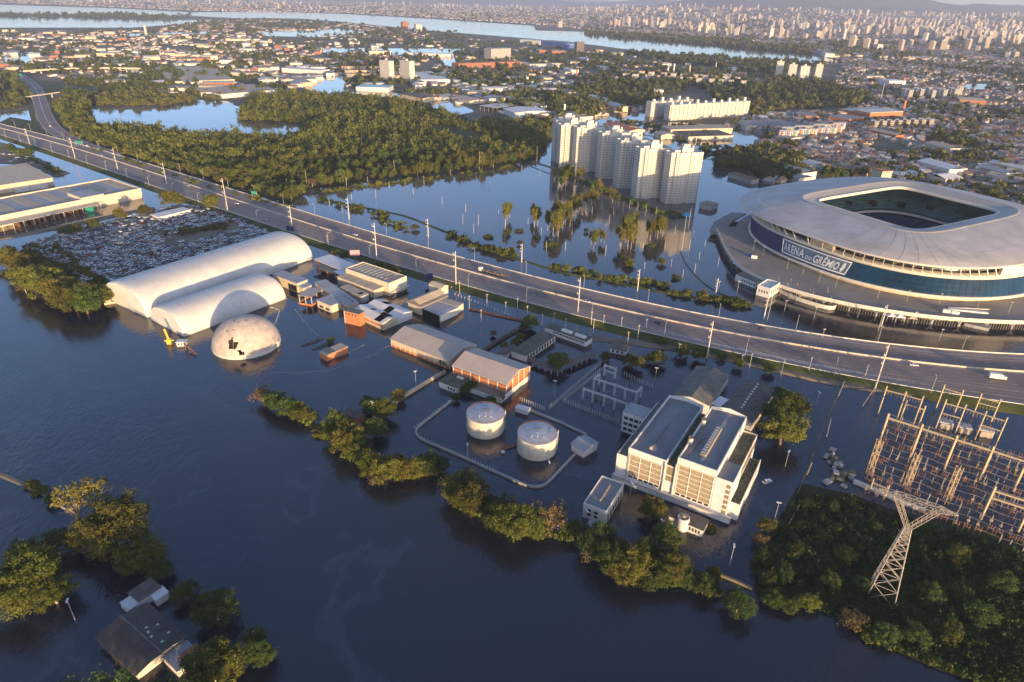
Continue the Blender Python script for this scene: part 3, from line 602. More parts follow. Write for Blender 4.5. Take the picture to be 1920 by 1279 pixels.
# --- thicket on the right bank: individual trees at its rim, a continuous scrub cover inside
RIM_S = .72
RIM = [(1430, 1045, 24, 'green'), (1438, 1085, 26, 'olive'), (1450, 1120, 26, 'green'), (1470, 1075, 30, 'olive'), (1490, 1035, 24, 'green'), (1512, 945, 18, 'olive'), (1505, 985, 20, 'green'), (1518, 1130, 24, 'gold'), (1480, 1135, 22, 'green'), (1560, 950, 16, 'green'), (1545, 1005, 20, 'green'), (1600, 1160, 28, 'brown'), (1660, 1185, 30, 'green'), (1720, 1190, 30, 'olive'), (1780, 1185, 34, 'olive'), (1840, 1150, 34, 'green'), (1880, 1090, 30, 'green'), (1800, 1040, 26, 'olive'), (1640, 985, 18, 'green'), (1585, 1040, 24, 'green'), (1560, 1090, 26, 'green'), (1620, 1095, 22, 'green'), (1750, 1110, 28, 'green'), (1800, 1110, 28, 'olive')]
for i, (x, y, r, k) in enumerate(sorted(RIM)): tree_px('green' if k == 'olive' and i % 2 else k, x, y, r * RIM_S, '%s tree from the left in the dark thicket around the pylon' % nth(i), 'thicket_tree', 'trees of the thicket', hs=.8)
for i, (x, y, r_) in enumerate(((210, 1345, 60), (285, 1350, 62), (345, 1355, 55), (130, 1340, 50))): tree_px('green', x, y, r_, '%s tall tree from the left on the near shore below the ribbed roof house' % nth(i), 'shore_tree', hs=1.35)
def leaf_stuff(name, pts, rad, m, n_cl, n_leaf, leaf, shape=(1, 1, .8), zc=.72, nvar=6, seed=0, label=None, cat=None):
    var = [crown_arrays(seed + i, n_cl, n_leaf, shape=shape, leaf=leaf, cr=.4, zc=zc) for i in range(nvar)]; out = []
    for i in range(nvar):
        sel = np.arange(len(pts)) % nvar == i; p = pts[sel]; r = rad[sel]; a = RN.uniform(0, 6.28, len(p)); V = var[i]
        X = (V[None, :, 0] * np.cos(a)[:, None] - V[None, :, 1] * np.sin(a)[:, None]) * r[:, None] + p[:, 0:1]; Y = (V[None, :, 0] * np.sin(a)[:, None] + V[None, :, 1] * np.cos(a)[:, None]) * r[:, None] + p[:, 1:2]
        Z = V[None, :, 2] * (r * RN.uniform(.7, 1.35, len(p)))[:, None] + p[:, 2:3]; out.append(np.stack([X, Y, Z], 2).reshape(-1, 3))
    V = np.concatenate(out); n = len(V) // 4
    return link(raw_mesh(name, V, np.arange(4 * n), np.full(n, 4), None, [m]), name, kind='stuff', label=label, cat=cat)
def sample_px(poly, n, seed=1):
    rg = np.random.default_rng(seed); a = np.array(poly, float); lo, hi = a.min(0), a.max(0); got = np.zeros((0, 2))
    while len(got) < n:
        q = rg.uniform(lo, hi, (n * 2, 2)); got = np.concatenate([got, q[inpoly(q, poly)]])
    return got[:n]
TH = [(1415, 1060), (1500, 915), (1600, 932), (1730, 980), (1940, 1030), (1990, 1290), (1860, 1270), (1760, 1235), (1640, 1195), (1560, 1140), (1440, 1130)]
q = sample_px(TH, 1250, 3); g = np.array([G(x, y, 1.5) for x, y in q]); g[:, 2] = .1
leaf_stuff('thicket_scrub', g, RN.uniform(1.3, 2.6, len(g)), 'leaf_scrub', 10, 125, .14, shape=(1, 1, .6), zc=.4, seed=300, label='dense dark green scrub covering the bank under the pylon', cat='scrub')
# --- the flooded wood north of the highway
wp = [np.array(G(x, y, 0)[:2]) for x, y in WOOD]; wpa = np.array(wp); lo, hi = wpa.min(0), wpa.max(0)
cand = RN.uniform(lo, hi, (60000, 2)); cand = cand[inpoly(cand, wp)]
glade = [np.array(G(x, y, 0)[:2]) for x, y in [(780, 232), (840, 236), (930, 262), (990, 275), (960, 284), (880, 268), (800, 250)]]
cand = cand[~inpoly(cand, glade)]
dd = np.hypot(cand[:, 0], cand[:, 1]); keep = []; cell = {}
for p in cand:                                   # keep trees a crown's width apart
    k = (int(p[0] // 7), int(p[1] // 7)); ok = True
    for i in (-1, 0, 1):
        for j in (-1, 0, 1):
            for w in cell.get((k[0] + i, k[1] + j), ()):
                if (w[0] - p[0]) ** 2 + (w[1] - p[1]) ** 2 < 8.4 ** 2: ok = False
    if ok: cell.setdefault(k, []).append(p); keep.append(p)
wood = np.array(keep); wood = wood[np.argsort(np.hypot(wood[:, 0], wood[:, 1]))]
nz = vnoise(wood[:, 0] / 40, wood[:, 1] / 40, 11)
for i in range(300):
    p = wood[i]; k = random.choice(('forest', 'forest', 'wood', 'wood', 'brown', 'gold')) if random.random() < .4 else ('forest' if nz[i] > .45 else 'wood')
    tree(k, (p[0], p[1], .6), random.uniform(3.4, 6.2) * (.8 + .45 * nz[i]), 'leafy tree on the near side of the flooded wood, %s part' % third(p[0], p[1], 480, 760), 'wood_tree', 'trees of the flooded wood', hs=random.uniform(.8, 1.35))
r = wood[300:]; nn = len(r); pts = np.column_stack([r, np.full(nn, .6)])
leaf_stuff('wood_canopy', pts, (3.8 + 4.4 * nz[300:]) * RN.uniform(.7, 1.25, nn), 'leaf_forest', 18, 195, .148, seed=400, shape=(1, 1, .95), label='dense olive canopy of the flooded wood beyond the highway', cat='wood')
print('wood', len(wood), nn)
# --- lagoon eucalyptus, bushes and dike shrubs
EU = [(948, 392, 10), (956, 388, 9), (1003, 402, 11), (1000, 392, 8), (1028, 410, 10), (1038, 416, 12), (1048, 404, 12), (1058, 396, 11), (1068, 388, 10), (1077, 380, 10), (1062, 330, 8), (1088, 372, 9), (1110, 362, 10), (1125, 352, 10), (1118, 440, 10), (1128, 436, 8), (1165, 432, 13), (1176, 422, 14), (1186, 436, 14), (1190, 412, 11), (1222, 424, 12), (1236, 420, 12), (1246, 416, 9), (1072, 320, 8), (1085, 325, 8), (1150, 362, 8), (1040, 322, 7), (1052, 327, 7), (1046, 388, 9), (1070, 404, 9)]
rg = random.Random(17); EU += [(x + rg.uniform(-11, 11), y + rg.uniform(-7, 9), r * rg.uniform(.7, 1.05)) for x, y, r in EU if 930 < x < 1260] + [(x + rg.uniform(-9, 9), y + rg.uniform(-9, 6), r * rg.uniform(.6, .95)) for x, y, r in EU if 1000 < x < 1250]
for i, (x, y, r) in enumerate(sorted(EU)): tree_px('euca', x, y, r * 1.0, '%s slender eucalyptus from the left standing in the lagoon' % nth(i), 'eucalyptus_tree', 'eucalyptus trees in the lagoon')
BU = [(916, 444, 9), (952, 436, 7), (973, 432, 8), (1036, 458, 9), (1025, 460, 7), (1005, 445, 6), (1180, 492, 11), (1240, 490, 9), (1222, 460, 8), (1267, 520, 10), (1165, 480, 6), (1100, 432, 6), (745, 425, 8), (778, 426, 8), (975, 455, 6)]
for i, (x, y, r) in enumerate(sorted(BU)): tree_px('olive' if i % 2 else 'bush', x, y, r, '%s round bush from the left poking out of the lagoon' % nth(i), 'bush', 'bushes in the lagoon', 'bush', .8)
def shrub_line(name, pix, n, rr, label, seed, jit=5):
    l = [np.array(p, float) for p in pix]; rg = np.random.default_rng(seed); P_ = []
    seg = [np.linalg.norm(l[i + 1] - l[i]) for i in range(len(l) - 1)]; tot = sum(seg)
    for _ in range(n):
        d = rg.uniform(0, tot); i = 0
        while i < len(seg) - 1 and d > seg[i]: d -= seg[i]; i += 1
        c = l[i] + (l[i + 1] - l[i]) * d / seg[i] + rg.normal(size=2) * np.array([jit, jit * .4]); P_.append(G(*c))
    P_ = np.array(P_); P_[:, 2] = .1
    return leaf_stuff(name, P_, rg.uniform(*rr, n), 'leaf_forest', 10, 150, .17, shape=(1, 1, .7), zc=.45, seed=seed, label=label, cat='shrubs')
shrub_line('dike_shrubs', [(600, 375), (640, 388), (690, 398), (735, 408)], 34, (1.5, 3.6), 'shrubs along the left part of the lagoon dike', 500)
shrub_line('dike_shrubs', [(715, 412), (745, 425), (760, 432)], 14, (1.5, 3.5), 'shrubs between dike and highway left of the billboard', 501)
shrub_line('dike_shrubs', [(845, 440), (880, 460), (915, 470), (945, 478), (965, 482)], 60, (1.8, 4.0), 'thick dark shrub row on the middle of the lagoon dike', 502)
shrub_line('dike_shrubs', [(1030, 500), (1060, 508), (1100, 514), (1125, 520)], 34, (1.6, 3.4), 'olive shrub row on the lagoon dike behind the truck', 503)
shrub_line('dike_shrubs', [(1125, 522), (1170, 526), (1220, 533), (1250, 540)], 40, (1.8, 3.6), 'olive bushes on the right part of the lagoon dike', 504)
shrub_line('dike_shrubs', [(1260, 550), (1310, 560), (1360, 566), (1405, 575)], 46, (1.8, 4.0), 'shrubs at the right end of the dike before the stadium', 505)
shrub_line('dike_shrubs', [(600, 362), (680, 350), (750, 343), (830, 333), (900, 325), (960, 312)], 70, (1.4, 3.2), 'low shrub strip on the far dike of the lagoon', 506, 3)
shrub_line('yard_scrub', [(60, 465), (110, 470), (140, 500), (200, 535)], 50, (1.8, 3.6), 'dark scrub on the river edge of the scrapyard', 507)
shrub_line('yard_scrub', [(320, 440), (350, 436), (400, 430), (430, 420)], 46, (1.6, 3.4), 'scrub strip in the middle of the scrapyard', 508)
shrub_line('bank_shrubs', [(495, 748), (560, 782), (618, 818), (690, 884), (760, 896), (826, 886)], 70, (1.3, 2.6), 'low shrubs filling the bank between the left bank trees', 512, 4)
shrub_line('bank_shrubs', [(858, 945), (900, 968), (960, 1003), (1030, 1008), (1090, 1012), (1140, 1058), (1200, 1094), (1290, 1100), (1345, 1112)], 90, (1.2, 2.4), 'low shrubs filling the bank below the tanks and plant', 513, 4)
shrub_line('shore_scrub', [(1600, 1180), (1650, 1206), (1760, 1246), (1860, 1285), (1950, 1302)], 60, (1.2, 2.4), 'scrub along the river edge of the pylon thicket', 514, 4)
shrub_line('lot_scrub', [(5, 275), (30, 285), (60, 300), (95, 318), (115, 326)], 34, (1.8, 4.2), 'scrub on the lot between highway and tan warehouse', 511, 4)
shrub_line('tower_shrubs', [(1045, 318), (1100, 345), (1160, 372), (1215, 392), (1275, 408)], 60, (1.8, 4.2), 'shrubs and small trees along the foot of the white towers', 509)
shrub_line('verge_shrubs', [(170, 282), (260, 312), (360, 345), (480, 378), (545, 395)], 70, (1.8, 4.2), 'shrubs between the highway and the wood', 510, 4)

# ================================================================== NEAR BUILDINGS
BOXM = {}
def unit_box(m):
    if m not in BOXM: BOXM[m] = MB().box(-.5, .5, -.5, .5, -.5, .5).mesh('panel', m)
    return BOXM[m]
def panel(name, parent, x0, x1, y0, y1, z0, z1, m, label=None):
    o = link(unit_box(m), name, parent, ((x0 + x1) / 2, (y0 + y1) / 2, (z0 + z1) / 2), 0, (abs(x1 - x0), abs(y1 - y0), abs(z1 - z0)))
    if label: o['label'] = label
    return o
def face_windows(parent, x0, x1, y, n, z0, z1, frac=.6, m='glass_dark', axis='x', t=.08, name='window'):
    """n windows in a row on the face y=const (axis x) or x=const (axis y)"""
    s = (x1 - x0) / n
    for i in range(n):
        a, b = x0 + s * (i + .5 - frac / 2), x0 + s * (i + .5 + frac / 2)
        if axis == 'x': panel(name, parent, a, b, y - t, y + t, z0, z1, m)
        else: panel(name, parent, y - t, y + t, a, b, z0, z1, m)
def hall(name, label, A, B, C, z, wall, roof, ridge=None, cat='building', parapet=None, over=.4, z0=-2.5, slabs=1):
    loc, rot, L, W = FRAME(A, B, C, z); t = thing(name, label, cat, loc, rot); sg = 1 if W > 0 else -1
    if ridge:
        MB().walls(0, L, 0, W, z0, z, z + ridge).build('wall', wall, t)
        mb = MB()
        mb.gable(0, L, 0, W, z, z + ridge, over=over); mb.build('roof', roof, t)
    elif parapet:
        MB().walls(0, L, 0, W, z0, z - parapet).build('wall', wall, t); MB().box(.3, L - .3, sg * .3, W - sg * .3, z - parapet, z - parapet + .15).build('roof', roof, t)
        mb = MB(); mb.box(0, L, 0, sg * .28, z - parapet, z); mb.box(0, L, W - sg * .28, W, z - parapet, z); mb.box(0, .28, sg * .28, W - sg * .28, z - parapet, z); mb.box(L - .28, L, sg * .28, W - sg * .28, z - parapet, z); mb.build('parapet', wall, t)
    else:
        MB().walls(0, L, 0, W, z0, z - .25).build('wall', wall, t); MB().box(-over, L + over, -sg * over, W + sg * over, z - .25, z + .05).build('roof', roof, t)
    return t, L, W
def canopy(name, label, A, B, C, z, roof, post='concrete', nx=3, ny=2, cat='shed', tilt=0):
    loc, rot, L, W = FRAME(A, B, C, z); t = thing(name, label, cat, loc, rot)
    MB().add([(0, 0, z), (L, 0, z), (L, W, z + tilt), (0, W, z + tilt), (0, 0, z + .2), (L, 0, z + .2), (L, W, z + .2 + tilt), (0, W, z + .2 + tilt)], [(0, 3, 2, 1), (4, 5, 6, 7), (0, 1, 5, 4), (1, 2, 6, 5), (2, 3, 7, 6), (3, 0, 4, 7)]).build('roof', roof, t)
    for i in range(nx):
        for j in range(ny):
            x = .4 + (L - .8) * i / max(1, nx - 1); y = (W * .06 + W * .88 * j / max(1, ny - 1)); MB().box(x - .15, x + .15, y - .15, y + .15, -2.5, z + tilt * (y / W)).build('post', post, t)
    return t, L, W

# --- vaulted white tents
def tent(name, label, a, b, c, h, bays):
    A, B, Cc = G(*a), G(*b), G(*c); d = (Cc - B)[:2]; L = np.linalg.norm(d); rot = math.atan2(d[1], d[0]); e = (A - B)[:2]; W = float(e[0] * -math.sin(rot) + e[1] * math.cos(rot))
    t = thing(name, label, 'tent', (B[0], B[1], 0), rot); n = 28
    def prof(k, s=1.0):
        th = math.pi * k / n; x = math.cos(th); zz = math.sin(th)
        return W / 2 - W / 2 * math.copysign(abs(x) ** .82, x) * s, h * (zz ** .86) * s - .4
    mb = MB(); vs = []; xs_ = [0, .5, 1.4, 3] + list(np.linspace(6, L - 3, bays * 2)) + [L - 1.4, L - .5, L]
    for i, x in enumerate(xs_):
        edge = min(x, L - x); s = 1 - .045 * (1 - min(1, edge / 3)) ** 2
        vs += [(x, *prof(k, s)) for k in range(n + 1)]
    m = n + 1; mb.add(vs, [(i * m + k, i * m + k + 1, (i + 1) * m + k + 1, (i + 1) * m + k) for i in range(len(xs_) - 1) for k in range(n)]); mb.smooth = True; mb.build('fabric_vault', 'white_tent', t)
    for x, s in ((0, 1), (L, -1)):
        mb = MB(); mb.add([(x, *prof(k, .955)) for k in range(n + 1)], [tuple(range(n + 1))[::s]]); mb.build('end_wall', 'white_tent', t)
    mb = MB()
    for i in range(1, bays):
        x = L * i / bays; q = [(x, *prof(k, 1.004)) for k in range(n + 1)]
        for k in range(2, n - 2): mb.beam(q[k], q[k + 1], .32, .08)
    mb.build('seam', 'pale_concrete', t)
    mb = MB(); mb.box(0, L, -.15, .15, -2, .5); mb.box(0, L, W - .15, W + .15, -2, .5); mb.build('footing', 'concrete', t)
    for k in range(8 if L > 90 else 5): panel('vent', t, L * (.25 + .08 * k), L * (.25 + .08 * k) + .35, *sorted((prof(5, 1.0)[0] - .1, prof(5, 1.0)[0] + .5)), prof(5)[1] - 1.0, prof(5)[1] + .4, 'pale_concrete')
    return t
tent('vaulted_tent', 'longest white vaulted fabric storage tent beside the scrapyard', (203, 557), (278, 597), (589, 486), 16.6, 14)
tent('vaulted_tent', 'shorter white vaulted fabric tent in front of the longest one', (280, 600), (345, 632), (538, 560), 13.0, 8)
# --- dome
g = G(452, 673); dm = thing('storage_dome', 'weathered pale concrete dome with black holes standing in the water', 'dome', (g[0] - 3.2, g[1] + 17.5, 0))
RD, HD = 18.4, 15.0
SA = -math.pi / 2
HOLES = [(SA + a0 + .06, SA + a1 + .06, e0, e1) for a0, a1, e0, e1 in ((-.22, .0, .28, .50), (-.24, -.07, .50, .62), (-.06, .08, .46, .54), (.09, .25, .06, .20), (.06, .17, .18, .27), (-.18, -.1, .6, .70), (-.02, .05, .36, .46))]
def dome_pt(a, e, o=0): return ((RD + o) * math.cos(e) * math.cos(a), (RD + o) * math.cos(e) * math.sin(a), (HD + o) * math.sin(e) + 1.6)
NA, NE = 160, 48
for nm_, off_ in (('shell', 0), ('shell_lining', -.35)):
    mb = MB(); es = np.linspace(0, math.pi / 2 - .01, NE + 1); V = [dome_pt(SA - math.pi + 2 * math.pi * i / NA, e, off_) for e in es for i in range(NA)]; F_ = []
    for j in range(NE):
        for i in range(NA):
            a = SA - math.pi + 2 * math.pi * (i + .5) / NA; e = (es[j] + es[j + 1]) / 2
            if any(h[0] < a < h[1] and h[2] < e < h[3] for h in HOLES): continue
            F_.append((j * NA + i, j * NA + (i + 1) % NA, (j + 1) * NA + (i + 1) % NA, (j + 1) * NA + i))
    mb.add(V, F_); mb.smooth = True; mb.build(nm_, 'dome_shell' if off_ == 0 else 'concrete', dm)
MB().lathe([(RD + .05, -2), (RD + .35, -1), (RD + .35, 1.5), (RD - .2, 1.75)], 64).build('ring_wall', 'pale_concrete', dm)
mb = MB()
for k in range(24):
    a = 2 * math.pi * k / 24
    q = [((RD + .04) * math.cos(e) * math.cos(a), (RD + .04) * math.cos(e) * math.sin(a), (HD + .04) * math.sin(e) + 1.6) for e in np.linspace(.02, 1.25, 12)]
    for i in range(11): mb.beam(q[i], q[i + 1], .10, .05)
for e in (.32, .66, 1.0):
    q = [((RD + .04) * math.cos(e) * math.cos(a), (RD + .04) * math.cos(e) * math.sin(a), (HD + .04) * math.sin(e) + 1.6) for a in np.linspace(0, 2 * math.pi, 65)]
    for i in range(64): mb.beam(q[i], q[i + 1], .10, .05)
mb.build('panel_joint', 'concrete', dm)
def dome_patch(nm, a0, a1, e0, e1, m, off=.10):
    def pt(a, e, o): return ((RD + o) * math.cos(e) * math.cos(a), (RD + o) * math.cos(e) * math.sin(a), (HD + o) * math.sin(e) + 1.6)
    mb = MB(); na, ne = 5, 5; V = [pt(a0 + (a1 - a0) * i / na, e0 + (e1 - e0) * j / ne, off) for j in range(ne + 1) for i in range(na + 1)]
    mb.add(V, [(j * (na + 1) + i, j * (na + 1) + i + 1, (j + 1) * (na + 1) + i + 1, (j + 1) * (na + 1) + i) for j in range(ne) for i in range(na)]); return mb.build(nm, m, dm)
rg = random.Random(3)
for k in range(22):
    a = rg.uniform(0, 6.28); e = rg.uniform(.85, 1.35); dome_patch('crack', a, a + rg.uniform(.02, .10) / max(.25, math.cos(e)), e, e + rg.uniform(.02, .05), 'dark_roof', .06)
MB().box(-.6, .6, -1.2, 1.2, -1, 3.4).build('hatch_box', 'pale_concrete', dm).location = (RD + .3, -1.5, 0)
# wrecked yellow machine and cabin beside the tents
g = G(318, 645); mk = thing('yellow_crane', 'yellow loading machine half sunk at the tent corner', 'machine', (g[0], g[1], 0), .3)
MB().box(-1.2, 1.2, -1, 1, -1.5, 3.2).build('body', 'yellow', mk) if 'yellow' in MATS else (mat('yellow', (.62, .42, .05), .6, .2, 1), MB().box(-1.2, 1.2, -1, 1, -1.5, 3.2).build('body', 'yellow', mk))
MB().beam((0, 0, 3), (-1.6, 2.4, 8.4), .9).build('boom', 'yellow', mk); MB().box(-2.4, 2.6, -.25, .25, 2.0, 2.4).build('rail', 'yellow', mk)
g = G(332, 650); mk = thing('site_cabin', 'small white cabin beside the yellow machine', 'cabin', (g[0], g[1], 0), .2); MB().walls(0, 5, 0, 3.2, -1.5, 2.6).build('wall', 'white_paint', mk); MB().box(-.3, 5.3, -.3, 3.5, 2.6, 2.8).build('roof', 'white_roof', mk); face_windows(mk, .3, 4.7, -.05, 3, 1.0, 2.0)
g = G(348, 655); mk = thing('conveyor_wreck', 'reddish toppled conveyor frame lying in the water by the tent', 'machine', (g[0], g[1], 0), -.7)
for i in range(7): MB().beam((i * 1.6, random.uniform(-.8, .8), .4), (i * 1.6 + random.uniform(1, 3), random.uniform(-1.5, 1.5), 1.4 + 2.6 * (i < 3)), .32).build('strut', 'rust', mk)
MB().beam((-1, 0, 3.5), (10, 1.2, .3), .5).build('spine', 'rust', mk)
g = G(196, 572); mk = thing('floating_barge', 'small tan barge moored at the left tent corner', 'barge', (g[0], g[1], 0), .5); MB().box(0, 8, 0, 4, -.5, 1.2).build('hull', 'tan_wall', mk); MB().box(1, 4, .8, 3.2, 1.2, 2.6).build('deckhouse', 'tan_roof', mk)
# --- flooded compound between the tents and the highway
t, L, W = hall('tan_shed', 'tan shed with flat grey roof touching the short tent', (511, 514), (557, 531), (535, 509), 7, 'tan_wall', 'grey_roof')
panel('open_bay', t, L * .62, L * .95, -.12, .12, .2, 4.5, 'hole_dark')
MB().box(L - .2, L + 5, W * .1, W * .9, 3.2, 5.2).build('annex', 'pale_concrete', t)
t, L, W = hall('grey_roof_wing', 'long grey flat-roofed wing in the middle of the flooded compound', (590, 529), (652, 573), (607, 522), 5.5, 'tan_wall', 'grey_roof'); face_windows(t, L * .5, L - 1, -.02, 5, 1.4, 3.4)
for k in range(4): MB().box(L * (.6 + .1 * k), L * (.6 + .1 * k) + 1.4, W * .6, W * .6 + 1.2, 5.55, 6.0).build('skylight', 'dark_roof', t)
t, L, W = hall('cream_house', 'cream house with grey roof jutting towards the open water', (594, 562), (621, 573), (621, 545), 5.2, 'cream_wall', 'grey_roof'); face_windows(t, 1, L - 1, -.02 if W > 0 else .02, 2, .8, 2.2)
t, L, W = hall('back_wing', 'narrow grey wing with broken roof behind the long grey wing', (638, 538), (676, 556), (648, 531), 5, 'concrete', 'tan_roof'); panel('roof_hole', t, L * .75, L * .88, W * .2, W * .8, 4.98, 5.1, 'hole_dark')
t, L, W = canopy('open_pavilion', 'open pavilion with pinkish roof and orange base wall', (558, 554), (583, 558), (577, 538), 6.2, 'pink_roof', 'pale_concrete', 3, 3)
mb = MB(); mb.box(0, L, 0, .3, -2, 1.1); mb.box(0, L, W - .3, W, -2, 1.1); mb.box(0, .3, .3, W - .3, -2, 1.1); mb.box(L - .3, L, .3, W - .3, -2, 1.1); mb.build('base_wall', 'brick_orange', t)
t, L, W = hall('orange_block', 'bright orange brick block with four dark openings', (644, 582), (673.5, 589), (651, 576), 8.4, 'brick_orange', 'dark_roof', over=.25); face_windows(t, .8, L * .85, 0, 4, 6.2, 7.2, .45); panel('drain_pipe', t, .3, .6, -.2, .1, -1, 8, 'pale_concrete')
# white shed with holes in its saw-tooth roof
t = None
loc, rot, L, W = FRAME((661, 581), (718, 607), (706, 556), 4.6); t = thing('holed_white_shed', 'white shed with missing roof sheets beside the orange block', 'shed', loc, rot)
for k in range(2):
    y0, y1 = W * k / 2, W * (k + 1) / 2; MB().walls(0, L, y0 + .02, y1 - .02, -2.5, 4.6, 6.0).build('wall', 'pale_stain' if k else 'tan_wall', t)
    nsh = 10
    for i in range(nsh):                     # single roof sheets, some missing
        for s_ in (0, 1):
            if (k, i, s_) in ((0, 6, 1), (0, 7, 1), (0, 7, 0), (0, 8, 0), (0, 8, 1), (1, 5, 0), (1, 6, 0), (1, 3, 1), (1, 2, 1), (0, 3, 1)): continue
            xa, xb = L * i / nsh + .02, L * (i + 1) / nsh - .02; yc = (y0 + y1) / 2; ya = (y0 - .3, y1 + .3)[s_]; zt = random.uniform(0, .08)
            MB().add([(xa, ya, 4.55 + zt), (xb, ya, 4.55 + zt), (xb, yc, 6.1 + zt), (xa, yc, 6.1 + zt), (xa, ya, 4.65 + zt), (xb, ya, 4.65 + zt), (xb, yc, 6.2 + zt), (xa, yc, 6.2 + zt)], [(0, 3, 2, 1), (4, 5, 6, 7), (0, 1, 5, 4), (1, 2, 6, 5), (2, 3, 7, 6), (3, 0, 4, 7)]).build('roof_sheet', 'white_roof', t)
MB().box(.4, L - .4, .4, W - .4, 1.0, 4.2).build('dark_interior', 'hole_dark', t)
MB().box(0, L, -.15, .02, 1.6, 2.8).build('orange_stripe', 'brick_orange', t)
t, L, W = hall('tan_block', 'two-storey tan building with large sunken flat roof behind the compound', (647.5, 503), (729, 531), (681, 490.6), 9.5, 'cream_wall', 'tan_roof', parapet=.8)
for k in range(9): panel('roof_beam', t, L * (.08 + .09 * k), L * (.08 + .09 * k) + .25, 1.2, abs(W) - 1.2, 8.85, 9.05, 'concrete')
face_windows(t, W * .1, W * .95, L + .02, 5, 5.0, 7.4, .7, 'white_paint', 'y'); MB().box(L, L + 2, 0, W, 2.6, 3.0).build('balcony', 'pale_concrete', t)
for k in range(4): panel('debris', t, L * .78 + k * 1.1, L * .78 + k * 1.1 + .9, abs(W) * (.3 + .1 * k), abs(W) * (.38 + .1 * k), 8.9, 9.3, 'rust')
hall('tan_lean_shed', 'long low tan-roofed shed in front of the two-storey tan building', (632, 518), (701, 544), (651, 511), 6, 'tan_wall', 'tan_roof')
hall('white_flat_roof_block', 'low block with white flat roof behind the dark carport', (591, 486), (637, 505), (617, 477), 5, 'brick_orange', 'white_roof', over=.8)
canopy('dark_carport', 'dark carport roof below the white flat roof', (583, 500), (628, 514), (592, 488), 4.0, 'dark_roof', 'concrete', 4)
canopy('blue_canopy', 'small blue-edged canopy left of the tan building', (625, 509), (637, 516), (639.5, 502), 4.4, 'white_roof', 'blue_metal', 2)
# station-like group
t, L, W = hall('clerestory_hall', 'tan hall with raised clerestory roof near the blue billboard', (762, 565), (839, 554), (775, 561), 6, 'tan_wall', 'tan_roof'); 
loc, rot, L, W = FRAME((790, 576), (839, 554.5), (764, 565), 6.0)
bpy.data.objects.remove(t.children[0]); bpy.data.objects.remove(t.children[0]); t.location = loc; t.rotation_euler = (0, 0, rot)
MB().walls(.5, L - .5, .5, W - .5, -2.5, 5.7).build('wall', 'tan_wall', t); MB().box(-.5, L + .5, -.5, W + .5, 5.7, 6.05).build('lower_roof', 'tan_roof', t)
MB().walls(1, L - 1, W * .25, W * .8, 6.05, 7.4, 8.8).build('clerestory_wall', 'dark_roof', t); MB().gable(1, L - 1, W * .25, W * .8, 7.4, 8.8, over=.7).build('upper_roof', 'tan_roof', t); face_windows(t, .8, L * .5, .45, 3, .5, 3.6)
t, L, W = hall('cream_tower_house', 'small cream tower house with pitched roof behind the clerestory hall', (804, 533), (828, 541), (813, 526.5), 9.0, 'cream_wall', 'tan_roof', ridge=1.2, over=.2); face_windows(t, L * .55, L * .9, -.02, 1, 6.2, 7.6, .6)
t, L, W = hall('grey_shed', 'grey-roofed shed with open dark side left of the flooded field', (791, 577), (825, 591), (823, 562), 5, 'pale_concrete', 'grey_roof'); panel('open_side', t, .5, L - .5, -.15, .15, -.5, 4.4, 'hole_dark'); panel('sign_board', t, L - .15, L + .2, 1, abs(W) * .45, .6, 4.4, 'white_paint')
hall('tan_strip_shed', 'narrow tan shed at the back of the grey-roofed shed', (858, 575), (869, 568.5), (828, 561), 5.2, 'cream_wall', 'tan_roof', over=.2)
# small orange shed
t, L, W = hall('small_orange_shed', 'small orange shed with half-open roof alone in the water', (599, 660), (612.5, 667), (634, 641), 3.6, 'brick_orange', 'tan_roof', over=.15); panel('roof_opening', t, .6, L - .6, W * .12, W * .45, 3.55, 3.72, 'dark_roof')
for i, (x, y) in enumerate(((565, 650), (574, 648), (583, 645), (592, 640), (586, 657), (594, 654), (603, 650), (610, 646))):
    g = G(x, y); MB().box(0, 4.2, 0, 1.6, -1, .5).build('flooded_planter', 'moss_roof', loc=(g[0], g[1], 0), rot=.55, label='%s dark flooded planter from the left beside the small orange shed' % nth(i), cat='planter', group='flooded planters')
# grey warehouse
t, L, W = hall('grey_warehouse', 'long grey gabled warehouse with cream and orange wall in the water', (732.4, 635), (842.5, 678), (784, 607.5), 4.9, 'tan_wall', 'pink_roof', ridge=3.2, over=.5)
MB().box(-.05, L + .05, -.06, .0, -1.5, 1.3).build('orange_base', 'brick_orange', t); panel('door', t, L * .83, L * .86, -.12, .05, .4, 3.8, 'hole_dark')
for k in range(12): panel('wall_pillar', t, L * k / 12 + .1, L * k / 12 + .45, -.15, 0, -1, 4.6, 'cream_wall')
for k in range(1, 11):
    q = L * k / 11
    for s_ in (0, 1):
        mb = MB(); mb.beam((q, (0, W)[s_], 5.1), (q, W / 2, 8.4), .12, .08); mb.build('roof_seam', 'grey_roof', t)
for k in range(5): g = G(*((770, 657), (765, 655), (775, 661), (780, 659), (772, 663))[k]); MB().tube((0, 0, -.5), (0, 0, .7), .8, .7, 10).build('floating_drum', 'yellow', loc=(g[0], g[1], 0), label='%s floating orange drum at the grey warehouse wall' % nth(k), cat='drum', group='floating drums')
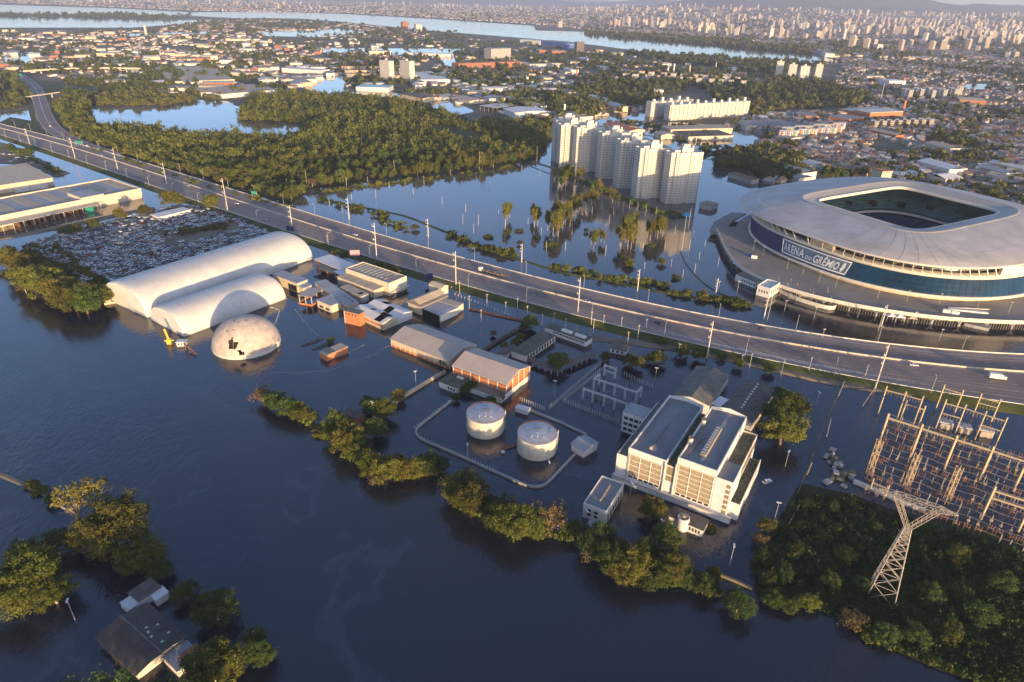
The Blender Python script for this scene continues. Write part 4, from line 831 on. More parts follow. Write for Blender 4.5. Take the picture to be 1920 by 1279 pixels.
# brick hall
t, L, W = hall('brick_hall', 'orange brick hall with pinkish gabled roof and white frames', (850, 685.5), (950, 721), (888, 652), 8.2, 'brick_orange', 'pink_roof', ridge=3.4, over=.7)
for k in range(7): panel('column', t, L * k / 6 - .2, L * k / 6 + .25, -.18, .0, -1, 8.0, 'white_paint')
face_windows(t, .2, L - .2, -.03, 42, 6.9, 7.5, .6, 'hole_dark', t=.05)
MB().box(L, L + .14, 0, W, -1.5, 3.0).build('gable_white_base', 'white_paint', t)
for k in range(5): panel('gable_column', t, L, L + .18, W * k / 4 - .22, W * k / 4 + .22, 3.0, 8.0 + 3.2 * (1 - abs(k - 2) / 2) - .3, 'white_paint')
for zz in (4.2,): face_windows(t, .5, W - .5, L + .04, 16, zz - .5, zz + .1, .5, 'hole_dark', 'y', t=.05)
MB().beam((L + .1, 0, 8.2), (L + .1, W / 2, 11.5), .2, .7).build('barge_board', 'white_paint', t); MB().beam((L + .1, W, 8.2), (L + .1, W / 2, 11.5), .2, .7).build('barge_board', 'white_paint', t)
tb = t; t, L, W = hall('annex_block', 'low white annex with dark flat roof left of the brick hall', (823, 714.5), (857, 728), (851, 695), 3.6, 'white_paint', 'moss_roof', over=.15); face_windows(t, L * .45, L * .9, -.03, 3, 1.0, 2.4, .55)
for k in range(3): panel('roof_unit', t, L * .45 + k * 1.4, L * .45 + k * 1.4 + 1.0, abs(W) * .62, abs(W) * .62 + 1.2, 3.65, 4.6, 'white_paint')
hall('annex_strip', 'low white strip with dark roof along the front of the brick hall', (871, 722), (939, 746), (882, 708.5), 3.3, 'white_paint', 'dark_roof', over=.15)
# courtyard group
t, L, W = hall('long_white_block', 'long white one-storey block with mossy flat roof by the flooded courtyard', (959, 657.5), (986, 667), (1014, 620), 4, 'white_paint', 'moss_roof', over=.3); face_windows(t, 1, W - 1, L + .02, 10, .6, 3.2, .55, 'hole_dark', 'y')
t, L, W = hall('white_office_block', 'low white block with two white roof boxes beyond the flooded courtyard', (1022, 613), (1099, 640), (1034, 606), 3.6, 'white_paint', 'moss_roof', over=.3); face_windows(t, L * .2, L - 1, -.03, 14, 1.6, 2.6, .7)
for k in (.36, .68): MB().box(L * k, L * k + 7, W * .25, W * .6, 3.65, 4.7).build('roof_box', 'white_paint', t)
hall('low_brown_shed', 'low brown-roofed shed left of the long white block', (932, 662), (949, 666), (955, 644), 2.4, 'white_paint', 'brown_roof', over=.2)
canopy('walkway_canopy', 'brown walkway roof on the right side of the flooded courtyard', (1069, 688), (1056, 681), (1107, 655), 2.4, 'brown_roof', 'concrete', 2, 6)
canopy('walkway_canopy', 'brown walkway roof along the front of the flooded courtyard', (987, 676), (1046, 699), (995, 669), 2.4, 'brown_roof', 'concrete', 6, 2)
t, L, W = hall('guardhouse', 'small white guardhouse with dark roof near the highway', (1144, 651), (1173, 658), (1152, 643), 3.2, 'white_paint', 'brown_roof', over=.8); face_windows(t, .5, L - .5, -.03, 3, .6, 2.2, .4)
# --- pump shed, little house, roadside walls
t, L, W = hall('pump_shed', 'white pump shed with grey and pink roof at the tank yard corner', (1072, 832), (1095, 846), (1094, 814.5), 3.8, 'white_paint', 'grey_roof', ridge=1.2, over=.5)
t, L, W = hall('terracotta_house', 'small pink house with pitched roof on the river bank', (648, 774), (669, 786), (661, 765), 3.6, 'terracotta', 'brown_roof', ridge=1.3, over=.4)
hall('white_meter_box', 'small white box hut on the wall behind the tanks', (966, 764), (989, 771), (969, 757), 2.4, 'white_paint', 'white_roof', over=.2)
def pix_wall(name, pix, h, w, m, label, step=4, sm=0):
    l = resample([G(x, y)[:2] for x, y in pix], step)
    if sm: l = smooth_line(l, sm)
    return wall_along(name, l, h + .8, w, -.8, m, label, 'wall')
pix_wall('bund_wall', [(846, 754), (778, 806), (778, 816), (785, 824), (852, 852), (990, 914), (1012, 918), (1024, 911), (1078, 853)], 1.0, .8, 'concrete', 'grey bund wall curving round the two storage tanks', 2.5, 3)
pix_wall('bund_wall', [(1100, 817), (1050, 793), (992, 770)], 1.0, .8, 'concrete', 'straight bund wall behind the right storage tank', 3)
pix_wall('boundary_wall', [(835, 700), (811, 713), (747, 752), (700, 790)], 2.0, .8, 'tan_wall', 'tan boundary wall running from the brick hall to the bank')
pix_wall('boundary_wall', [(985, 612), (935, 640), (905, 660)], 2.0, .8, 'brown_roof', 'dark boundary wall left of the courtyard group')
pix_wall('boundary_wall', [(880, 580), (930, 592), (985, 603), (1010, 607)], 1.2, .7, 'terracotta', 'reddish wall at the highway end of the flooded field')
for i, (x, y, lb) in enumerate(((1385, 1085, 0), (1400, 1098, 0))): pass
pix_wall('boundary_wall', [(1345, 1078), (1375, 1090), (1410, 1105)], 1.0, .8, 'mud', 'low muddy wall near the thicket shore')
# bund railing posts
t = thing('bund_railing', 'row of short posts along the bund wall of the tanks', 'railing')
for k, (px_, py_) in enumerate([(846 + (778 - 846) * i / 14, 754 + (806 - 754) * i / 14) for i in range(15)] + [(785 + (930 - 785) * i / 26, 824 + (886 - 824) * i / 26) for i in range(27)]):
    g = G(px_, py_); MB().box(g[0] - .08, g[0] + .08, g[1] - .08, g[1] + .08, .9, 2.3).build('post', 'pale_concrete', t)
# --- storage tanks
def tank(label, x, y, rp, h):
    r = rp * DIST(x, y, 5) / FPX; g = G(x, y); d = np.array([g[0], g[1]]) / math.hypot(g[0], g[1]); c = g[:2] + d * r; t = thing('storage_tank', label, 'tank', (c[0], c[1], 0), 0)
    for k in range(4):
        z0, z1 = -1.5 + (h + 1.5) * k / 4, -1.5 + (h + 1.5) * (k + 1) / 4; mb = MB(); mb.lathe([(r + .0, z0), (r + .0, z1)], 56); mb.smooth = True; mb.build('shell_course', 'cream_tank', t)
    mb = MB(); mb.lathe([(r + .12, h - .05), (r + .12, h + .12), (r - .4, h + .14), (r * .5, h + .45), (.02, h + .75)], 56); mb.build('roof', 'tank_roof', t)
    for k in range(1, 4): MB().lathe([(r + .02, h * k / 4 - .06), (r + .07, h * k / 4 - .06), (r + .07, h * k / 4 + .06), (r + .02, h * k / 4 + .06)], 56).build('ring_seam', 'cream_tank', t)
    for k in range(40):
        a = 2 * math.pi * k / 40
        if -2.6 < a - math.pi < -.4 or True: MB().box((r - .1) * math.cos(a) - .05, (r - .1) * math.cos(a) + .05, (r - .1) * math.sin(a) - .05, (r - .1) * math.sin(a) + .05, h + .1, h + .9).build('rail_post', 'rust', t)
    MB().lathe([(r - .14, h + .85), (r - .06, h + .85), (r - .06, h + .95), (r - .14, h + .95), (r - .14, h + .85)], 48).build('hand_rail', 'rust', t)
    mb = MB()
    for k in range(16): a = .15 + k * .05; mb.box((r + .5) * math.cos(a) - .5, (r + .5) * math.cos(a) + .5, (r + .5) * math.sin(a) - .3, (r + .5) * math.sin(a) + .3, h * (1 - k / 16) - .1, h * (1 - k / 16))
    mb.build('stair', 'metal_grey', t)
    MB().tube((r + .4, 0, -.5), (r + .4, 0, h + 2), .12).build('riser_pipe', 'white_paint', t); MB().box(-1.8, 1.8, r * .2, r * .2 + .5, h + .6, h + .85).build('roof_walkway', 'dark_roof', t)
    for q in range(3): MB().tube((r * .3 * (q - 1), -r * .4, h + .3), (r * .3 * (q - 1), -r * .4, h + 1.0), .25).build('vent', 'pale_concrete', t)
    return t
mat('cream_tank', (.54, .48, .38), .55, .16, .25); mat('tank_roof', (.42, .42, .43), .65, .22, .25)
tank('left white cylindrical storage tank inside the bund', 910, 824, 36.5, 8.5); tank('right white cylindrical storage tank inside the bund', 1005, 865, 38, 8.7)
g = G(948, 846); t = thing('pump_pipework', 'rusty pipework with a white vessel between the two tanks', 'pipework', (g[0], g[1], 0), 0); MB().tube((-1.8, -1, .6), (-.4, -1.6, .6), .7).build('vessel', 'white_paint', t)
for q in range(4): MB().tube((-2, q * .8, .5), (4 + q, 3 + q, .7), .16).build('pipe', 'rust', t)
# --- power plant
A, B = G(1150, 898), G(1366, 981); rot = math.atan2(B[1] - A[1], B[0] - A[0])
pl = thing('power_plant', 'large white power plant building with two grey-roofed halls and tall window grid', 'building', (A[0], A[1], 0), rot)
HL, HR_ = 17.4, 21.0
MB().box(-.6, 49, -.6, 1.0, -2.5, 2.6).build('plinth', 'pale_stain', pl); MB().box(-.75, 49.1, -.75, -.5, 2.2, 2.7).build('plinth_ledge', 'concrete', pl)
MB().box(0, 4.4, 1.0, 48, -2.5, 12.2).build('left_wing', 'white_paint', pl); MB().box(.3, 4.2, 1.4, 47.6, 12.2, 12.3).build('left_wing_roof', 'dark_roof', pl)
mb = MB(); mb.box(0, .3, 1.0, 48, 12.2, 12.8); mb.box(.3, 4.4, 1.0, 1.3, 12.2, 12.8); mb.build('parapet', 'white_paint', pl)
def plant_hall(x0, x1, y0, y1, h, nm):
    MB().box(x0, x1, y0, y1, -2.5, h - 1.3).build(nm + '_wall', 'white_paint', pl); xc = (x0 + x1) / 2
    mb = MB(); mb.add([(x0 + .3, y0 + .3, h - 1.25), (xc, y0 + .3, h - .35), (x1 - .3, y0 + .3, h - 1.25), (x1 - .3, y1 - .3, h - 1.25), (xc, y1 - .3, h - .35), (x0 + .3, y1 - .3, h - 1.25)], [(0, 1, 4, 5), (1, 2, 3, 4)]); mb.build(nm + '_roof', 'plant_roof', pl)
    mb = MB(); mb.box(x0, x0 + .45, y0, y1, h - 1.3, h + .1); mb.box(x1 - .45, x1, y0, y1, h - 1.3, h + .1)
    for y in (y0, y1 - .45): mb.prism([(x0 + .45, y), (x1 - .45, y), (x1 - .45, y + .45), (x0 + .45, y + .45)], h - 1.3, h + .1); 
    mb.build(nm + '_parapet', 'white_paint', pl)
    mb = MB(); yb = y1 - .2; mb.add([(x0, yb, h), (x1, yb, h), (xc, yb, h + 1.5), (x0, yb + .3, h), (x1, yb + .3, h), (xc, yb + .3, h + 1.5)], [(0, 1, 2), (5, 4, 3), (0, 2, 5, 3), (2, 1, 4, 5), (0, 3, 4, 1)]); mb.build(nm + '_gable', 'white_paint', pl)
mat('plant_roof', (.17, .175, .185), .55, .14, .06)
plant_hall(4.6, 20.8, 1.2, 49.5, HL, 'left_hall'); plant_hall(25.0, 40.6, 1.2, 45.5, HR_, 'right_hall')
MB().box(20.8, 25.0, 1.4, 45, -2.5, 15.6).build('link_block', 'white_paint', pl); MB().box(20.9, 24.9, 1.6, 45, 15.6, 15.75).build('link_roof', 'moss_roof', pl)
# window grid of the two halls: single panes between mullions
def grid(x0, x1, z0, z1, nx, nz, y=1.2, m='glass_bronze'):
    MB().box(x0 - .1, x1 + .1, y - .04, y + .02, z0 - .1, z1 + .1).build('window_recess', 'concrete', pl)
    for i in range(nx):
        for j in range(nz):
            a, b = x0 + (x1 - x0) * i / nx + .22, x0 + (x1 - x0) * (i + 1) / nx - .22; c, d = z0 + (z1 - z0) * j / nz + .22, z0 + (z1 - z0) * (j + 1) / nz - .32
            w = panel('window', pl, a, b, y - .12, y - .02, c, d, m)
            mb = MB()
            for q in range(1, 8): mb.box(-.5 + q / 8 - .012, -.5 + q / 8 + .012, -.8, -.5, -.5, .5)
            mb.build('mullion', 'cream_wall', w)
    mb = MB()
    for i in range(nx + 1): xx = x0 + (x1 - x0) * i / nx; mb.box(xx - .2, xx + .2, y - .35, y, z0 - .3, z1 + .2)
    mb.build('pillar', 'white_paint', pl)
    mb = MB()
    for j in range(nz + 1): zz = z0 + (z1 - z0) * j / nz; mb.box(x0, x1, y - .28, y, zz - .24, zz + .16)
    mb.build('sill_band', 'cream_wall', pl)
grid(5.6, 19.4, 4.6, 14.6, 3, 4); grid(26.0, 40.0, 4.6, 18.0, 3, 6)
face_windows(pl, 5.6, 19.4, 1.12, 6, 3.2, 4.1, .7, 'glass_dark'); face_windows(pl, 26.0, 40.0, 1.12, 6, 3.2, 4.1, .7, 'glass_dark')
panel('window', pl, 21.3, 24.6, 1.25, 1.45, 11.2, 15.0, 'glass_bronze'); panel('window', pl, 21.3, 24.6, 1.25, 1.45, 8.2, 10.6, 'glass_bronze')
MB().box(20.3, 21.0, .6, 1.3, -2, 17).build('corner_pier', 'white_paint', pl); MB().box(24.8, 25.4, .6, 1.3, -2, 18).build('corner_pier', 'white_paint', pl); MB().tube((20.6, .45, 2), (20.6, .45, 16), .12).build('drain_pipe', 'concrete', pl); MB().tube((5.0, .9, 2), (5.0, .9, 15), .1).build('drain_pipe', 'concrete', pl)
MB().box(40.6, 47.2, 1.0, 14.5, -2.5, 17.6).build('stair_block', 'pale_stain', pl); MB().box(40.8, 47.0, 1.2, 14.3, 17.6, 17.75).build('stair_block_roof', 'plant_roof', pl)
mb = MB(); mb.box(40.6, 47.2, 1.0, 1.3, 17.6, 18.4); mb.box(46.9, 47.2, 1.3, 14.5, 17.6, 18.4); mb.build('parapet', 'pale_stain', pl)
for k in range(6): panel('window', pl, 45.0, 46.6, .9, 1.05, 2.6 + 2.5 * k, 4.2 + 2.5 * k, 'glass_bronze')
MB().box(40.6, 46.6, 14.5, 43.5, -2.5, 14.2).build('terrace_block', 'white_paint', pl); MB().box(40.8, 46.3, 14.7, 43.2, 14.2, 14.35).build('terrace_roof', 'moss_roof', pl)
mb = MB(); mb.box(46.3, 46.6, 14.5, 43.5, 14.2, 15.2); mb.box(40.6, 46.3, 43.2, 43.5, 14.2, 15.2); mb.build('parapet', 'cream_wall', pl)
face_windows(pl, 15, 43, 46.62, 10, 9.0, 13.0, .75, 'glass_bronze', 'y')
MB().box(46.6, 51.0, 3.0, 37, -2.5, 7.0).build('low_terrace', 'white_paint', pl); MB().box(46.7, 50.7, 3.2, 36.7, 7.0, 7.15).build('low_terrace_roof', 'moss_roof', pl); mb = MB(); mb.box(50.7, 51.0, 3.0, 37, 7.0, 7.9); mb.box(46.6, 50.7, 3.0, 3.3, 7.0, 7.9); mb.build('parapet', 'white_paint', pl)
mb = MB(); rg = random.Random(4)
for k in range(120): x, y = rg.uniform(46.9, 50.4), rg.uniform(4, 36); s_ = rg.uniform(.12, .4); mb.box(x, x + s_, y, y + s_ * 1.5, 7.15, 7.2 + s_)
for k in range(90): x, y = rg.uniform(41.2, 46), rg.uniform(15, 43); s_ = rg.uniform(.1, .32); mb.box(x, x + s_, y, y + s_ * 1.5, 14.35, 14.38 + s_)
for k in range(120): x, y = rg.uniform(21.2, 24.6), rg.uniform(2, 44); s_ = rg.uniform(.1, .35); mb.box(x, x + s_, y, y + s_ * 1.5, 15.75, 15.8 + s_)
mb.build('roof_weeds', 'leaf_olive', pl, kind='stuff')
MB().box(12.2, 12.7, 6.5, 27, HL - .4, HL + .2).build('roof_vent', 'dark_roof', pl); MB().box(12.0, 12.9, 5.4, 6.5, HL - .5, HL + .8).build('vent_head', 'tan_roof', pl)
mv = MB().box(31.6, 33.6, 8, 30, HR_ - .5, HR_ + .7).build('monitor_roof', 'dark_roof', pl)
for k in range(11): panel('monitor_slat', pl, 31.7, 33.3, 8.6 + 2 * k, 9.8 + 2 * k, HR_ + .7, HR_ + .9, 'metal_grey')
MB().box(33.6, 34.0, 8, 30, HR_ - .4, HR_ + .5).build('monitor_rail', 'tan_roof', pl)
for x, y in ((25.6, 14.5), (26.0, 30.5)):
    v = MB(); v.tube((x, y, HR_ - 2), (x, y, HR_ + 1.8), 1.0, 1.0, 16); v.build('exhaust_stack', 'cream_wall', pl); MB().lathe([(1.15, HR_ + 1.7), (1.15, HR_ + 2.0), (.8, HR_ + 2.0), (.7, HR_ + 1.2)], 16, cx=x, cy=y).build('stack_rim', 'rust', pl)
for k in range(5): MB().tube((random.uniform(27, 31), random.uniform(6, 24), HR_ - 1.2), (random.uniform(27, 31), random.uniform(6, 24), HR_ + .1), .12).build('roof_pipe', 'rust', pl)
# office annex on the left
loc = pl.matrix_world
t = thing('office_annex', 'three-storey white office with grey flat roof left of the plant halls', 'building', tuple(A + np.array([-11.4 * math.cos(rot) - 34.3 * math.sin(rot), -11.4 * math.sin(rot) + 34.3 * math.cos(rot), 0])), rot)
MB().box(0, 11.2, 0, 8.8, -2.5, 11.0).build('wall', 'white_paint', t); MB().box(-.15, 11.2, -.15, 9, 11.0, 11.25).build('roof', 'grey_roof', t)
for zz in (1.2, 4.2, 7.2): face_windows(t, .6, 10.6, -.03, 4, zz, zz + 1.5, .78)
t, L, W = hall('dark_gable_shed', 'dark grey gabled shed behind the power plant', (1264.6, 740), (1307, 687), (1333.6, 752), 5.5, 'white_paint', 'dark_roof', ridge=1.8, over=.5)
t, L, W = hall('dark_ridge_shed', 'dark gabled shed with white ridge vents behind the round trees', (1352, 772), (1396, 713), (1410, 795), 5.0, 'concrete', 'brown_roof', ridge=2.0, over=.4)
for k in range(10): panel('ridge_vent', t, L * (.15 + .08 * k), L * (.15 + .08 * k) + .9, W / 2 - .5, W / 2 + .5, 7.1, 7.6, 'white_paint')
canopy('white_lean_to', 'small white lean-to roof beside the dark gabled shed', (1333, 757), (1350, 764), (1345, 741), 4.5, 'white_roof', 'concrete', 2)
t, L, W = hall('white_store', 'white flat-roofed store in front of the power plant', (1094, 943), (1137.5, 959), (1133, 893), 7.0, 'white_paint', 'plant_roof', parapet=.7)
for zz in (1.8, 3.8): face_windows(t, L * .12, L * .72, -.03, 2, zz, zz + 1.1, .5)
face_windows(t, 1, abs(W) - 1, L + .03, 6, 1.0, 3.6, .45, 'glass_dark', 'y'); MB().box(L * .5, L * .56, W * .25, W * .8, 6.4, 7.0).build('roof_vent', 'tan_roof', t)
MB().box(L * .35, L * 1.02, -4.2, -.1, -1, .7).build('landing', 'concrete', t)
t, L, W = hall('low_store', 'low grey-roofed store behind the round white cistern', (1255, 967), (1318, 994), (1264, 949), 3.8, 'white_paint', 'brown_roof', over=.3); face_windows(t, L * .5, L * .95, -.03, 5, 1.2, 2.6, .5)
g = G(1281, 999); c = thing('round_cistern', 'round white open-topped cistern in front of the low store', 'cistern', (g[0], g[1] + 2.5, 0))
mb = MB(); mb.lathe([(2.3, -2), (2.3, 5.6), (2.1, 5.7), (2.0, 5.4), (2.0, 4.6), (.01, 4.5)], 28); mb.build('shell', 'white_paint', c); MB().beam((-2, 0, 5.8), (2, .2, 5.8), .3).build('cross_beam', 'rust', c); MB().beam((0, -2, 5.8), (.3, 2, 5.8), .3).build('cross_beam', 'rust', c); MB().tube((0, 0, 4.4), (0, 0, 6.3), .7).build('hopper', 'tan_roof', c)
# --- foreground houses
t, L, W = hall('ribbed_roof_house', 'dark house with wide ribbed gabled roof in the foreground water', (182, 1196), (254, 1265), (275, 1131), 3.2, 'brown_roof', 'dark_roof', ridge=None)
for ch in list(t.children): bpy.data.objects.remove(ch)
MB().walls(.5, L - .5, .5, W - .5 if W > 0 else W + .5, -2, 3.0).build('wall', 'pale_concrete', t)
# ridge runs along local x (from upper left to lower right)
k_ = 1.9; mbp = MB(); Wc = W * .5
for (ya, za, yb, zb) in ((-.5 * (1 if W > 0 else -1), 3.0, Wc, 3.0 + k_), (W + .5 * (1 if W > 0 else -1), 3.0, Wc, 3.0 + k_)): mbp.add([(-.5, ya, za), (L + .5, ya, za), (L + .5, yb, zb), (-.5, yb, zb)], [(0, 1, 2, 3)])
mbp.build('roof_deck', 'ribbed_dark' if 'ribbed_dark' in MATS else 'brown_roof', t)
nr = 30
for i in range(nr + 1):
    x = -.45 + (L + .9) * i / nr
    for ya, sg_ in ((-.5 * (1 if W > 0 else -1), 0), (W + .5 * (1 if W > 0 else -1), 1)): MB().beam((x, ya, 3.12), (x, Wc, 3.12 + k_), .22, .2).build('roof_rib', 'rib_grey' if 'rib_grey' in MATS else mat('rib_grey', (.12, .11, .10), .8, .3, .4), t)
MB().beam((-.5, Wc, 3.2 + k_), (L + .5, Wc, 3.2 + k_), .5, .2).build('ridge_cap', 'dark_roof', t)
for k in range(6): panel('white_patch', t, L * random.uniform(.35, .9), L * random.uniform(.35, .9) + .01, 0, .01, 0, .01, 'white_paint') if False else None
for x, y in ((.45, .62), (.55, .58), (.66, .56), (.5, .8), (.75, .82), (.85, .62)): panel('roof_patch', t, L * x, L * x + .8, W * y, W * y + .8, 3.2 + k_ * (1 - abs(y - .5) * 2), 3.4 + k_ * (1 - abs(y - .5) * 2), 'pale_concrete')
t2, L, W = hall('lean_to_grey', 'grey lean-to roof attached right of the ribbed roof house', (305, 1232), (332, 1259), (347, 1197), 2.6, 'pale_concrete', 'grey_roof', over=.1)
t2, L, W = hall('terracotta_lean_to', 'old terracotta-roofed shed right of the grey lean-to', (335, 1230), (353, 1247), (367, 1206), 2.8, 'brown_roof', 'terracotta', over=.15)
t2, L, W = hall('little_grey_house', 'little house with grey-brown roof above the ribbed roof house', (240, 1111), (260, 1128), (283, 1084), 3.4, 'white_paint', 'brown_roof', over=.2)
t2, L, W = hall('white_porch', 'white flat porch roof left of the little house', (225, 1130), (242, 1144), (244, 1115), 2.6, 'white_paint', 'white_roof', over=.1)
t2, L, W = hall('white_side_room', 'white side room at the right of the little house', (279, 1113), (292, 1126), (303, 1097), 2.8, 'white_paint', 'white_roof', over=.1)
# --- warehouses at the upper left
t, L, W = hall('long_warehouse', 'long cream warehouse with parapet and grey roof at the left edge', (-60, 418), (266, 352), (-60, 372), 9.0, 'cream_wall', 'grey_roof', parapet=1.4)
for ch in list(t.children): bpy.data.objects.remove(ch)
loc, rot_, L, W = FRAME((-60, 417), (264, 353.5), (210, 333), 9.0); t.location = loc; t.rotation_euler = (0, 0, rot_)
MB().walls(0, L, 0, W, -2, 7.6).build('wall', 'cream_wall', t)
for k in range(14): panel('roof_bay', t, L * k / 14 + .1, L * (k + 1) / 14 - .1, .5, W - .5, 7.6, 7.8 + .25 * (k % 2), 'tan_roof' if k % 2 else 'grey_roof')
mb = MB(); mb.box(0, L, 0, .4, 7.6, 9.4); mb.box(0, L, W - .4, W, 7.6, 9.0); mb.box(L - .4, L, .4, W - .4, 7.6, 9.2); mb.build('parapet', 'cream_wall', t)
MB().box(L * .62, L * .76, .6, W * .45, 8.0, 10.6).build('roof_house', 'cream_wall', t); MB().box(L * .625, L * .755, .9, W * .43, 10.6, 10.7).build('roof_house_cover', 'grey_roof', t)
for k in range(10): panel('wall_bay', t, L * (.84 + .016 * k), L * (.84 + .016 * k) + 1.2, -.1, .1, 0, 3.0, 'concrete')
c, L2, W2 = canopy('long_canopy', 'long cream canopy in front of the cream warehouse', (-60, 437), (190, 383), (-60, 425), 5.0, 'cream_wall', 'white_paint', 14, 2)
panel('green_panel', c, L2 * .86, L2 * .93, -.2, .2, 0, 4.4, 'sign_green')
for k in range(11): panel('stall_partition', c, L2 * (.35 + .05 * k), L2 * (.35 + .05 * k) + .3, .6, abs(W2) * .9 * (1 if W2 > 0 else -1), -1, 3.6, 'rust')
t, L, W = hall('flat_tan_warehouse', 'tan flat-roofed warehouse at the upper left edge', (-60, 356), (98, 333), (72, 303), 8.0, 'tan_wall', 'tan_wall', over=.6)
MB().box(L * .5, L * .9, -6, -.5, -1, 4).build('loading_dock', 'pale_concrete', t)
t, L, W = hall('yard_office', 'low white-roofed office at the highway side of the scrapyard', (298, 407), (357, 393), (292, 400), 3.4, 'white_paint', 'white_roof')

# ================================================================== STADIUM
SC, SANG = (310.5, 518.0), .51
def sring(a, b, n, z, N=144):
    o = []
    for i in range(N):
        t = 2 * math.pi * i / N; c, s_ = math.cos(t), math.sin(t)
        o.append((a * math.copysign(abs(c) ** (2 / n), c), b * math.copysign(abs(s_) ** (2 / n), s_), z))
    return o
st = thing('football_stadium', 'round football stadium with white roof ring and blue facade at right', 'stadium', (*SC, 0), SANG)
def rings(rs, name, m, parent=st, smooth=True, skip=None):
    mb = MB(); N = len(rs[0])
    for r in rs: mb.v += [tuple(p) for p in r]
    for k in range(len(rs) - 1):
        for i in range(N):
            if skip and skip(i): continue
            mb.f.append((k * N + i, k * N + (i + 1) % N, (k + 1) * N + (i + 1) % N, (k + 1) * N + i)); mb.m.append(0)
    mb.smooth = smooth; return mb.build(name, m, parent)
EDGE = dict(a=119, b=108, n=2.85); CRE = dict(a=73.5, b=57, n=5.0); LIP = dict(a=57.5, b=44, n=9.0)
def mixr(t, z): return sring(EDGE['a'] + (CRE['a'] - EDGE['a']) * t, EDGE['b'] + (CRE['b'] - EDGE['b']) * t, EDGE['n'] + (CRE['n'] - EDGE['n']) * t, z)
# roof: 72 radial panels with joints
N = 144
R_ = [mixr(0, 34.0), mixr(.03, 34.6), mixr(.35, 37.2), mixr(.68, 39.6), mixr(1, 41.4)]
for s_ in range(48):
    mb = MB(); i0 = s_ * 3; vs = []
    for r in R_:
        for k in range(4):
            p = Vector(r[(i0 + k) % N])
            if k in (0, 3): q = Vector(r[(i0 + (1 if k == 0 else 2)) % N]); p = p + (q - p).normalized() * .10
            vs.append(p)
    mb.add(vs, [(a * 4 + k, a * 4 + k + 1, (a + 1) * 4 + k + 1, (a + 1) * 4 + k) for a in range(4) for k in range(3)]); mb.smooth = True; mb.build('roof_panel', 'stadium_roof', st)
rings([[(p[0], p[1], p[2] - .5) for p in r] for r in R_], 'roof_underside', 'concrete')
q_ = mixr(.35, 37.3); rings([q_, [(p[0] * .996, p[1] * .996, p[2] + .12) for p in q_], [(p[0] * .992, p[1] * .992, p[2] + .05) for p in q_]], 'roof_ring_seam', 'stadium_white')
rings([mixr(1, 41.4), mixr(1.02, 42.1), sring(72.0, 55.5, 5.2, 41.9), sring(66, 51, 6.5, 40.9), sring(LIP['a'], LIP['b'], LIP['n'], 39.6)], 'inner_band', 'stadium_roof_band')
rings([sring(58.4, 44.9, 9, 39.8), sring(57.6, 44.1, 9, 40.4), sring(56.8, 43.3, 9, 39.8), sring(57.2, 43.7, 9, 38.0)], 'inner_lip', 'stadium_white')
rings([mixr(0, 34.0), sring(119.4, 108.4, 2.85, 33.7), sring(119.2, 108.2, 2.85, 32.9), sring(117.5, 106.5, 2.85, 32.6)], 'roof_fascia', 'stadium_white')
rings([sring(117.5, 106.5, 2.85, 32.6), sring(90, 80, 2.9, 33.5)], 'eave_soffit', 'concrete')
# facade
FT = dict(a=108.5, b=105.0, n=2.5); FB = dict(a=110.5, b=107.5, n=2.25)
rings([sring(FB['a'], FB['b'], FB['n'], 9.8), sring(FT['a'], FT['b'], FT['n'], 22.8)], 'blue_facade', 'seat_blue')
rings([sring(FT['a'] + .2, FT['b'] + .2, 2.5, 22.6), sring(FT['a'] + 1.3, FT['b'] + 1.3, 2.5, 22.8), sring(FT['a'] + 1.3, FT['b'] + 1.3, 2.5, 24.6), sring(FT['a'] - 6, FT['b'] - 6, 2.5, 24.7)], 'upper_ledge', 'stadium_white')
rings([sring(FB['a'], FB['b'], 2.25, 9.9), sring(FB['a'] + 1.6, FB['b'] + 1.6, 2.25, 9.8), sring(FB['a'] + 1.6, FB['b'] + 1.6, 2.25, 8.4), sring(FB['a'] - 2, FB['b'] - 2, 2.25, 8.2)], 'lower_ledge', 'stadium_white')
rings([sring(FB['a'] - 3, FB['b'] - 3, 2.3, 5), sring(FB['a'] - 3, FB['b'] - 3, 2.3, 9.4)], 'ground_wall', 'tan_wall')
rings([sring(99, 95, 2.6, 22.5), sring(97, 92, 2.7, 33.4)], 'upper_concourse_wall', 'glass_dark')
# glazing ribs of the facade
mb = MB(); a_, b_ = sring(FB['a'] + .1, FB['b'] + .1, 2.25, 10.0, 288), sring(FT['a'] + .1, FT['b'] + .1, 2.5, 22.6, 288)
for i in range(288):
    if i % 2 == 0: mb.beam(a_[i], b_[i], .22, .18)
for zz in (.33, .62): 
    q = [Vector(a_[i]).lerp(Vector(b_[i]), zz) for i in range(288)]
    for i in range(288): mb.beam(q[i], q[(i + 1) % 288], .2, .22)
mb.build('facade_rib', 'facade_blue' if 'facade_blue' in MATS else (mat('facade_blue', (.007, .05, .10), .4, .3, .3) and 'facade_blue'), st, kind='stuff')
def s_at(px_, py_, z):           # local stadium angle index for a photo point
    g = G(px_, py_, z); dx, dy = g[0] - SC[0], g[1] - SC[1]; return dx * math.cos(SANG) + dy * math.sin(SANG), -dx * math.sin(SANG) + dy * math.cos(SANG)
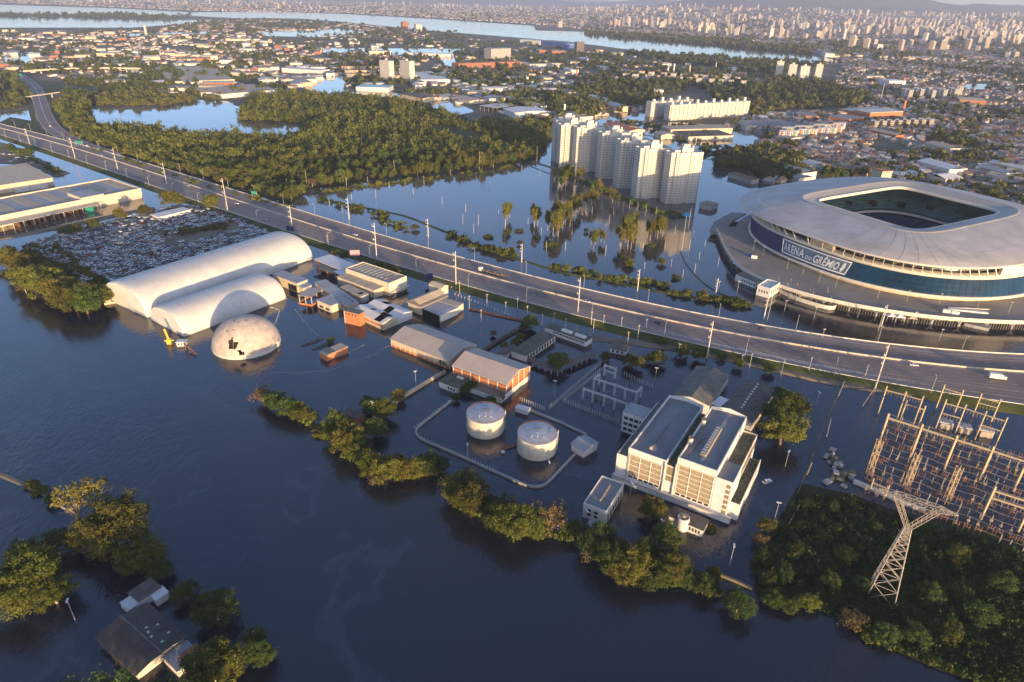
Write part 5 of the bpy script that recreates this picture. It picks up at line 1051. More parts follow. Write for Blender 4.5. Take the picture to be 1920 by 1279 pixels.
# deep blue printed panel on the left part of the facade
def near_idx(px_, py_, z, ring):
    u, v = s_at(px_, py_, z); return min(range(len(ring)), key=lambda i: (ring[i][0] - u) ** 2 + (ring[i][1] - v) ** 2)
i0, i1 = near_idx(1402, 405, 15, a_), near_idx(1588, 505, 15, a_)
def arc(i0, i1, n=288): return list(range(i0, i1 + 1)) if i1 >= i0 else list(range(i0, i1 + n + 1))
def face_arc(name, idx, f0, f1, off, m, parent=st):
    mb = MB(); vs = []
    for i in idx:
        p, q = Vector(a_[i % 288]), Vector(b_[i % 288]); o = Vector((p.x, p.y, 0)).normalized() * off; vs += [p.lerp(q, f0) + o, p.lerp(q, f1) + o]
    mb.add(vs, [(2 * k, 2 * k + 2, 2 * k + 3, 2 * k + 1) for k in range(len(idx) - 1)]); return mb.build(name, m, parent)
face_arc('blue_print', arc(i0 - 26, i1 - 1), .0, 1.0, .35, 'deep_blue')
# sign board with lettering
mat('sign_board', (.10, .15, .23), .5, .25, .08); mat('sign_letter', (.66, .65, .62), .5, .05, 1)
j0, j1 = near_idx(1463, 466, 15, a_), near_idx(1586, 506, 15, a_)
print('facade idx', i0, i1, j0, j1)
sb = face_arc('name_sign', arc(j0, j1), .12, .92, .6, 'sign_board')
for nm, f0, f1, idx in (('frame_rail', .12, .19, arc(j0, j1)), ('frame_rail', .86, .93, arc(j0, j1))): face_arc(nm, idx, f0, f1, .75, 'sign_letter')
def facept(s_, f, off):
    """point on the sign: s_ 0..1 from left to right, f 0..1 bottom to top"""
    q = j0 + (j1 - j0) * s_; i = int(math.floor(q)); t = q - i
    p = Vector(a_[i % 288]).lerp(Vector(a_[(i + 1) % 288]), t); r = Vector(b_[i % 288]).lerp(Vector(b_[(i + 1) % 288]), t); o = Vector((p.x, p.y, 0)).normalized() * off; return p.lerp(r, f) + o
def sign_quad(name, s0, s1, f0, f1, off=.8, m='sign_letter'):
    mb = MB(); n = max(1, int((s1 - s0) * 20)); vs = []
    for k in range(n + 1): s_ = s0 + (s1 - s0) * k / n; vs += [facept(s_, f0, off), facept(s_, f1, off), facept(s_, f0, off - .3), facept(s_, f1, off - .3)]
    mb.add(vs, [(4 * k, 4 * k + 4, 4 * k + 5, 4 * k + 1) for k in range(n)] + [(4 * k + 1, 4 * k + 5, 4 * k + 7, 4 * k + 3) for k in range(n)] + [(0, 1, 3, 2), (4 * n, 4 * n + 2, 4 * n + 3, 4 * n + 1)]); return mb.build(name, m, st)
sign_quad('frame_post', 0, .014, .19, .86); sign_quad('frame_post', .986, 1, .19, .86)
def letter(ch, s0, s1, f0, f1, nm='letter'):
    cu = bpy.data.curves.new('t', 'FONT'); cu.body = ch; cu.resolution_u = 3; cu.offset = .018
    o = bpy.data.objects.new('t', cu); COL.objects.link(o); dg = bpy.context.evaluated_depsgraph_get(); me = bpy.data.meshes.new_from_object(o.evaluated_get(dg))
    bpy.data.objects.remove(o); V = np.array([v.co[:] for v in me.vertices]); lo = V.min(0); hi = V.max(0)
    hh = .70 if ch not in 'Ê' else hi[1]
    for v in me.vertices:
        u = (v.co.x - lo[0]) / (hi[0] - lo[0]); w = v.co.y / .70; v.co = facept(s0 + (s1 - s0) * u, f0 + (f1 - f0) * w, .95)
    me.materials.clear(); me.materials.append(MATS['sign_letter']); return link(me, nm, st)
x = .045
for ch, w in zip('ARENA', (.066, .05, .042, .058, .066)): letter(ch, x, x + w, .30, .74); x += w + .010
x += .006
for ch, w in zip('DO', (.032, .036)): letter(ch, x, x + w, .30, .50); x += w + .006
x += .012
for ch, w in zip('GRÊMIO', (.070, .052, .046, .076, .014, .072)): letter(ch, x, x + w, .28, .72); x += w + .010
e0 = x + .022       # striped emblem at the end
for k, (a0, a1) in enumerate(((.012, .040), (0, .050), (.006, .052), (.0, .050), (.010, .044))): sign_quad('emblem_bar', e0 + a0, e0 + a1, .26 + .105 * k, .26 + .105 * k + .07, .9)
sign_quad('emblem_stem', e0 + .02, e0 + .032, .24, .80, .92)
# raking columns under the roof
cb, ct = sring(FT['a'] + .4, FT['b'] + .4, 2.5, 24.6, 100), sring(114, 104.5, 2.8, 33.2, 100)
for i in range(100):
    if 1: MB().beam(cb[i], ct[i], .42, .7).build('raking_column', 'stadium_white', st)
for i in range(0, 100, 2): MB().beam(sring(100, 97, 2.6, 25, 100)[i], ct[(i + 1) % 100], .4, .4).build('cross_brace', 'stadium_white', st)
# concourse box behind the sign and equipment boxes
for k in range(64, 76):
    p = Vector(sring(101, 104, 2.5, 22, 144)[(k * 144 // 96 + 6) % 144]); 
i2 = near_idx(1545, 462, 24, a_); p = Vector(a_[i2]); o = MB().box(-9, 9, -1.5, 2.5, 24.6, 30).build('concourse_room', 'tan_wall', st); d = Vector((p.x, p.y, 0)).normalized(); o.location = (p.x - d.x * 4, p.y - d.y * 4, 0); o.rotation_euler = (0, 0, math.atan2(d.y, d.x) + math.pi / 2)
# open corner box at right of the roof edge
i3 = near_idx(1905, 512, 27, a_); p = Vector(a_[i3]); d = Vector((p.x, p.y, 0)).normalized(); o = MB().box(-11, 11, -1.2, 1.2, 26, 32).build('corner_box', 'stadium_white', st); o.location = (p.x + d.x * 1, p.y + d.y * 1, 0); o.rotation_euler = (0, 0, math.atan2(d.y, d.x) + math.pi / 2)
# bowl: tiers of seats
mat('tier_green', (.06, .13, .13), .7, .4, .05, col2=(.09, .20, .18)); mat('tier_dark', (.025, .06, .11), .7, .3, .08)
steps = []
for k in range(12): z = 33.0 - k * 1.25; r = 92 - k * 2.4; steps += [sring(r, r * .86, 3.2, z), sring(r - 2.3, (r - 2.3) * .86, 3.2, z)]
rings(steps, 'upper_tier', 'tier_green', smooth=False)
rings([sring(64, 55, 3.3, 18.0), sring(63.5, 54.5, 3.3, 16.0)], 'tier_front', 'stadium_white', smooth=False)
rings([sring(66, 57, 3.3, 16.6), sring(66, 57, 3.3, 13.8)], 'box_row', 'hole_dark', smooth=False)
steps = []
for k in range(10): z = 13.8 - k * .85; r = 66 - k * 1.25; steps += [sring(r, r * .84, 3.4, z), sring(r - 1.2, (r - 1.2) * .84, 3.4, z)]
rings(steps, 'lower_tier', 'tier_dark', smooth=False)
MB().box(-52, 52, -40, 40, 4.8, 5.2).build('pitch', 'pitch_green', st)
for a in np.linspace(0, 6.28, 20): MB().box(-1.2, 1.2, -3, 3, 21.0, 25.5).build('vomitory', 'hole_dark', st).location = (73 * math.cos(a) * 1.05, 62 * math.sin(a) * 1.05, 0)
# podium deck
POD = [(1344, 428), (1350, 442), (1360, 466), (1378, 493), (1400, 510), (1440, 528), (1490, 545), (1540, 559), (1620, 575), (1700, 588), (1780, 597), (1860, 602), (1925, 604), (2000, 603)]
pw = [G(x, y, 6.0)[:2] for x, y in POD]; pw = smooth_line(resample(pw, 8), 3)
back = [np.array(SC) + np.array([126 * math.cos(a), 122 * math.sin(a)]) for a in np.linspace(math.atan2(pw[-1][1] - SC[1], pw[-1][0] - SC[0]) + .1, math.atan2(pw[0][1] - SC[1], pw[0][0] - SC[0]) + 2 * math.pi - .1 if math.atan2(pw[0][1] - SC[1], pw[0][0] - SC[0]) < math.atan2(pw[-1][1] - SC[1], pw[-1][0] - SC[0]) else math.atan2(pw[0][1] - SC[1], pw[0][0] - SC[0]) - .1, 24)]
poly = [tuple(p) for p in pw] + [tuple(p) for p in back]
pod = thing('stadium_podium', 'curved grey plaza deck raised on columns around the stadium', 'deck')
MB().prism(poly, 5.2, 6.0).build('deck', 'plaza', pod)
wall_along('deck_parapet', pw, 1.3, .5, 5.6, 'stadium_white', parent=pod)
wall_along('deck_edge_beam', offset(pw, -.3), 1.0, .6, 4.6, 'stadium_white', parent=pod)
col = MB().tube((0, 0, -3), (0, 0, 3.2), .7, .7, 10).mesh('column', 'concrete'); brm = MB().beam((0, 0, 2), (3.2, 0, 5.1), .45).beam((0, 0, 2), (-3.2, 0, 5.1), .45).mesh('bracket', 'concrete')
for i in range(0, len(pw) - 1, 2):
    t_ = pw[i + 1] - pw[i]; t_ /= np.linalg.norm(t_); nrm = np.array([-t_[1], t_[0]]); p = pw[i] + nrm * 2.2
    if inpoly([p], poly)[0] == False: p = pw[i] - nrm * 2.2
    c_ = link(col, 'column', pod, (p[0], p[1], 0)); link(brm, 'bracket', c_, (0, 0, 0), math.atan2(t_[1], t_[0]))
mb = MB()
for i in range(len(pw) - 1):
    n_ = int(np.linalg.norm(pw[i + 1] - pw[i]) / 2.0) + 1
    for k in range(n_): p = pw[i] + (pw[i + 1] - pw[i]) * k / n_; mb.beam((p[0], p[1], -1), (p[0] + .8, p[1] + 1.2, 5.2), .12)
mb.build('service_wall', 'concrete', pod, kind='stuff')
inner = offset(pw, 9 if inpoly([offset(pw, 9)[5]], poly)[0] else -9); wall_along('under_wall', inner, 5.0, .5, -1.0, 'dark_roof', parent=pod)
# stairs / ramp landing at the left end of the deck
pl2 = [G(x, y, 5.0)[:2] for x, y in ((1330, 432), (1340, 415), (1372, 398), (1400, 400), (1372, 415), (1358, 440))]; MB().prism([tuple(p) for p in pl2], 3.8, 5.0).build('side_landing', 'plaza', pod)
g0, g1 = G(1329, 434, 4), G(1357, 437, 4); MB().beam(g0 - [0, 0, 1.5], g1 - [0, 0, 1.5], 1.2, .8).beam(g0 + [0, 0, .8], g1 + [0, 0, .8], .5, .8).build('landing_rail', 'stadium_white', pod)
# plaza lamp posts and clutter
for i, (x, y) in enumerate(((1412, 470), (1430, 480), (1475, 505), (1505, 514), (1535, 530), (1566, 540), (1645, 560), (1700, 566), (1760, 572), (1830, 585), (1890, 588))):
    g = G(x, y, 6); t = thing('plaza_lamp', '%s thin lamp post from the left on the stadium plaza' % nth(i), 'lamp post', (g[0], g[1], 6), 0, 'plaza lamp posts'); MB().tube((0, 0, 0), (0, 0, 8), .1, .07).build('pole', 'metal_grey', t); MB().box(-.5, .5, -.2, .2, 7.9, 8.1).build('lamp_head', 'white_paint', t)
for i, (x, y, m) in enumerate(((1408, 481, 'blue_metal'), (1414, 484, 'white_paint'), (1774, 586, 'white_paint'), (1790, 589, 'white_paint'))):
    g = G(x, y, 6); MB().box(-2.2, 2.2, -1, 1, 0, 2.2).build('kiosk', m, loc=(g[0], g[1], 6), rot=-.4, label=['blue kiosk at the edge of the stadium plaza', 'white kiosk right beside the blue one on the plaza', 'left white kiosk on the plaza above the highway', 'right white kiosk on the plaza above the highway'][i], cat='kiosk')
# ramp frame on plaza
g = G(1812, 583, 6); t = thing('plaza_ramp', 'white ramp roof wedge on the stadium plaza at right', 'ramp', (g[0], g[1], 6), -.15); MB().prism([(-12, -1), (12, -2.5), (12, .5), (-10, 2)], 0, .8).build('ramp_slab', 'white_roof', t); MB().beam((-11, 3, .3), (14, 2, 1.5), .5).build('ramp_rail', 'pale_concrete', t)
# white canopies and pavilions standing in the water left of the podium
def tentlet(label, x, y, w, rot=0, h=4.5, m='white_roof'):
    g = G(x, y, h); t = thing('white_canopy', label, 'canopy', (g[0], g[1], 0), rot); MB().add([(-w, -w * .7, h), (w, -w * .7, h), (w, w * .7, h), (-w, w * .7, h), (0, 0, h + 1.6)], [(0, 1, 4), (1, 2, 4), (2, 3, 4), (3, 0, 4), (3, 2, 1, 0)]).build('roof', m, t)
    for a in (-1, 1):
        for b in (-1, 1): MB().tube((a * w * .9, b * w * .6, -1), (a * w * .9, b * w * .6, h), .12).build('post', 'metal_grey', t)
for i, (x, y, w) in enumerate(((1371, 470, 4.5), (1380, 482, 4.5), (1390, 494, 6))): tentlet('%s white canopy from the top in the water left of the plaza' % nth(i), x, y, w, -.5)
for i, (x, y, w) in enumerate(((1671, 592, 3.2), (1687, 594, 3.2), (1710, 596, 3.0))): tentlet('%s small canopy from the left below the plaza edge' % nth(i), x, y, w, -.1, 3.5, 'tan_roof' if i == 2 else 'white_roof')
t, L, W = hall('white_gate_block', 'long white gate building with dark roof left of the plaza', (1380, 514), (1418, 529), (1396, 502), 5, 'white_paint', 'dark_roof', over=.2); face_windows(t, L * .3, L, -.03 if W > 0 else .03, 6, 1.6, 3.2, .4)
t, L, W = hall('white_prow_block', 'white prow-shaped ticket building with windows below the plaza', (1421, 534), (1445, 541), (1430, 520), 7.5, 'white_paint', 'white_roof', parapet=1.2); face_windows(t, .8, L - .8, -.03, 4, 3.0, 4.6, .4); face_windows(t, 1, abs(W) - 1, L + .03, 4, 3.0, 4.6, .4, 'glass_dark', 'y')
pix_wall('curved_quay_wall', [(1455, 545), (1475, 556), (1500, 566), (1530, 575), (1555, 582), (1568, 582), (1570, 577), (1560, 570), (1530, 563), (1500, 556)], 2.6, .6, 'stadium_white', 'curved pale quay wall standing in the water below the plaza', 3, 4)
t = thing('dead_palm_group', 'cluster of bare trunks inside the curved quay wall', 'trunks'); rg = random.Random(8)
for k in range(34):
    x = rg.uniform(1455, 1560); y = 545 + (x - 1455) * .26 + rg.uniform(-4, 14) - 5; g = G(x, y); MB().tube((g[0], g[1], -1), (g[0] + rg.uniform(-.5, .5), g[1] + rg.uniform(-.5, .5), rg.uniform(4, 9)), .2, .12, 6).build('trunk', 'pale_bark', t)
t, L, W = hall('pier_roof', 'slanted grey roof lying below the plaza edge at right', (1810, 606), (1855, 616), (1805, 597), 2.0, 'concrete', 'grey_roof')

# ================================================================== WHITE APARTMENT TOWERS
def tower_meshes(H=49.0, fl=17):
    """stepped plan seen from above: three bays with recesses; returns wall, windows, roof meshes"""
    W2, D2 = 25.0, 17.0
    plan = [(-8, 3.0), (-3.2, 3.0), (-3.2, 1.2), (0, 1.2), (0, 0), (7.6, 0), (7.6, 1.4), (12.2, 1.4), (12.2, 0), (W2, 0), (W2, D2), (12.2, D2), (12.2, D2 - 1.4), (7.6, D2 - 1.4), (7.6, D2), (0, D2), (0, D2 - 2), (-8, D2 - 2)]
    wall = MB().prism(plan, -2, H); n = len(plan); win = MB(); sill = MB()
    for i in range(n):
        a, b = Vector((*plan[i], 0)), Vector((*plan[(i + 1) % n], 0)); L = (b - a).length
        if L < 2.5: continue
        d = (b - a) / L; o = Vector((d.y, -d.x, 0)); cnt = max(1, int(L / 2.4))
        for k in range(cnt):
            c = a + d * (L * (k + .5) / cnt); ww = (.55, .75, .42)[k % 3]
            for f in range(fl):
                z = 1.6 + f * (H - 3) / fl; p0, p1 = c - d * ww + o * .03, c + d * ww + o * .03; zt = z + (1.35 if k % 3 else 1.0)
                win.add([(p0.x, p0.y, z), (p1.x, p1.y, z), (p1.x, p1.y, zt), (p0.x, p0.y, zt)], [(0, 1, 2, 3)])
        for f in range(fl): z = .9 + f * (H - 3) / fl; q0, q1 = a + o * .06, b + o * .06; sill.beam((q0.x, q0.y, z), (q1.x, q1.y, z), .12, .16)
    bal = MB()
    for f in range(fl):
        z = .7 + f * (H - 3) / fl
        for yy in (.5, D2 - 1.4): bal.box(7.7, 12.1, yy, yy + .9, z, z + .95)
        bal.box(-3.1, -.1, .5, 1.3, z, z + .9)
        for q in range(4):
            if (f * 7 + q * 5) % 3 == 0: bal.box(1.0 + q * 6.1, 1.7 + q * 6.1, -.4, 0, z - .2, z + .4)
    roof = MB().prism([(p[0] * .985 + .1, p[1] * .985 + .1) for p in plan], H, H + .1); par = MB()
    for i in range(n):
        a, b = plan[i], plan[(i + 1) % n]; par.beam((*a, H + .45), (*b, H + .45), .35, .95)
    top = MB(); top.box(4, 16, 5, 12, H, H + 4.2); top.box(6, 13, 6, 11, H + 4.2, H + 7.6); top.box(4.0, 5.2, 4.2, 5, H, H + 6); top.box(14.5, 16, 4.2, 5, H, H + 6.4); top.box(-3, 3, 6, 10, H, H + 2.4)
    return wall.mesh('wall', 'tower_white'), win.mesh('windows', 'glass_dim'), sill.mesh('floor_bands', 'tower_band'), bal.mesh('balconies', 'tower_band'), roof.mesh('roof', 'pale_concrete'), par.mesh('parapet', 'tower_white'), top.mesh('roof_house', 'tower_white')
mat('tower_white', (.52, .49, .44), .7, .08, .1); mat('tower_band', (.48, .45, .41), .8, .1, .3); mat('glass_dim', (.15, .14, .13), .35, .4, .15, spec=.5)
tm = tower_meshes()
TW = [(1039, 304, 'farthest left of the seven white apartment towers, half hidden'), (1048.5, 316, 'second white apartment tower from the left'), (1077.5, 322, 'third white apartment tower from the left'), (1123, 335, 'fourth white apartment tower, the shaded middle one'), (1157, 353, 'fifth white apartment tower from the left'), (1191.5, 372, 'sixth white apartment tower from the left'), (1247.5, 382, 'rightmost white apartment tower, nearest the stadium')]
for x, y, lb in TW:
    g = G(x, y); a = .30; c, s_ = math.cos(a), math.sin(a); ox, oy = -8 * c - 3 * s_, -8 * s_ + 3 * c
    t = thing('apartment_tower', lb, 'apartment tower', (g[0] - ox, g[1] - oy, 0), a, 'white apartment towers by the lagoon')
    for me, nm in zip(tm, ('wall', 'windows', 'floor_bands', 'balconies', 'roof', 'parapet', 'roof_house')):
        o = link(me, nm, t)
        if nm in ('windows', 'floor_bands', 'balconies'): o['kind'] = 'stuff'
t, L, W = hall('tower_garage', 'low grey garage right of the nearest white tower', (1312, 381), (1334, 386), (1316, 374), 5, 'concrete', 'plaza')
mat('pool_blue', (.05, .35, .55), .3, .2, .5)
g = G(1288, 406); tb = thing('blue_slide', 'bright blue pool slide cover in the water below the towers', 'slide', (g[0], g[1], 0)); MB().add([(-4, -2, .2), (4, -2, .2), (4, 3, .2), (-4, 3, .2), (-2, 0, 3.6), (2, .5, 4.0)], [(0, 1, 5, 4), (2, 3, 4, 5), (0, 4, 3), (1, 2, 5)]).build('cover', 'pool_blue', tb)

# ================================================================== POLES, LAMPS, SIGNS
def pole_meshes():
    lamp = (MB().tube((0, 0, 0), (0, 0, 10), .13, .08, 8).mesh('pole', 'metal_grey'), MB().beam((0, 0, 9.9), (1.4, 0, 10.3), .1).mesh('arm', 'metal_grey'), MB().box(1.1, 2.0, -.18, .18, 10.2, 10.4).mesh('lamp_head', 'white_paint'))
    yard = (MB().tube((0, 0, -2), (0, 0, 9), .12, .08, 8).mesh('pole', 'metal_grey'), None, MB().box(-.9, .9, -.3, .3, 8.9, 9.15).mesh('lamp_head', 'white_paint'))
    tall = (MB().tube((0, 0, -2), (0, 0, 24), .42, .26, 10).mesh('pole', 'pole_concrete'), MB().box(-1.8, .3, -.1, .1, 21.9, 22.2).box(-1.8, .3, -.1, .1, 17.9, 18.2).box(-1.8, .3, -.1, .1, 13.9, 14.2).mesh('cross_arm', 'pole_concrete'), MB().tube((-1.7, 0, 22.2), (-1.7, 0, 23.4), .12).tube((-1.7, 0, 18.2), (-1.7, 0, 19.4), .12).tube((-1.7, 0, 14.2), (-1.7, 0, 15.4), .12).mesh('insulator', 'white_paint'))
    util = (MB().tube((0, 0, -2), (0, 0, 9), .17, .11, 8).mesh('pole', 'pole_concrete'), MB().box(-1, 1, -.07, .07, 8.2, 8.4).mesh('cross_arm', 'wood_pole'), None)
    post = (MB().tube((0, 0, -2), (0, 0, 6), .16, .12, 8).mesh('pole', 'pole_concrete'), None, None)
    return dict(lamp=lamp, yard=yard, tall=tall, util=util, post=post)
mat('pole_concrete', (.50, .45, .38), .85, .12, 1)
PM = pole_meshes()
def pole(kind, g, label, name, group, hs=1.0, rot=0.0, z=0.0, cat='pole'):
    t = thing(name, label, cat, (float(g[0]), float(g[1]), z), rot, group); t.scale = (1, 1, hs)
    for me in PM[kind]:
        if me: link(me, me.name.split('.')[0], t)
    return t
TALL = [(57, 274, 240), (142, 300, 258), (222, 322, 278), (314, 350, 305), (428, 400, 334), (549, 434, 385), (707, 492, 418), (855, 538, 471), (1083, 592, 520), (1325, 672, 602), (1640, 730, 644)]
for i, (x, y, ty) in enumerate(TALL): pole('tall', G(x, y), '%s tall concrete power pole from the left along the highway' % nth(i), 'power_pole', 'tall power poles along the highway', HT(x, y, ty) / 24, .6, cat='power pole')
TALL2 = [(655, 412, 371), (803, 445, 410), (978, 492, 457), (1195, 546, 505), (1341, 556, 522), (1432, 598, 552), (1652, 612, 572)]
for i, (x, y, ty) in enumerate(TALL2): pole('tall', G(x, y), '%s tall pole from the left along the lagoon dike' % nth(i), 'power_pole', 'tall poles along the dike', HT(x, y, ty) / 24, .6, cat='power pole')
for i, (x, y, ty) in enumerate([(1438, 604, 551), (1646, 621, 573), (1278, 470, 405), (899, 318, 285), (740, 328, 300), (576, 352, 320), (540, 362, 335), (1006, 312, 275), (1078, 345, 302), (1290, 432, 392)]): pole('post', G(x, y), '%s bare mast from the left in the water around the lagoon' % nth(i), 'mast', 'masts', HT(x, y, ty) / 6, cat='mast')
def side_lamps(line, n, off, lab, grp, t0=.05, t1=.98, rot=0.0):
    for i in range(n):
        p, d = lerp_line(line, t0 + (t1 - t0) * i / (n - 1)); nn = np.array([-d[1], d[0]]); p = p + nn * off
        pole('lamp', p, '%s street lamp from the left along the %s edge of the highway' % (nth(i), lab), 'street_lamp', grp, random.uniform(.95, 1.1), math.atan2(d[1], d[0]) + rot, ZR - .4, 'street lamp')
side_lamps(NEAR, 27, -1.5, 'near', 'street lamps of the near edge', rot=math.pi / 2); side_lamps(FAR, 27, 1.2, 'far', 'street lamps of the far edge', rot=-math.pi / 2)
for i in range(9):
    p, d = lerp_line(SIDE_C, .12 + .09 * i); pole('lamp', p + np.array([-d[1], d[0]]) * (12 if i % 2 else -12), '%s street lamp counted up the side highway' % nth(i), 'street_lamp', 'street lamps of the side highway', 1.0, math.atan2(d[1], d[0]), 2.0, 'street lamp')
LAG = [(618, 385), (642, 398), (660, 380), (705, 372), (730, 352), (775, 365), (829, 382), (845, 330), (873, 398), (868, 420), (897, 422), (888, 440), (918, 352), (925, 315), (935, 400), (947, 430), (978, 325), (990, 420), (1012, 330), (1015, 440), (1024, 472), (1044, 442), (1060, 470), (1072, 440), (1090, 452), (1098, 402), (1115, 460), (1135, 480), (1142, 420), (1150, 402), (1168, 398), (1180, 392), (1205, 470), (1208, 505), (1222, 442), (1246, 468), (1258, 500), (1280, 520), (1292, 470), (1302, 512), (1310, 490), (1230, 402), (1210, 405), (1195, 395), (650, 350), (690, 345), (1110, 400), (1128, 392), (1060, 360), (1075, 352), (795, 345), (760, 352), (1265, 440), (1345, 505), (1320, 470), (1300, 445)]
for i, (x, y) in enumerate(sorted(LAG)): pole('post', G(x, y), '%s thin pole from the left sticking out of the lagoon' % nth(i), 'thin_pole', 'thin poles in the lagoon', random.uniform(1.0, 1.7))
UT = [(988, 600), (1016, 612), (1038, 606), (1060, 622), (1108, 612), (1112, 625), (1131, 612), (1164, 618), (1176, 650), (1195, 640), (1405, 690), (1515, 700), (1620, 712), (880, 582), (913, 578), (948, 590), (970, 580), (902, 605), (862, 552)]
for i, (x, y) in enumerate(sorted(UT)): pole('util', G(x, y), '%s small utility pole from the left between the highway and the yards' % nth(i), 'utility_pole', 'small utility poles', random.uniform(.8, 1.25), .7, cat='utility pole')
YL = [(1039, 745), (780, 726), (877, 864), (1028, 900), (1098, 985), (1181, 935), (1210, 625), (1228, 715), (1270, 672), (1388, 690), (1464, 705), (1530, 760), (1472, 875), (1368, 1060), (1452, 975), (1237, 1005), (700, 785), (698, 775), (141, 1163)]
for i, (x, y) in enumerate(sorted(YL)): pole('yard', G(x, y), '%s floodlight post from the left among the flooded yards' % nth(i), 'floodlight_post', 'yard floodlights', random.uniform(.8, 1.1), random.uniform(0, 3), cat='lamp post')
for i, (x, y) in enumerate([(1382, 548), (1448, 560), (1346, 548), (1540, 640), (1526, 598), (1608, 595), (1712, 607), (1470, 585), (1760, 640)]): pole('yard', G(x, y), '%s lamp post from the left in the water between stadium and highway' % nth(i), 'lamp_post', 'lamp posts before the stadium', .9, .3, cat='lamp post')
def billboard(label, x, y, z0, w, h, m, rot, two=True):
    g = G(x, y); t = thing('billboard', label, 'billboard', (g[0], g[1], 0), rot); MB().tube((0, 0, -2), (0, 0, z0), .35).build('post', 'dark_roof', t); MB().box(-w / 2, w / 2, -.25, .25, z0, z0 + h).build('panel', m, t); MB().box(-w / 2 - .15, w / 2 + .15, .26, .4, z0 - .15, z0 + h + .15).build('frame', 'dark_roof', t)
billboard('pink billboard on a dark post behind the compound', 667, 494, 6.2, 7, 4.2, 'sign_pink', .1)
billboard('dark blue billboard on a post beside the highway', 805, 533, 3.6, 6.5, 4.2, 'deep_blue', .75)
billboard('black upright sign post beside the highway near the tent', 615, 461, 3, 1.2, 6, 'dark_roof', .3)
billboard('small dark billboard behind the long tent', 545, 440, 3.4, 7, 4, 'deep_blue', -.4)
for i, (x, y, w) in enumerate(((150, 275, 10), (478, 372, 5))):
    g = G(x, y, ZR); t = thing('road_sign', ['long green overhead road sign near the road junction', 'small green road sign beside the wood'][i], 'road sign', (g[0], g[1], ZR), -.2); MB().tube((-w / 2, 0, -1), (-w / 2, 0, 7), .2).build('post', 'metal_grey', t); MB().tube((w / 2, 0, -1), (w / 2, 0, 7), .2).build('post', 'metal_grey', t); MB().box(-w / 2, w / 2, -.1, .1, 4.2, 7).build('panel', 'sign_green', t)
g = G(30, 141, 6); t = thing('road_sign', 'distant green gantry sign at the upper left edge', 'road sign', (g[0], g[1], 0), 0); MB().box(-13, 13, -.3, .3, 5, 9).build('panel', 'sign_green', t); MB().tube((-12, 0, 0), (-12, 0, 5), .4).build('post', 'metal_grey', t); MB().tube((12, 0, 0), (12, 0, 5), .4).build('post', 'metal_grey', t)
# footbridge and flyover
a, b = G(30, 184, 7.5), G(112, 173, 7.5); t = thing('footbridge', 'pale footbridge over the side highway at the upper left', 'bridge'); MB().beam(a, b, 3.0, 1.4).build('deck', 'cream_wall', t)
for k in (.33, .8): p = a + (b - a) * k; MB().beam((p[0], p[1], 0), (p[0], p[1], 7), 1.4).build('pier', 'cream_wall', t)
l = [G(x, y, 8)[:2] for x, y in ((40, 134), (80, 131), (140, 128), (200, 127), (268, 129))]; l = smooth_line(resample(l, 20), 3); mb = MB(); strip(mb, offset(l, 6), offset(l, -6), 8, 8); t = thing('flyover', 'pale curved flyover at the upper left', 'bridge'); mb.build('deck', 'plaza', t); wall_along('parapet', offset(l, -6), 2.4, .6, 6.8, 'cream_wall', parent=t); wall_along('parapet', offset(l, 6), 2.4, .6, 6.8, 'cream_wall', parent=t)
for k in range(2, len(l) - 1, 3): MB().box(l[k][0] - 1, l[k][0] + 1, l[k][1] - 1, l[k][1] + 1, -1, 7).build('pier', 'pale_concrete', t)
# white rail fence near the highway
t = thing('white_fence_posts', 'row of short white fence posts in the water below the highway', 'fence')
for i in range(34):
    x = 760 + i * 6.2; y = 508 + i * 2.35 + (10 if i > 14 else 0); g = G(x, y); MB().box(-.12, .12, -.12, .12, -1, 1.5).build('post', 'white_paint', t).location = (g[0], g[1], 0)
# switchyard fence rows
def fence_row(label, a, b, n, h=2.4):
    t = thing('fence_row', label, 'fence')
    for i in range(n):
        g = G(a[0] + (b[0] - a[0]) * i / (n - 1), a[1] + (b[1] - a[1]) * i / (n - 1)); MB().box(-.12, .12, -.12, .12, -1, h).build('post', 'pole_concrete', t).location = (g[0], g[1], 0)
    A_, B_ = G(*a), G(*b); MB().beam((A_[0], A_[1], h - .3), (B_[0], B_[1], h - .3), .05).build('wire', 'metal_grey', t); MB().beam((A_[0], A_[1], .8), (B_[0], B_[1], .8), .05).build('wire', 'metal_grey', t)
fence_row('left fence of concrete posts around the small switchyard', (1030, 768), (1126, 684), 30); fence_row('second fence line inside the left switchyard fence', (1058, 752), (1135, 690), 22); fence_row('front fence of the small switchyard', (1056, 754), (1160, 795), 24); fence_row('fence from the white box hut to the switchyard', (975, 752), (1020, 770), 12)
fence_row('fence behind the small switchyard', (1170, 704), (1222, 728), 12)
def pipe_line(label, pix, r, z, m='wood_pole', cat='pipe', name='pipe_line'):
    l = [G(x, y, z) for x, y in pix]; mb = MB()
    for i in range(len(l) - 1): mb.tube(l[i], l[i + 1], r, r, 6)
    return mb.build(name, m, label=label, cat=cat)
pix_wall('yard_wall', [(1585, 712), (1560, 765), (1538, 815), (1515, 880), (1500, 915), (1480, 960), (1465, 1010)], 1.0, .5, 'moss_roof', 'long thin wall between the plant yard and the substation')
for i, (x, y, x2, y2) in enumerate(((1583, 715, 1572, 742), (1558, 785, 1550, 818), (1522, 868, 1513, 890), (1503, 935, 1494, 958), (1490, 962, 1478, 985), (1640, 728, 1617, 762))): pipe_line('%s leaning pole from the top along the thin yard wall' % nth(i), [(x2, y2), (x, y)], .25, 1.0, cat='pole', name='leaning_pole')
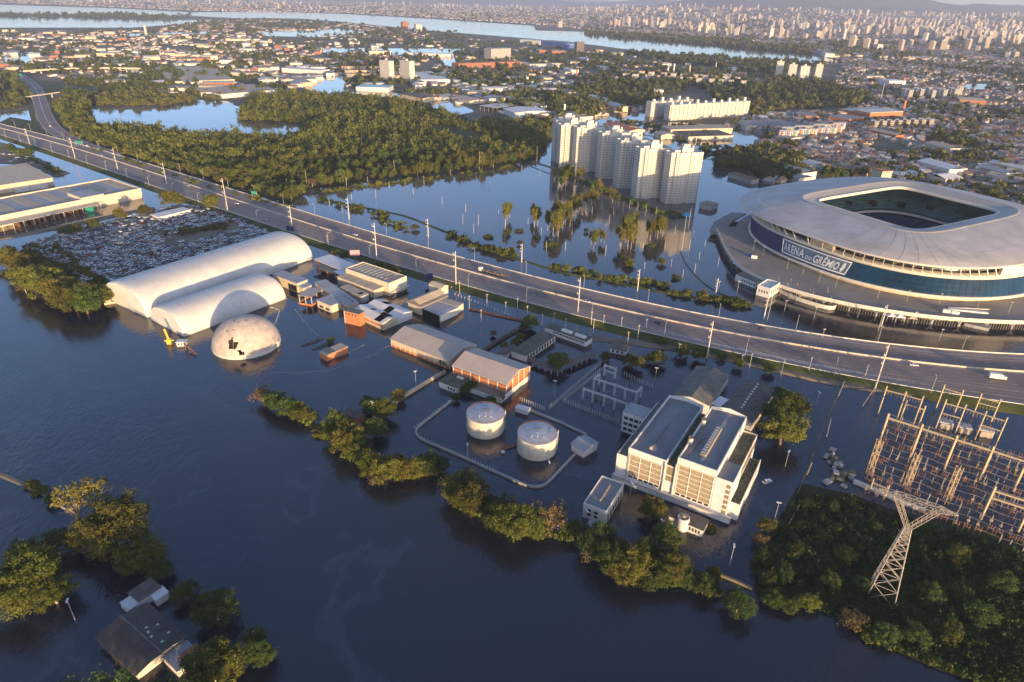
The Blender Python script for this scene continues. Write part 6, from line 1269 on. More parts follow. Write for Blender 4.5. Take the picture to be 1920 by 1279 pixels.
pipe_line('pale floating hose floating right of the dome', [(524, 582), (521, 592), (515, 609)], .35, .15, 'pale_concrete', 'hose', 'floating_hose'); pipe_line('upper arm of the pale floating hose right of the dome', [(503, 577), (512, 577), (524, 582)], .35, .15, 'pale_concrete', 'hose', 'floating_hose')
pipe_line('thin straight float line behind the dome', [(553, 580), (570, 602), (590, 625), (600, 632)], .2, .12, 'concrete', 'float line', 'float_line'); pipe_line('long curved float line in front of the grey warehouse', [(505, 698), (560, 700), (620, 694), (665, 678), (700, 666), (730, 648)], .08, .06, 'concrete', 'float line', 'float_line'); pipe_line('short float line right of the small orange shed', [(640, 668), (660, 658), (684, 646)], .10, .06, 'concrete', 'float line', 'float_line')
pipe_line('long dark boom curving across the lagoon to the dike', [(1275, 470), (1285, 492), (1300, 512), (1325, 535), (1350, 550), (1375, 560)], .5, .25, 'dark_roof', 'boom', 'floating_boom')
path('sunken_jetty', [(-10, 884), (30, 902), (60, 912), (95, 930)], 1.2, .3, 'mud')
# ================================================================== VEHICLES
def car_mb(L=4.3, w=1.75, h=1.45):
    mb = MB(); x0, x1 = -L / 2, L / 2
    mb.prism([(x0, -w / 2), (x1, -w / 2), (x1, w / 2), (x0, w / 2)], .32, .85, 0)
    vs = [(x0 + .5, -w * .46, .85), (x1 - 1.15, -w * .46, .85), (x1 - 1.15, w * .46, .85), (x0 + .5, w * .46, .85), (x0 + 1.0, -w * .38, h), (x1 - 1.9, -w * .38, h), (x1 - 1.9, w * .38, h), (x0 + 1.0, w * .38, h)]
    mb.add(vs, [(0, 1, 5, 4), (1, 2, 6, 5), (2, 3, 7, 6), (3, 0, 4, 7)], 1); mb.add(vs[4:], [(0, 1, 2, 3)], 0); return mb
CB = car_mb(); WH = MB().tube((0, -.1, 0), (0, .1, 0), .32, .32, 12).mesh('wheel', 'hole_dark')
BODY = {}
for i in range(8):
    b_ = MB(); b_.v = CB.v; b_.f = CB.f; b_.m = CB.m; BODY[i] = b_.mesh('body', ['car_paint_%d' % i, 'glass_dark'])
def road_car(px_, py_, col, label, flip=0, s=1.0, rot=None):
    g = G(px_, py_, ZR + .6); 
    if rot is None: rot = math.atan((f_med(g[0] + 5) - f_med(g[0] - 5)) / 10) + flip * math.pi
    t = thing('car', label, 'car', (g[0], g[1], ZR + .02), rot); t.scale = (s, s, s); link(BODY[col], 'body', t)
    for sx in (-1, 1):
        for sy in (-1, 1): link(WH, 'wheel', t, (sx * 1.3, sy * .8, .32))
for x, y, c, lb, fl in ((666, 440, 0, 'white car on the far carriageway above the long tent end', 0), (444, 381, 0, 'white car on the highway near the golden trees', 0), (497, 411, 1, 'silver car on the near carriageway beside the scrapyard', 0), (190, 291, 0, 'white car just past the road junction', 0), (1100, 565, 0, 'white car at the barrier near the middle power pole', 0), (1233, 605, 2, 'dark car on the near carriageway above the switchyard', 1), (1428, 615, 2, 'dark car on the far carriageway before the stadium', 0), (1714, 684, 0, 'white car on the ramp at lower right', 0), (352, 348, 1, 'grey car on the far carriageway by the wood', 0), (270, 322, 7, 'dark car on the near carriageway at the far left', 0)): road_car(x, y, c, lb, fl)
for x, y, c, lb in ((95, 236, 0, 'white car on the side highway'), (122, 254, 4, 'red car on the side highway near the junction'), (164, 273, 0, 'white van under the long green road sign')): road_car(x, y, c, lb, 0, 1.3, 1.9)
# flatbed truck
g = G(922, 512, ZR + 1); rot = math.atan((f_far(g[0] + 5) - f_far(g[0] - 5)) / 10); t = thing('flatbed_truck', 'flatbed truck with white cab on the far carriageway', 'truck', (g[0], g[1], ZR), rot)
cab = MB().box(-11, -8.6, -1.2, 1.2, .8, 3.4).build('cab', 'white_paint', t); MB().box(-11.04, -11.0, -1.05, 1.05, 2.1, 3.0).build('windscreen', 'glass_dark', cab); MB().box(-8.4, 1.2, -1.25, 1.25, 1.1, 1.5).build('flatbed', 'dark_roof', t); MB().box(2.0, 11, -1.25, 1.25, 1.1, 1.5).build('trailer', 'dark_roof', t)
for x in (-10, -7, -5.8, -.5, .6, 3.2, 8.6, 9.8):
    for y in (-1, 1): link(WH, 'wheel', t, (x, y, .5), 0, (1.5, 1.5, 1.5))
for k in range(6): MB().box(-7.5 + 3.1 * k, -6 + 3.1 * k, -1, 1, 1.5, 2.0 + .4 * (k % 2)).build('load', 'rust' if k % 2 else 'dark_roof', t)
g = G(1871, 706, ZR + 1.5); rot = math.atan((f_near(g[0] + 5) - f_near(g[0] - 5)) / 10); t = thing('delivery_van', 'white box van on the ramp at the lower right', 'van', (g[0], g[1], ZR), rot)
MB().box(-4.2, 1.8, -1.2, 1.2, .7, 3.3).build('cargo_box', 'white_paint', t); cab = MB().prism([(1.9, -1.1), (4, -1.1), (4, 1.1), (1.9, 1.1)], .6, 2.3).build('cab', 'pale_concrete', t); MB().box(3.0, 4.04, -1.0, 1.0, 1.5, 2.2).build('windscreen', 'glass_dark', cab)
for x in (-2.8, 2.8):
    for y in (-1, 1): link(WH, 'wheel', t, (x, y, .42), 0, (1.3, 1.3, 1.3))
g = G(1438, 903); t = thing('stranded_pickup', 'white pickup stranded in the water right of the plant', 'pickup', (g[0], g[1], -.55), .5); link(BODY[0], 'body', t)
# stacked cars of the scrapyard
yp = sample_px(YARD, 3200, 21); gy = np.array([G(x, y)[:2] for x, y in yp])
hole = [(305, 455), (345, 432), (440, 418), (455, 428), (360, 455)]; road_ = [(278, 428), (292, 424), (345, 470), (332, 476)]
gy = gy[~inpoly(yp, hole) & ~inpoly(yp, road_)]
keep = []; cell = {}
for p in gy:
    k = (int(p[0] // 4), int(p[1] // 4)); ok = all((w[0] - p[0]) ** 2 + (w[1] - p[1]) ** 2 > 2.5 ** 2 for i in (-1, 0, 1) for j in (-1, 0, 1) for w in cell.get((k[0] + i, k[1] + j), ()))
    if ok: cell.setdefault(k, []).append(p); keep.append(p)
gy = np.array(keep); gy = gy[np.argsort(np.hypot(gy[:, 0], gy[:, 1]))]
for i, (x, y) in enumerate([(x, y) for x, y in sample_px([(0, 268), (38, 282), (70, 298), (60, 308), (0, 302)], 26, 91)]):
    g = G(x, y); link(BODY[(4, 0, 1, 4, 2, 0)[i % 6]], 'parked_car', None, (g[0], g[1], .4), random.uniform(0, 3), None, 'car in the muddle of the roadside lot at the far left', 'car', 'cars of the roadside lot')
for i in range(min(300, len(gy))):
    p = gy[i]; o = link(BODY[int(RN.choice(8, p=[.34, .2, .10, .12, .05, .05, .06, .08]))], 'scrap_car', None, (p[0], p[1], random.choice((.1, .1, 1.2))), .9 + random.choice((0, 1.57)) + random.uniform(-.2, .2), None, 'junked car in the %s part of the front rows of the scrapyard' % third(p[0], p[1], 200, 330), 'car', 'junked cars in the scrapyard')
p = gy[300:]; n = len(p); mi = RN.choice(8, n, p=[.34, .2, .10, .12, .05, .05, .06, .08])
scatter('scrap_car_rows', CB, np.column_stack([p, RN.choice([.1, .1, 1.2], n)]), .9 + RN.choice([0, 1.57], n) + RN.uniform(-.2, .2, n), np.ones((n, 3)), np.column_stack([mi, np.full(n, 8)]), ['car_paint_%d' % i for i in range(8)] + ['glass_dark'], kind='stuff', label='hundreds of junked cars packed in the flooded scrapyard', cat='cars')
print('yard cars', len(gy))
# ================================================================== SWITCHYARDS AND PYLON
def lattice_col(mb, p, h, w=.7, n=6, t=.12):
    x, y = p[0], p[1]
    for a in (-1, 1):
        for b in (-1, 1): mb.beam((x + a * w / 2, y + b * w / 2, -1.5), (x + a * w / 2, y + b * w / 2, h), t)
    for k in range(n):
        z0, z1 = h * k / n, h * (k + 1) / n; s_ = 1 if k % 2 else -1
        for b in (-1, 1): mb.beam((x - s_ * w / 2, y + b * w / 2, z0), (x + s_ * w / 2, y + b * w / 2, z1), t * .7); mb.beam((x + b * w / 2, y - s_ * w / 2, z0), (x + b * w / 2, y + s_ * w / 2, z1), t * .7)
    return mb
def lattice_beam(mb, a, b, w=.6, t=.12, n=None):
    a, b = Vector(a), Vector(b); d = b - a; L = d.length; d.normalize(); s_ = Vector((-d.y, d.x, 0)) * w / 2; u = Vector((0, 0, w / 2)); n = n or max(3, int(L / (w * 1.6)))
    for q in (s_ + u, s_ - u, -s_ + u, -s_ - u): mb.beam(a + q, b + q, t)
    for k in range(n):
        p, r_ = a + d * L * k / n, a + d * L * (k + 1) / n; sg = 1 if k % 2 else -1
        for q in (u, -u): mb.beam(p + s_ * sg + q, r_ - s_ * sg + q, t * .7)
        for q in (s_, -s_): mb.beam(p + u * sg + q, r_ - u * sg + q, t * .7)
    return mb
mat('steel_white', (.55, .54, .52), .6, .1, 1); mat('steel_tan', (.38, .29, .18), .65, .15, 1)
def gantry(label, tops, h, m, links=(), w=.7, name='lattice_gantry'):
    t = thing(name, label, 'gantry'); pts = [G(x, y, h) for x, y in tops]
    for p in pts: lattice_col(MB(), p, h + .8, w).build('lattice_column', m, t)
    for i in range(len(pts) - 1): lattice_beam(MB(), (pts[i][0], pts[i][1], h), (pts[i + 1][0], pts[i + 1][1], h), w * .85).build('lattice_beam', m, t)
    for i, (x, y) in links:
        p = G(x, y, h); lattice_col(MB(), p, h + .5, w).build('lattice_column', m, t); lattice_beam(MB(), (pts[i][0], pts[i][1], h), (p[0], p[1], h), w * .8).build('lattice_beam', m, t)
    return t, pts
gantry('front white lattice gantry of the small switchyard', [(1094, 729), (1112, 735), (1133.5, 742), (1153, 749), (1175, 757)], 6.2, 'steel_white')
gantry('middle white lattice gantry with two return arms in the small switchyard', [(1114, 710), (1134, 716), (1153.5, 722), (1173, 729), (1194, 735.5)], 6.4, 'steel_white', ((0, (1124.6, 701.5)), (4, (1203, 726))))
t, pts = gantry('rear small white lattice gantry of the small switchyard', [(1134.5, 685), (1154.5, 692)], 6.2, 'steel_white'); lattice_beam(MB(), (pts[0][0], pts[0][1], 3.2), (pts[1][0], pts[1][1], 3.2), .5).build('lattice_beam', 'steel_white', t)
t = thing('busbar_equipment', 'dark low breakers between the small switchyard gantries', 'equipment')
for k in range(26): g = G(random.uniform(1100, 1200), random.uniform(715, 765)); MB().tube((g[0], g[1], -1), (g[0], g[1], random.uniform(1, 2.6)), .25, .18, 6).build('breaker', 'dark_roof', t)
# large substation at right
def portal(label, cols, h, beams, m='steel_tan', w=.5):
    t = thing('portal_frame', label, 'gantry'); P0 = {}
    for i, (x, y) in enumerate(cols):
        p = G(x, y, h); P0[i] = p; MB().beam((p[0], p[1], -1.5), (p[0], p[1], h + 2.2), w).build('column', m, t)
    for i, j, z in beams:
        a, b = P0[i], P0[j]; d = (b - a)[:2] / np.linalg.norm((b - a)[:2]); b_ = MB().beam((a[0], a[1], z), (b[0], b[1], z), w * .9, w * .9).build('cross_beam', m, t)
    for i, j, z in beams:
        a, b = P0[i], P0[j]
        for k in range(1, 6): q = a + (b - a) * k / 6; MB().tube((q[0], q[1], z - 2.2), (q[0], q[1], z - .3), .16, .16, 6).build('insulator', 'dark_roof', t)
    return t, P0
t, MP = portal('long main portal frame across the substation', [(1664, 783), (1727, 803), (1792, 824), (1860, 845), (1925, 866), (1985, 886)], 15.5, [(i, i + 1, 15.5) for i in range(5)], w=.85)
portal('middle portal frame of the substation with upper and lower beams', [(1772, 756), (1809, 766), (1847, 778), (1886, 790)], 14, [(0, 1, 14), (1, 2, 14), (2, 3, 14), (0, 1, 8.5), (2, 3, 8.5)])
portal('rear left portal frame of the substation', [(1661, 731), (1697, 741), (1729, 750)], 14, [(0, 1, 14), (1, 2, 14)]); portal('rear right portal frame of the substation', [(1769, 728), (1804, 738)], 13, [(0, 1, 13)]); portal('small far portal frame at the substation back', [(1838, 745), (1874, 755)], 11, [(0, 1, 11), (0, 1, 8)])
portal('front right portal frame of the substation', [(1863, 920), (1935, 943)], 14.5, [(0, 1, 14.5), (0, 1, 11.2)], w=.75); portal('small front portal frame near the pylon', [(1636, 905), (1665, 917)], 5.5, [(0, 1, 5.5)], w=.4)
portal('inner portal between main and rear frames', [(1698, 758), (1733, 768)], 9, [(0, 1, 9)], w=.6)
for i, (x, y) in enumerate(((1650, 827), (1722, 853), (1800, 877))): p = G(x, y, 18); lattice_col(MB(), p, 18.5, 1.8, 9, .2).build('lattice_mast', 'steel_tan', label='%s tall twin-legged lattice mast from the left in the substation' % nth(i), cat='mast', group='lattice masts of the substation')
d = (MP[4] - MP[0])[:2]; d /= np.linalg.norm(d); nrm = np.array([d[1], -d[0]])      # towards the camera
for k in range(13):
    a = MP[0][:2] + nrm * (-16 + 4.6 * k); mb = MB(); z = 9 - .5 * k; L_ = 78
    prev = None
    for q in range(17):
        p = a + d * L_ * q / 16; zz = z - .8 * math.sin(math.pi * ((q % 4) / 4)); cur = (p[0], p[1], zz)
        if prev: mb.beam(prev, cur, .09)
        prev = cur
    mb.build('bus_conductor', 'galvanised', label='%s sagging conductor in front of the main portal frame' % nth(k), cat='conductor', group='substation conductors')
eq = [MB().tube((0, 0, -1), (0, 0, 2.2), .16, .14, 6).tube((0, 0, 2.2), (0, 0, 4.2), .22, .12, 6).mesh('insulator_post', 'galvanised'), MB().tube((0, 0, -1), (0, 0, 1.8), .12, .12, 6).box(-.5, .5, -.3, .3, 1.8, 2.4).tube((0, 0, 2.4), (0, 0, 3.8), .15, .1, 6).mesh('insulator_post', 'steel_tan'), MB().tube((-.9, 0, -1), (-.9, 0, 2.4), .12).tube((.9, 0, -1), (.9, 0, 2.4), .12).box(-1.2, 1.2, -.12, .12, 2.4, 2.65).tube((-.9, 0, 2.6), (-.9, 0, 4), .14, .1, 6).tube((0, 0, 2.6), (0, 0, 4), .14, .1, 6).tube((.9, 0, 2.6), (.9, 0, 4), .14, .1, 6).mesh('disconnector', 'rust')]
cnt = 0
for r_ in range(14):
    for q in range(23):
        if random.random() < .22: continue
        p = MP[0][:2] + nrm * (-24 + 5.0 * r_ + random.uniform(-.6, .6)) + d * (2 + q * 3.6 + random.uniform(-.5, .5)); me = eq[(r_ + (q // 6)) % 3]
        link(me, me.name.split('.')[0], None, (p[0], p[1], 0), math.atan2(d[1], d[0]), (1, 1, random.uniform(.8, 1.5)), 'insulator post in the %s flooded row of the substation, counted from the highway' % nth(r_), 'insulator', 'insulator posts of the substation'); cnt += 1
print('insul', cnt)
for i, (x, y, w, h) in enumerate(((1770, 800, 6, 3.4), (1805, 808, 6, 3.2), (1845, 815, 6, 3.6))): g = G(x, y); t = thing('transformer', '%s grey transformer from the left behind the main portal' % nth(i), 'transformer', (g[0], g[1], 0), -.35); MB().box(-w / 2, w / 2, -2, 2, -1, h).build('tank', 'metal_grey', t); MB().box(-w / 2 + .6, w / 2 - .6, -2.6, -2.05, 0, h - .6).build('radiator', 'galvanised', t); MB().tube((-1, 0, h), (-1, 0, h + 2), .3, .15).tube((1, 0, h), (1, 0, h + 2), .3, .15).build('bushing', 'brown_roof', t)
pix_wall('rubble_wall', [(1600, 905), (1640, 922), (1700, 948), (1735, 962)], 1.6, 1.4, 'pale_concrete', 'pale rubble wall between the thicket and the substation')
for k in range(26):
    x, y = random.choice(((1565, 870), (1570, 885), (1558, 900), (1580, 905), (1555, 850), (1590, 895))); x += random.uniform(-9, 9); y += random.uniform(-8, 8); g = G(x, y); s_ = random.uniform(.6, 1.7)
    MB().box(-s_, s_, -s_ * .7, s_ * .7, -.8, random.uniform(.8, 2.4)).build('rubble_block', random.choice(('concrete', 'moss_roof', 'concrete', 'grey_roof')), loc=(g[0], g[1], 0), rot=random.uniform(0, 3), label='grey rubble block in the heap left of the substation', cat='rubble', group='rubble heap blocks')
# pylon
g = (G(1635, 1114) + G(1690, 1140)) / 2; ad = (G(1807, 970, 45) - G(1665.5, 921.5, 45))[:2]; ra = math.atan2(ad[1], ad[0])
py = thing('transmission_pylon', 'tall pale lattice transmission pylon with Y-shaped top in the thicket', 'pylon', (g[0] - .5, g[1] + 2.5, 0), ra)
bw, ww, zw, zt = 4.3, 1.0, 31.0, 41.2
def leg(a, b, z): k = bw + (ww - bw) * z / zw; return (a * k, b * k, z)
for a in (-1, 1):
    for b in (-1, 1): MB().beam(leg(a, b, 0), leg(a, b, zw), .26).build('leg', 'galvanised', py)
zs = [0, 6.5, 12, 16.5, 20, 23, 25.5, 27.2, 28.8, 30, 31]
for k in range(len(zs) - 1):
    mb = MB()
    for a, b, c, d_ in ((-1, -1, 1, -1), (1, -1, 1, 1), (1, 1, -1, 1), (-1, 1, -1, -1)): mb.beam(leg(a, b, zs[k]), leg(c, d_, zs[k + 1]), .16); mb.beam(leg(c, d_, zs[k]), leg(a, b, zs[k + 1]), .16); mb.beam(leg(a, b, zs[k + 1]), leg(c, d_, zs[k + 1]), .16)
    mb.build('bracing', 'galvanised', py)
for s_ in (-1, 1):
    mb = MB(); q0 = [(s_ * ww * e, f * ww, zw) for e in (1, -.2) for f in (-1, 1)]; q1 = [(s_ * (6.0 + e), f * .8, zt) for e in (.9, -.9) for f in (-1, 1)]
    for a, b in zip(q0, q1): mb.beam(a, b, .18)
    for k in range(6):
        t0, t1 = k / 6, (k + 1) / 6; mb.beam(Vector(q0[0]).lerp(Vector(q1[0]), t0), Vector(q0[2]).lerp(Vector(q1[2]), t1), .12); mb.beam(Vector(q0[1]).lerp(Vector(q1[1]), t0), Vector(q0[3]).lerp(Vector(q1[3]), t1), .12); mb.beam(Vector(q0[0]).lerp(Vector(q1[0]), t1), Vector(q0[1]).lerp(Vector(q1[1]), t0), .12)
    mb.build('fork_arm', 'galvanised', py); MB().beam((s_ * 6.2, 0, zt), (s_ * 6.2, 0, zt + 1.6), .24).build('peak', 'galvanised', py)
mb = MB(); xs_ = np.linspace(-11.0, 11.0, 15)
def arm(x, q): 
    k = max(.05, 1 - (max(0, abs(x) - 6) / 5.6)); return (x, q[0] * .8 * k, zt + q[1] * 1.0 * k + .2)
for q in ((1, 1), (1, -1), (-1, 1), (-1, -1)):
    for i in range(14): mb.beam(arm(xs_[i], q), arm(xs_[i + 1], q), .14)
for i in range(14):
    s_ = 1 if i % 2 else -1
    for f in (-1, 1): mb.beam(arm(xs_[i], (f, s_)), arm(xs_[i + 1], (f, -s_)), .11); mb.beam(arm(xs_[i], (s_, f)), arm(xs_[i + 1], (-s_, f)), .11)
mb.build('cross_arm', 'galvanised', py)
for x in (-11, -4, 0, 4, 11): MB().tube((x, 0, zt - 3), (x, 0, zt - .4), .14, .14, 6).build('insulator_string', 'dark_roof', py)

# ================================================================== THE CITY BEYOND
def block(label, A, B, depth, z, wall, roof, floors=0, cat='building', name='building', base=None, group=None, boxes=0, over=.3, accent=None):
    """building whose front roof edge runs from pixel A to pixel B at height z, depth in metres away from the camera"""
    a, b = G(*A, z), G(*B, z); d = (b - a)[:2]; L = float(np.linalg.norm(d)); rot = math.atan2(d[1], d[0]); t = thing(name, label, cat, (a[0], a[1], 0), rot, group)
    MB().box(0, L, 0, depth, -1, z).build('wall', wall, t); MB().box(-over, L + over, -over, depth + over, z, z + .5).build('roof', roof, t)
    if floors:
        mb = MB(); n = max(2, int(L / 3.5)); fh = z / floors
        for f in range(floors):
            for i in range(n): x = L * (i + .5) / n; mb.add([(x - .8, -.06, f * fh + 1), (x + .8, -.06, f * fh + 1), (x + .8, -.06, f * fh + 2.3), (x - .8, -.06, f * fh + 2.3)], [(0, 1, 2, 3)])
            m_ = max(1, int(depth / 4))
            for i in range(m_):
                y = depth * (i + .5) / m_
                for xx in (-.06, L + .06): mb.add([(xx, y - .8, f * fh + 1), (xx, y + .8, f * fh + 1), (xx, y + .8, f * fh + 2.3), (xx, y - .8, f * fh + 2.3)], [(0, 1, 2, 3)])
        mb.build('windows', 'glass_dim', t)['kind'] = 'stuff'
    for k in range(boxes): x = L * (k + .5) / boxes; MB().box(x - 2.2, x + 2.2, depth * .3, depth * .3 + 4, z + .5, z + 4.2 + 2.5 * (k % 2)).build('roof_box', wall, t)
    if boxes > 3:
        for k in range(boxes * 2): x = L * (k + .5) / (boxes * 2); MB().box(x - 1.4, x + 1.4, -1.3, 0, -1, z - .4).build('stair_bay', 'cream_wall' if k % 2 else wall, t)
    if accent: MB().box(L * .35, L * .62, -.12, 0, 0, z - .5).build('coloured_stripe', accent, t)
    return t
def shed(label, A, B, C, z, wall, roof, ridge=0, cat='warehouse'): return hall('warehouse', label, A, B, C, z, wall, roof, ridge=ridge or None, cat=cat, z0=-1)[0]
for i, c in enumerate([(.45, .10, .16), (.20, .14, .42), (.14, .32, .12), (.55, .20, .05), (.10, .30, .40), (.50, .42, .08)]): mat('accent_%d' % i, c, .7, .1, .3)
mat('mint', (.30, .50, .42), .7, .15, .2); mat('pool_roof', (.35, .52, .55), .6, .15, .2)
shed('large brown-roofed distribution warehouse at upper left', (287, 125), (325, 153), (387, 123), 10, 'cream_wall', 'tan_roof'); shed('white warehouse with brown roof in front of the large distribution warehouse', (362, 166), (414, 177), (447, 153), 8, 'white_paint', 'tan_roof'); shed('low orange shed left of the white warehouse', (313, 156), (362, 168), (330, 152), 6, 'brick_orange', 'tan_roof'); shed('small tan hall at the left corner of the large warehouse', (278, 145), (290, 156), (310, 140), 7, 'cream_wall', 'tan_roof')
block('long white low hall left of the large warehouse', (178, 120), (240, 119), 30, 9, 'white_paint', 'white_roof'); block('white factory hall right of the large warehouse', (528, 128), (600, 133), 40, 10, 'white_paint', 'white_roof'); block('tan hall beside the white factory hall', (430, 136), (470, 138), 25, 8, 'cream_wall', 'tan_roof')
block('left of the twin white apartment towers in the middle distance', (711, 113), (729, 115), 14, 46, 'tower_white', 'pale_concrete', 15, boxes=1, cat='apartment tower'); block('right of the twin white apartment towers in the middle distance', (749, 113), (767, 115.5), 14, 46, 'tower_white', 'pale_concrete', 15, boxes=1, cat='apartment tower')
k = 0
for y0, xs_ in ((124, range(640, 700, 11)), (131, range(646, 700, 12)), (138, range(650, 700, 14)), (141, range(706, 775, 15)), (133, range(712, 770, 16))):
    for x in xs_: block('%s low cream apartment block in the estate by the twin towers, row by row' % nth(k), (x, y0), (x + 9, y0 + 1.0), 14, 13, 'cream_wall', 'terracotta', 4, 'apartment block', 'apartment_block', group='cream estate blocks'); k += 1
block('flooded hall with pale blue roof at the edge of the wood', (667, 163), (728, 165), 45, 9, 'white_paint', 'pool_roof'); shed('white ribbed factory roof right of the cream estate', (778, 150), (843, 149), (778, 134), 9, 'white_paint', 'white_roof'); block('very long orange brick building in the middle distance', (860, 120), (978, 116), 40, 14, 'terracotta', 'brick_orange', 3); block('tall grey framed mill building in the middle distance', (921, 92), (958, 91), 40, 32, 'concrete', 'grey_roof', 8)
block('long pale low hall right of the orange brick building', (993, 121), (1055, 119), 30, 8, 'pale_concrete', 'tan_roof'); canopy('open_hall', 'open-sided hall with pale roof beyond the wood', (898, 198), (930, 203), (920, 190), 10, 'pale_concrete', 'concrete', 5, 3, cat='hall'); shed('white hall right of the open-sided hall', (943, 203), (965, 212), (990, 195), 9, 'white_paint', 'white_roof', 2); shed('small white house behind the dark wood', (997, 211), (1010, 216), (1020, 208), 6, 'white_paint', 'tan_roof', 2)
shed('brown-roofed shed left of the small pond beyond the wood', (750, 176), (792, 185), (764, 171), 7, 'tan_wall', 'brown_roof', 2); shed('tan shed group right of the brown shed', (845, 182), (880, 190), (862, 177), 6, 'cream_wall', 'tan_roof', 1.5); shed('red-roofed shed beside the white chimney', (1052, 215), (1085, 214), (1060, 208), 6, 'white_paint', 'terracotta', 2); block('cream block on the shore of the far pond', (692, 96), (733, 96), 30, 16, 'cream_wall', 'tan_roof', 3); block('pale warehouse row beyond the far pond', (762, 99), (845, 102), 30, 9, 'white_paint', 'white_roof'); block('red office tower near the river', (755, 41), (766, 41), 25, 45, 'terracotta', 'dark_roof', 10); block('grey office tower right of the red tower near the river', (780, 46), (791, 46), 25, 42, 'pale_concrete', 'dark_roof', 10); block('brown tower near the river bend', (1082, 79), (1096, 79), 20, 40, 'brown_roof', 'dark_roof', 10); block('blue glass building beside the brown tower', (1062, 84), (1082, 84), 30, 24, 'blue_metal', 'white_roof', 5); block('long blue-fronted factory by the river', (1014, 76), (1062, 80), 60, 18, 'blue_metal', 'plaza'); block('white factory left of the blue-fronted factory', (975, 74), (1013, 77), 50, 16, 'white_paint', 'white_roof')
def chimney(label, x, y, ty, r=1.6, m='white_paint'):
    g = G(x, y); h = HT(x, y, ty); t = thing('chimney', label, 'chimney', (g[0], g[1], 0)); MB().tube((0, 0, -1), (0, 0, h), r, r * .8, 12).build('shaft', m, t); MB().lathe([(r * .8, h), (r * .95, h), (r * .95, h + .6), (r * .5, h + .6)], 12).build('rim', m, t)
chimney('white water tower column behind the dark wood', 1058, 216, 196, 2.2); chimney('left white chimney of the flats by the river', 1251, 143, 126, 2.6); chimney('tallest white chimney of the flats by the river', 1262, 142, 120, 2.6); chimney('tan chimney right of the white chimneys', 1291, 146, 123, 2.4, 'tan_wall'); chimney('thin grey chimney right of the flats by the river', 1341, 133, 117, 2.0, 'concrete'); chimney('orange tower right of the mint house cluster', 1081, 146, 131, 2.4, 'brick_orange'); chimney('thin lattice mast beyond the park trees', 1650, 190, 157, .8, 'galvanised'); chimney('white water tower at the left skyline', 274, 64, 47, 6, 'cream_wall')
# slab flats
t = block('long white slab of flats with roof boxes beyond the towers', (1257, 198), (1407, 190), 14, 25, 'tower_white', 'pale_concrete', 9, 'apartment block', 'apartment_block', boxes=10); t = block('rear white slab of flats left of the long slab', (1222, 192), (1300, 187), 14, 25, 'tower_white', 'pale_concrete', 9, 'apartment block', 'apartment_block', boxes=5)
for i, (x0, x1, yb, yt) in enumerate(((1458, 1471, 147, 115), (1481, 1496, 149, 121), (1503, 1520, 155, 124), (1532, 1545, 151, 121))):
    h = HT((x0 + x1) / 2, yb, yt); block('%s of the four cream apartment towers by the park' % nth(i), (x0, yt), (x1, yt + .6), 17, h, 'tower_white', 'pale_concrete', 18, 'apartment tower', 'apartment_tower', group='four cream towers', boxes=1)
for k in range(24): x = 1156 + k * 10 + (k % 3) * 2; y = 131 + k * .62 + (k % 2) * 6; block('%s white block from the left in the flats by the river' % nth(k), (x, y), (x + 8.5, y + .6), 14, 15, 'tower_white', 'terracotta', 5, 'apartment block', 'apartment_block', group='white flats by the river')
for k in range(20):
    x = 1462 + (k % 10) * 12 + (k // 10) * 5; y = 245 - (k % 10) * .9 - (k // 10) * 7 + (k % 3); block('%s colour-striped white block in the estate behind the stadium, row by row' % nth(k), (x, y), (x + 9, y + 1.0), 11, 14, 'house_wall_7', 'pale_concrete', 5, 'apartment block', 'apartment_block', group='colour-striped estate', accent='accent_%d' % (k % 6))
for k in range(16): x = 1634 + k * 7.4; y = 226 - k * .25 + (k % 2) * 2.5; block('%s yellowish block from the left in the row behind the striped estate' % nth(k), (x, y), (x + 6, y + .6), 12, 13, ('cream_wall', 'house_wall_3', 'tan_wall')[k % 3], 'pale_concrete', 4, 'apartment block', 'apartment_block', group='yellow flats')
for k in range(16): x = 1692 + k * 7.2; y = 166 - (k % 8) * .5 + (k % 3) * 2; block('%s pale block from the left in the flats at upper right' % nth(k), (x, y), (x + 6.4, y + .5), 14, 20, 'tower_white', 'pale_concrete', 6, 'apartment block', 'apartment_block', group='pale flats at upper right')
shed('orange brick factory with pale roof at right', (1576, 204), (1630, 214), (1625, 199), 12, 'terracotta', 'pale_concrete'); block('bright orange brick mill with wide front at right', (1632, 212), (1694, 209), 35, 14, 'brick_orange', 'pale_concrete', 3); chimney('square orange chimney of the brick mill', 1692, 211, 189, 2.6, 'brick_orange'); shed('brick hall with pink end wall in front of the mill', (1553, 218), (1592, 224), (1562, 211), 10, 'terracotta', 'plaza'); shed('long brick hall left of the brick mill', (1497, 216), (1536, 218), (1500, 210), 8, 'terracotta', 'plaza'); block('white box warehouse standing alone at right', (1668, 152), (1699, 152), 40, 12, 'white_paint', 'white_roof'); shed('brown-roofed warehouse at the upper right', (1800, 187), (1850, 190), (1810, 182), 10, 'terracotta', 'tan_roof', 2)
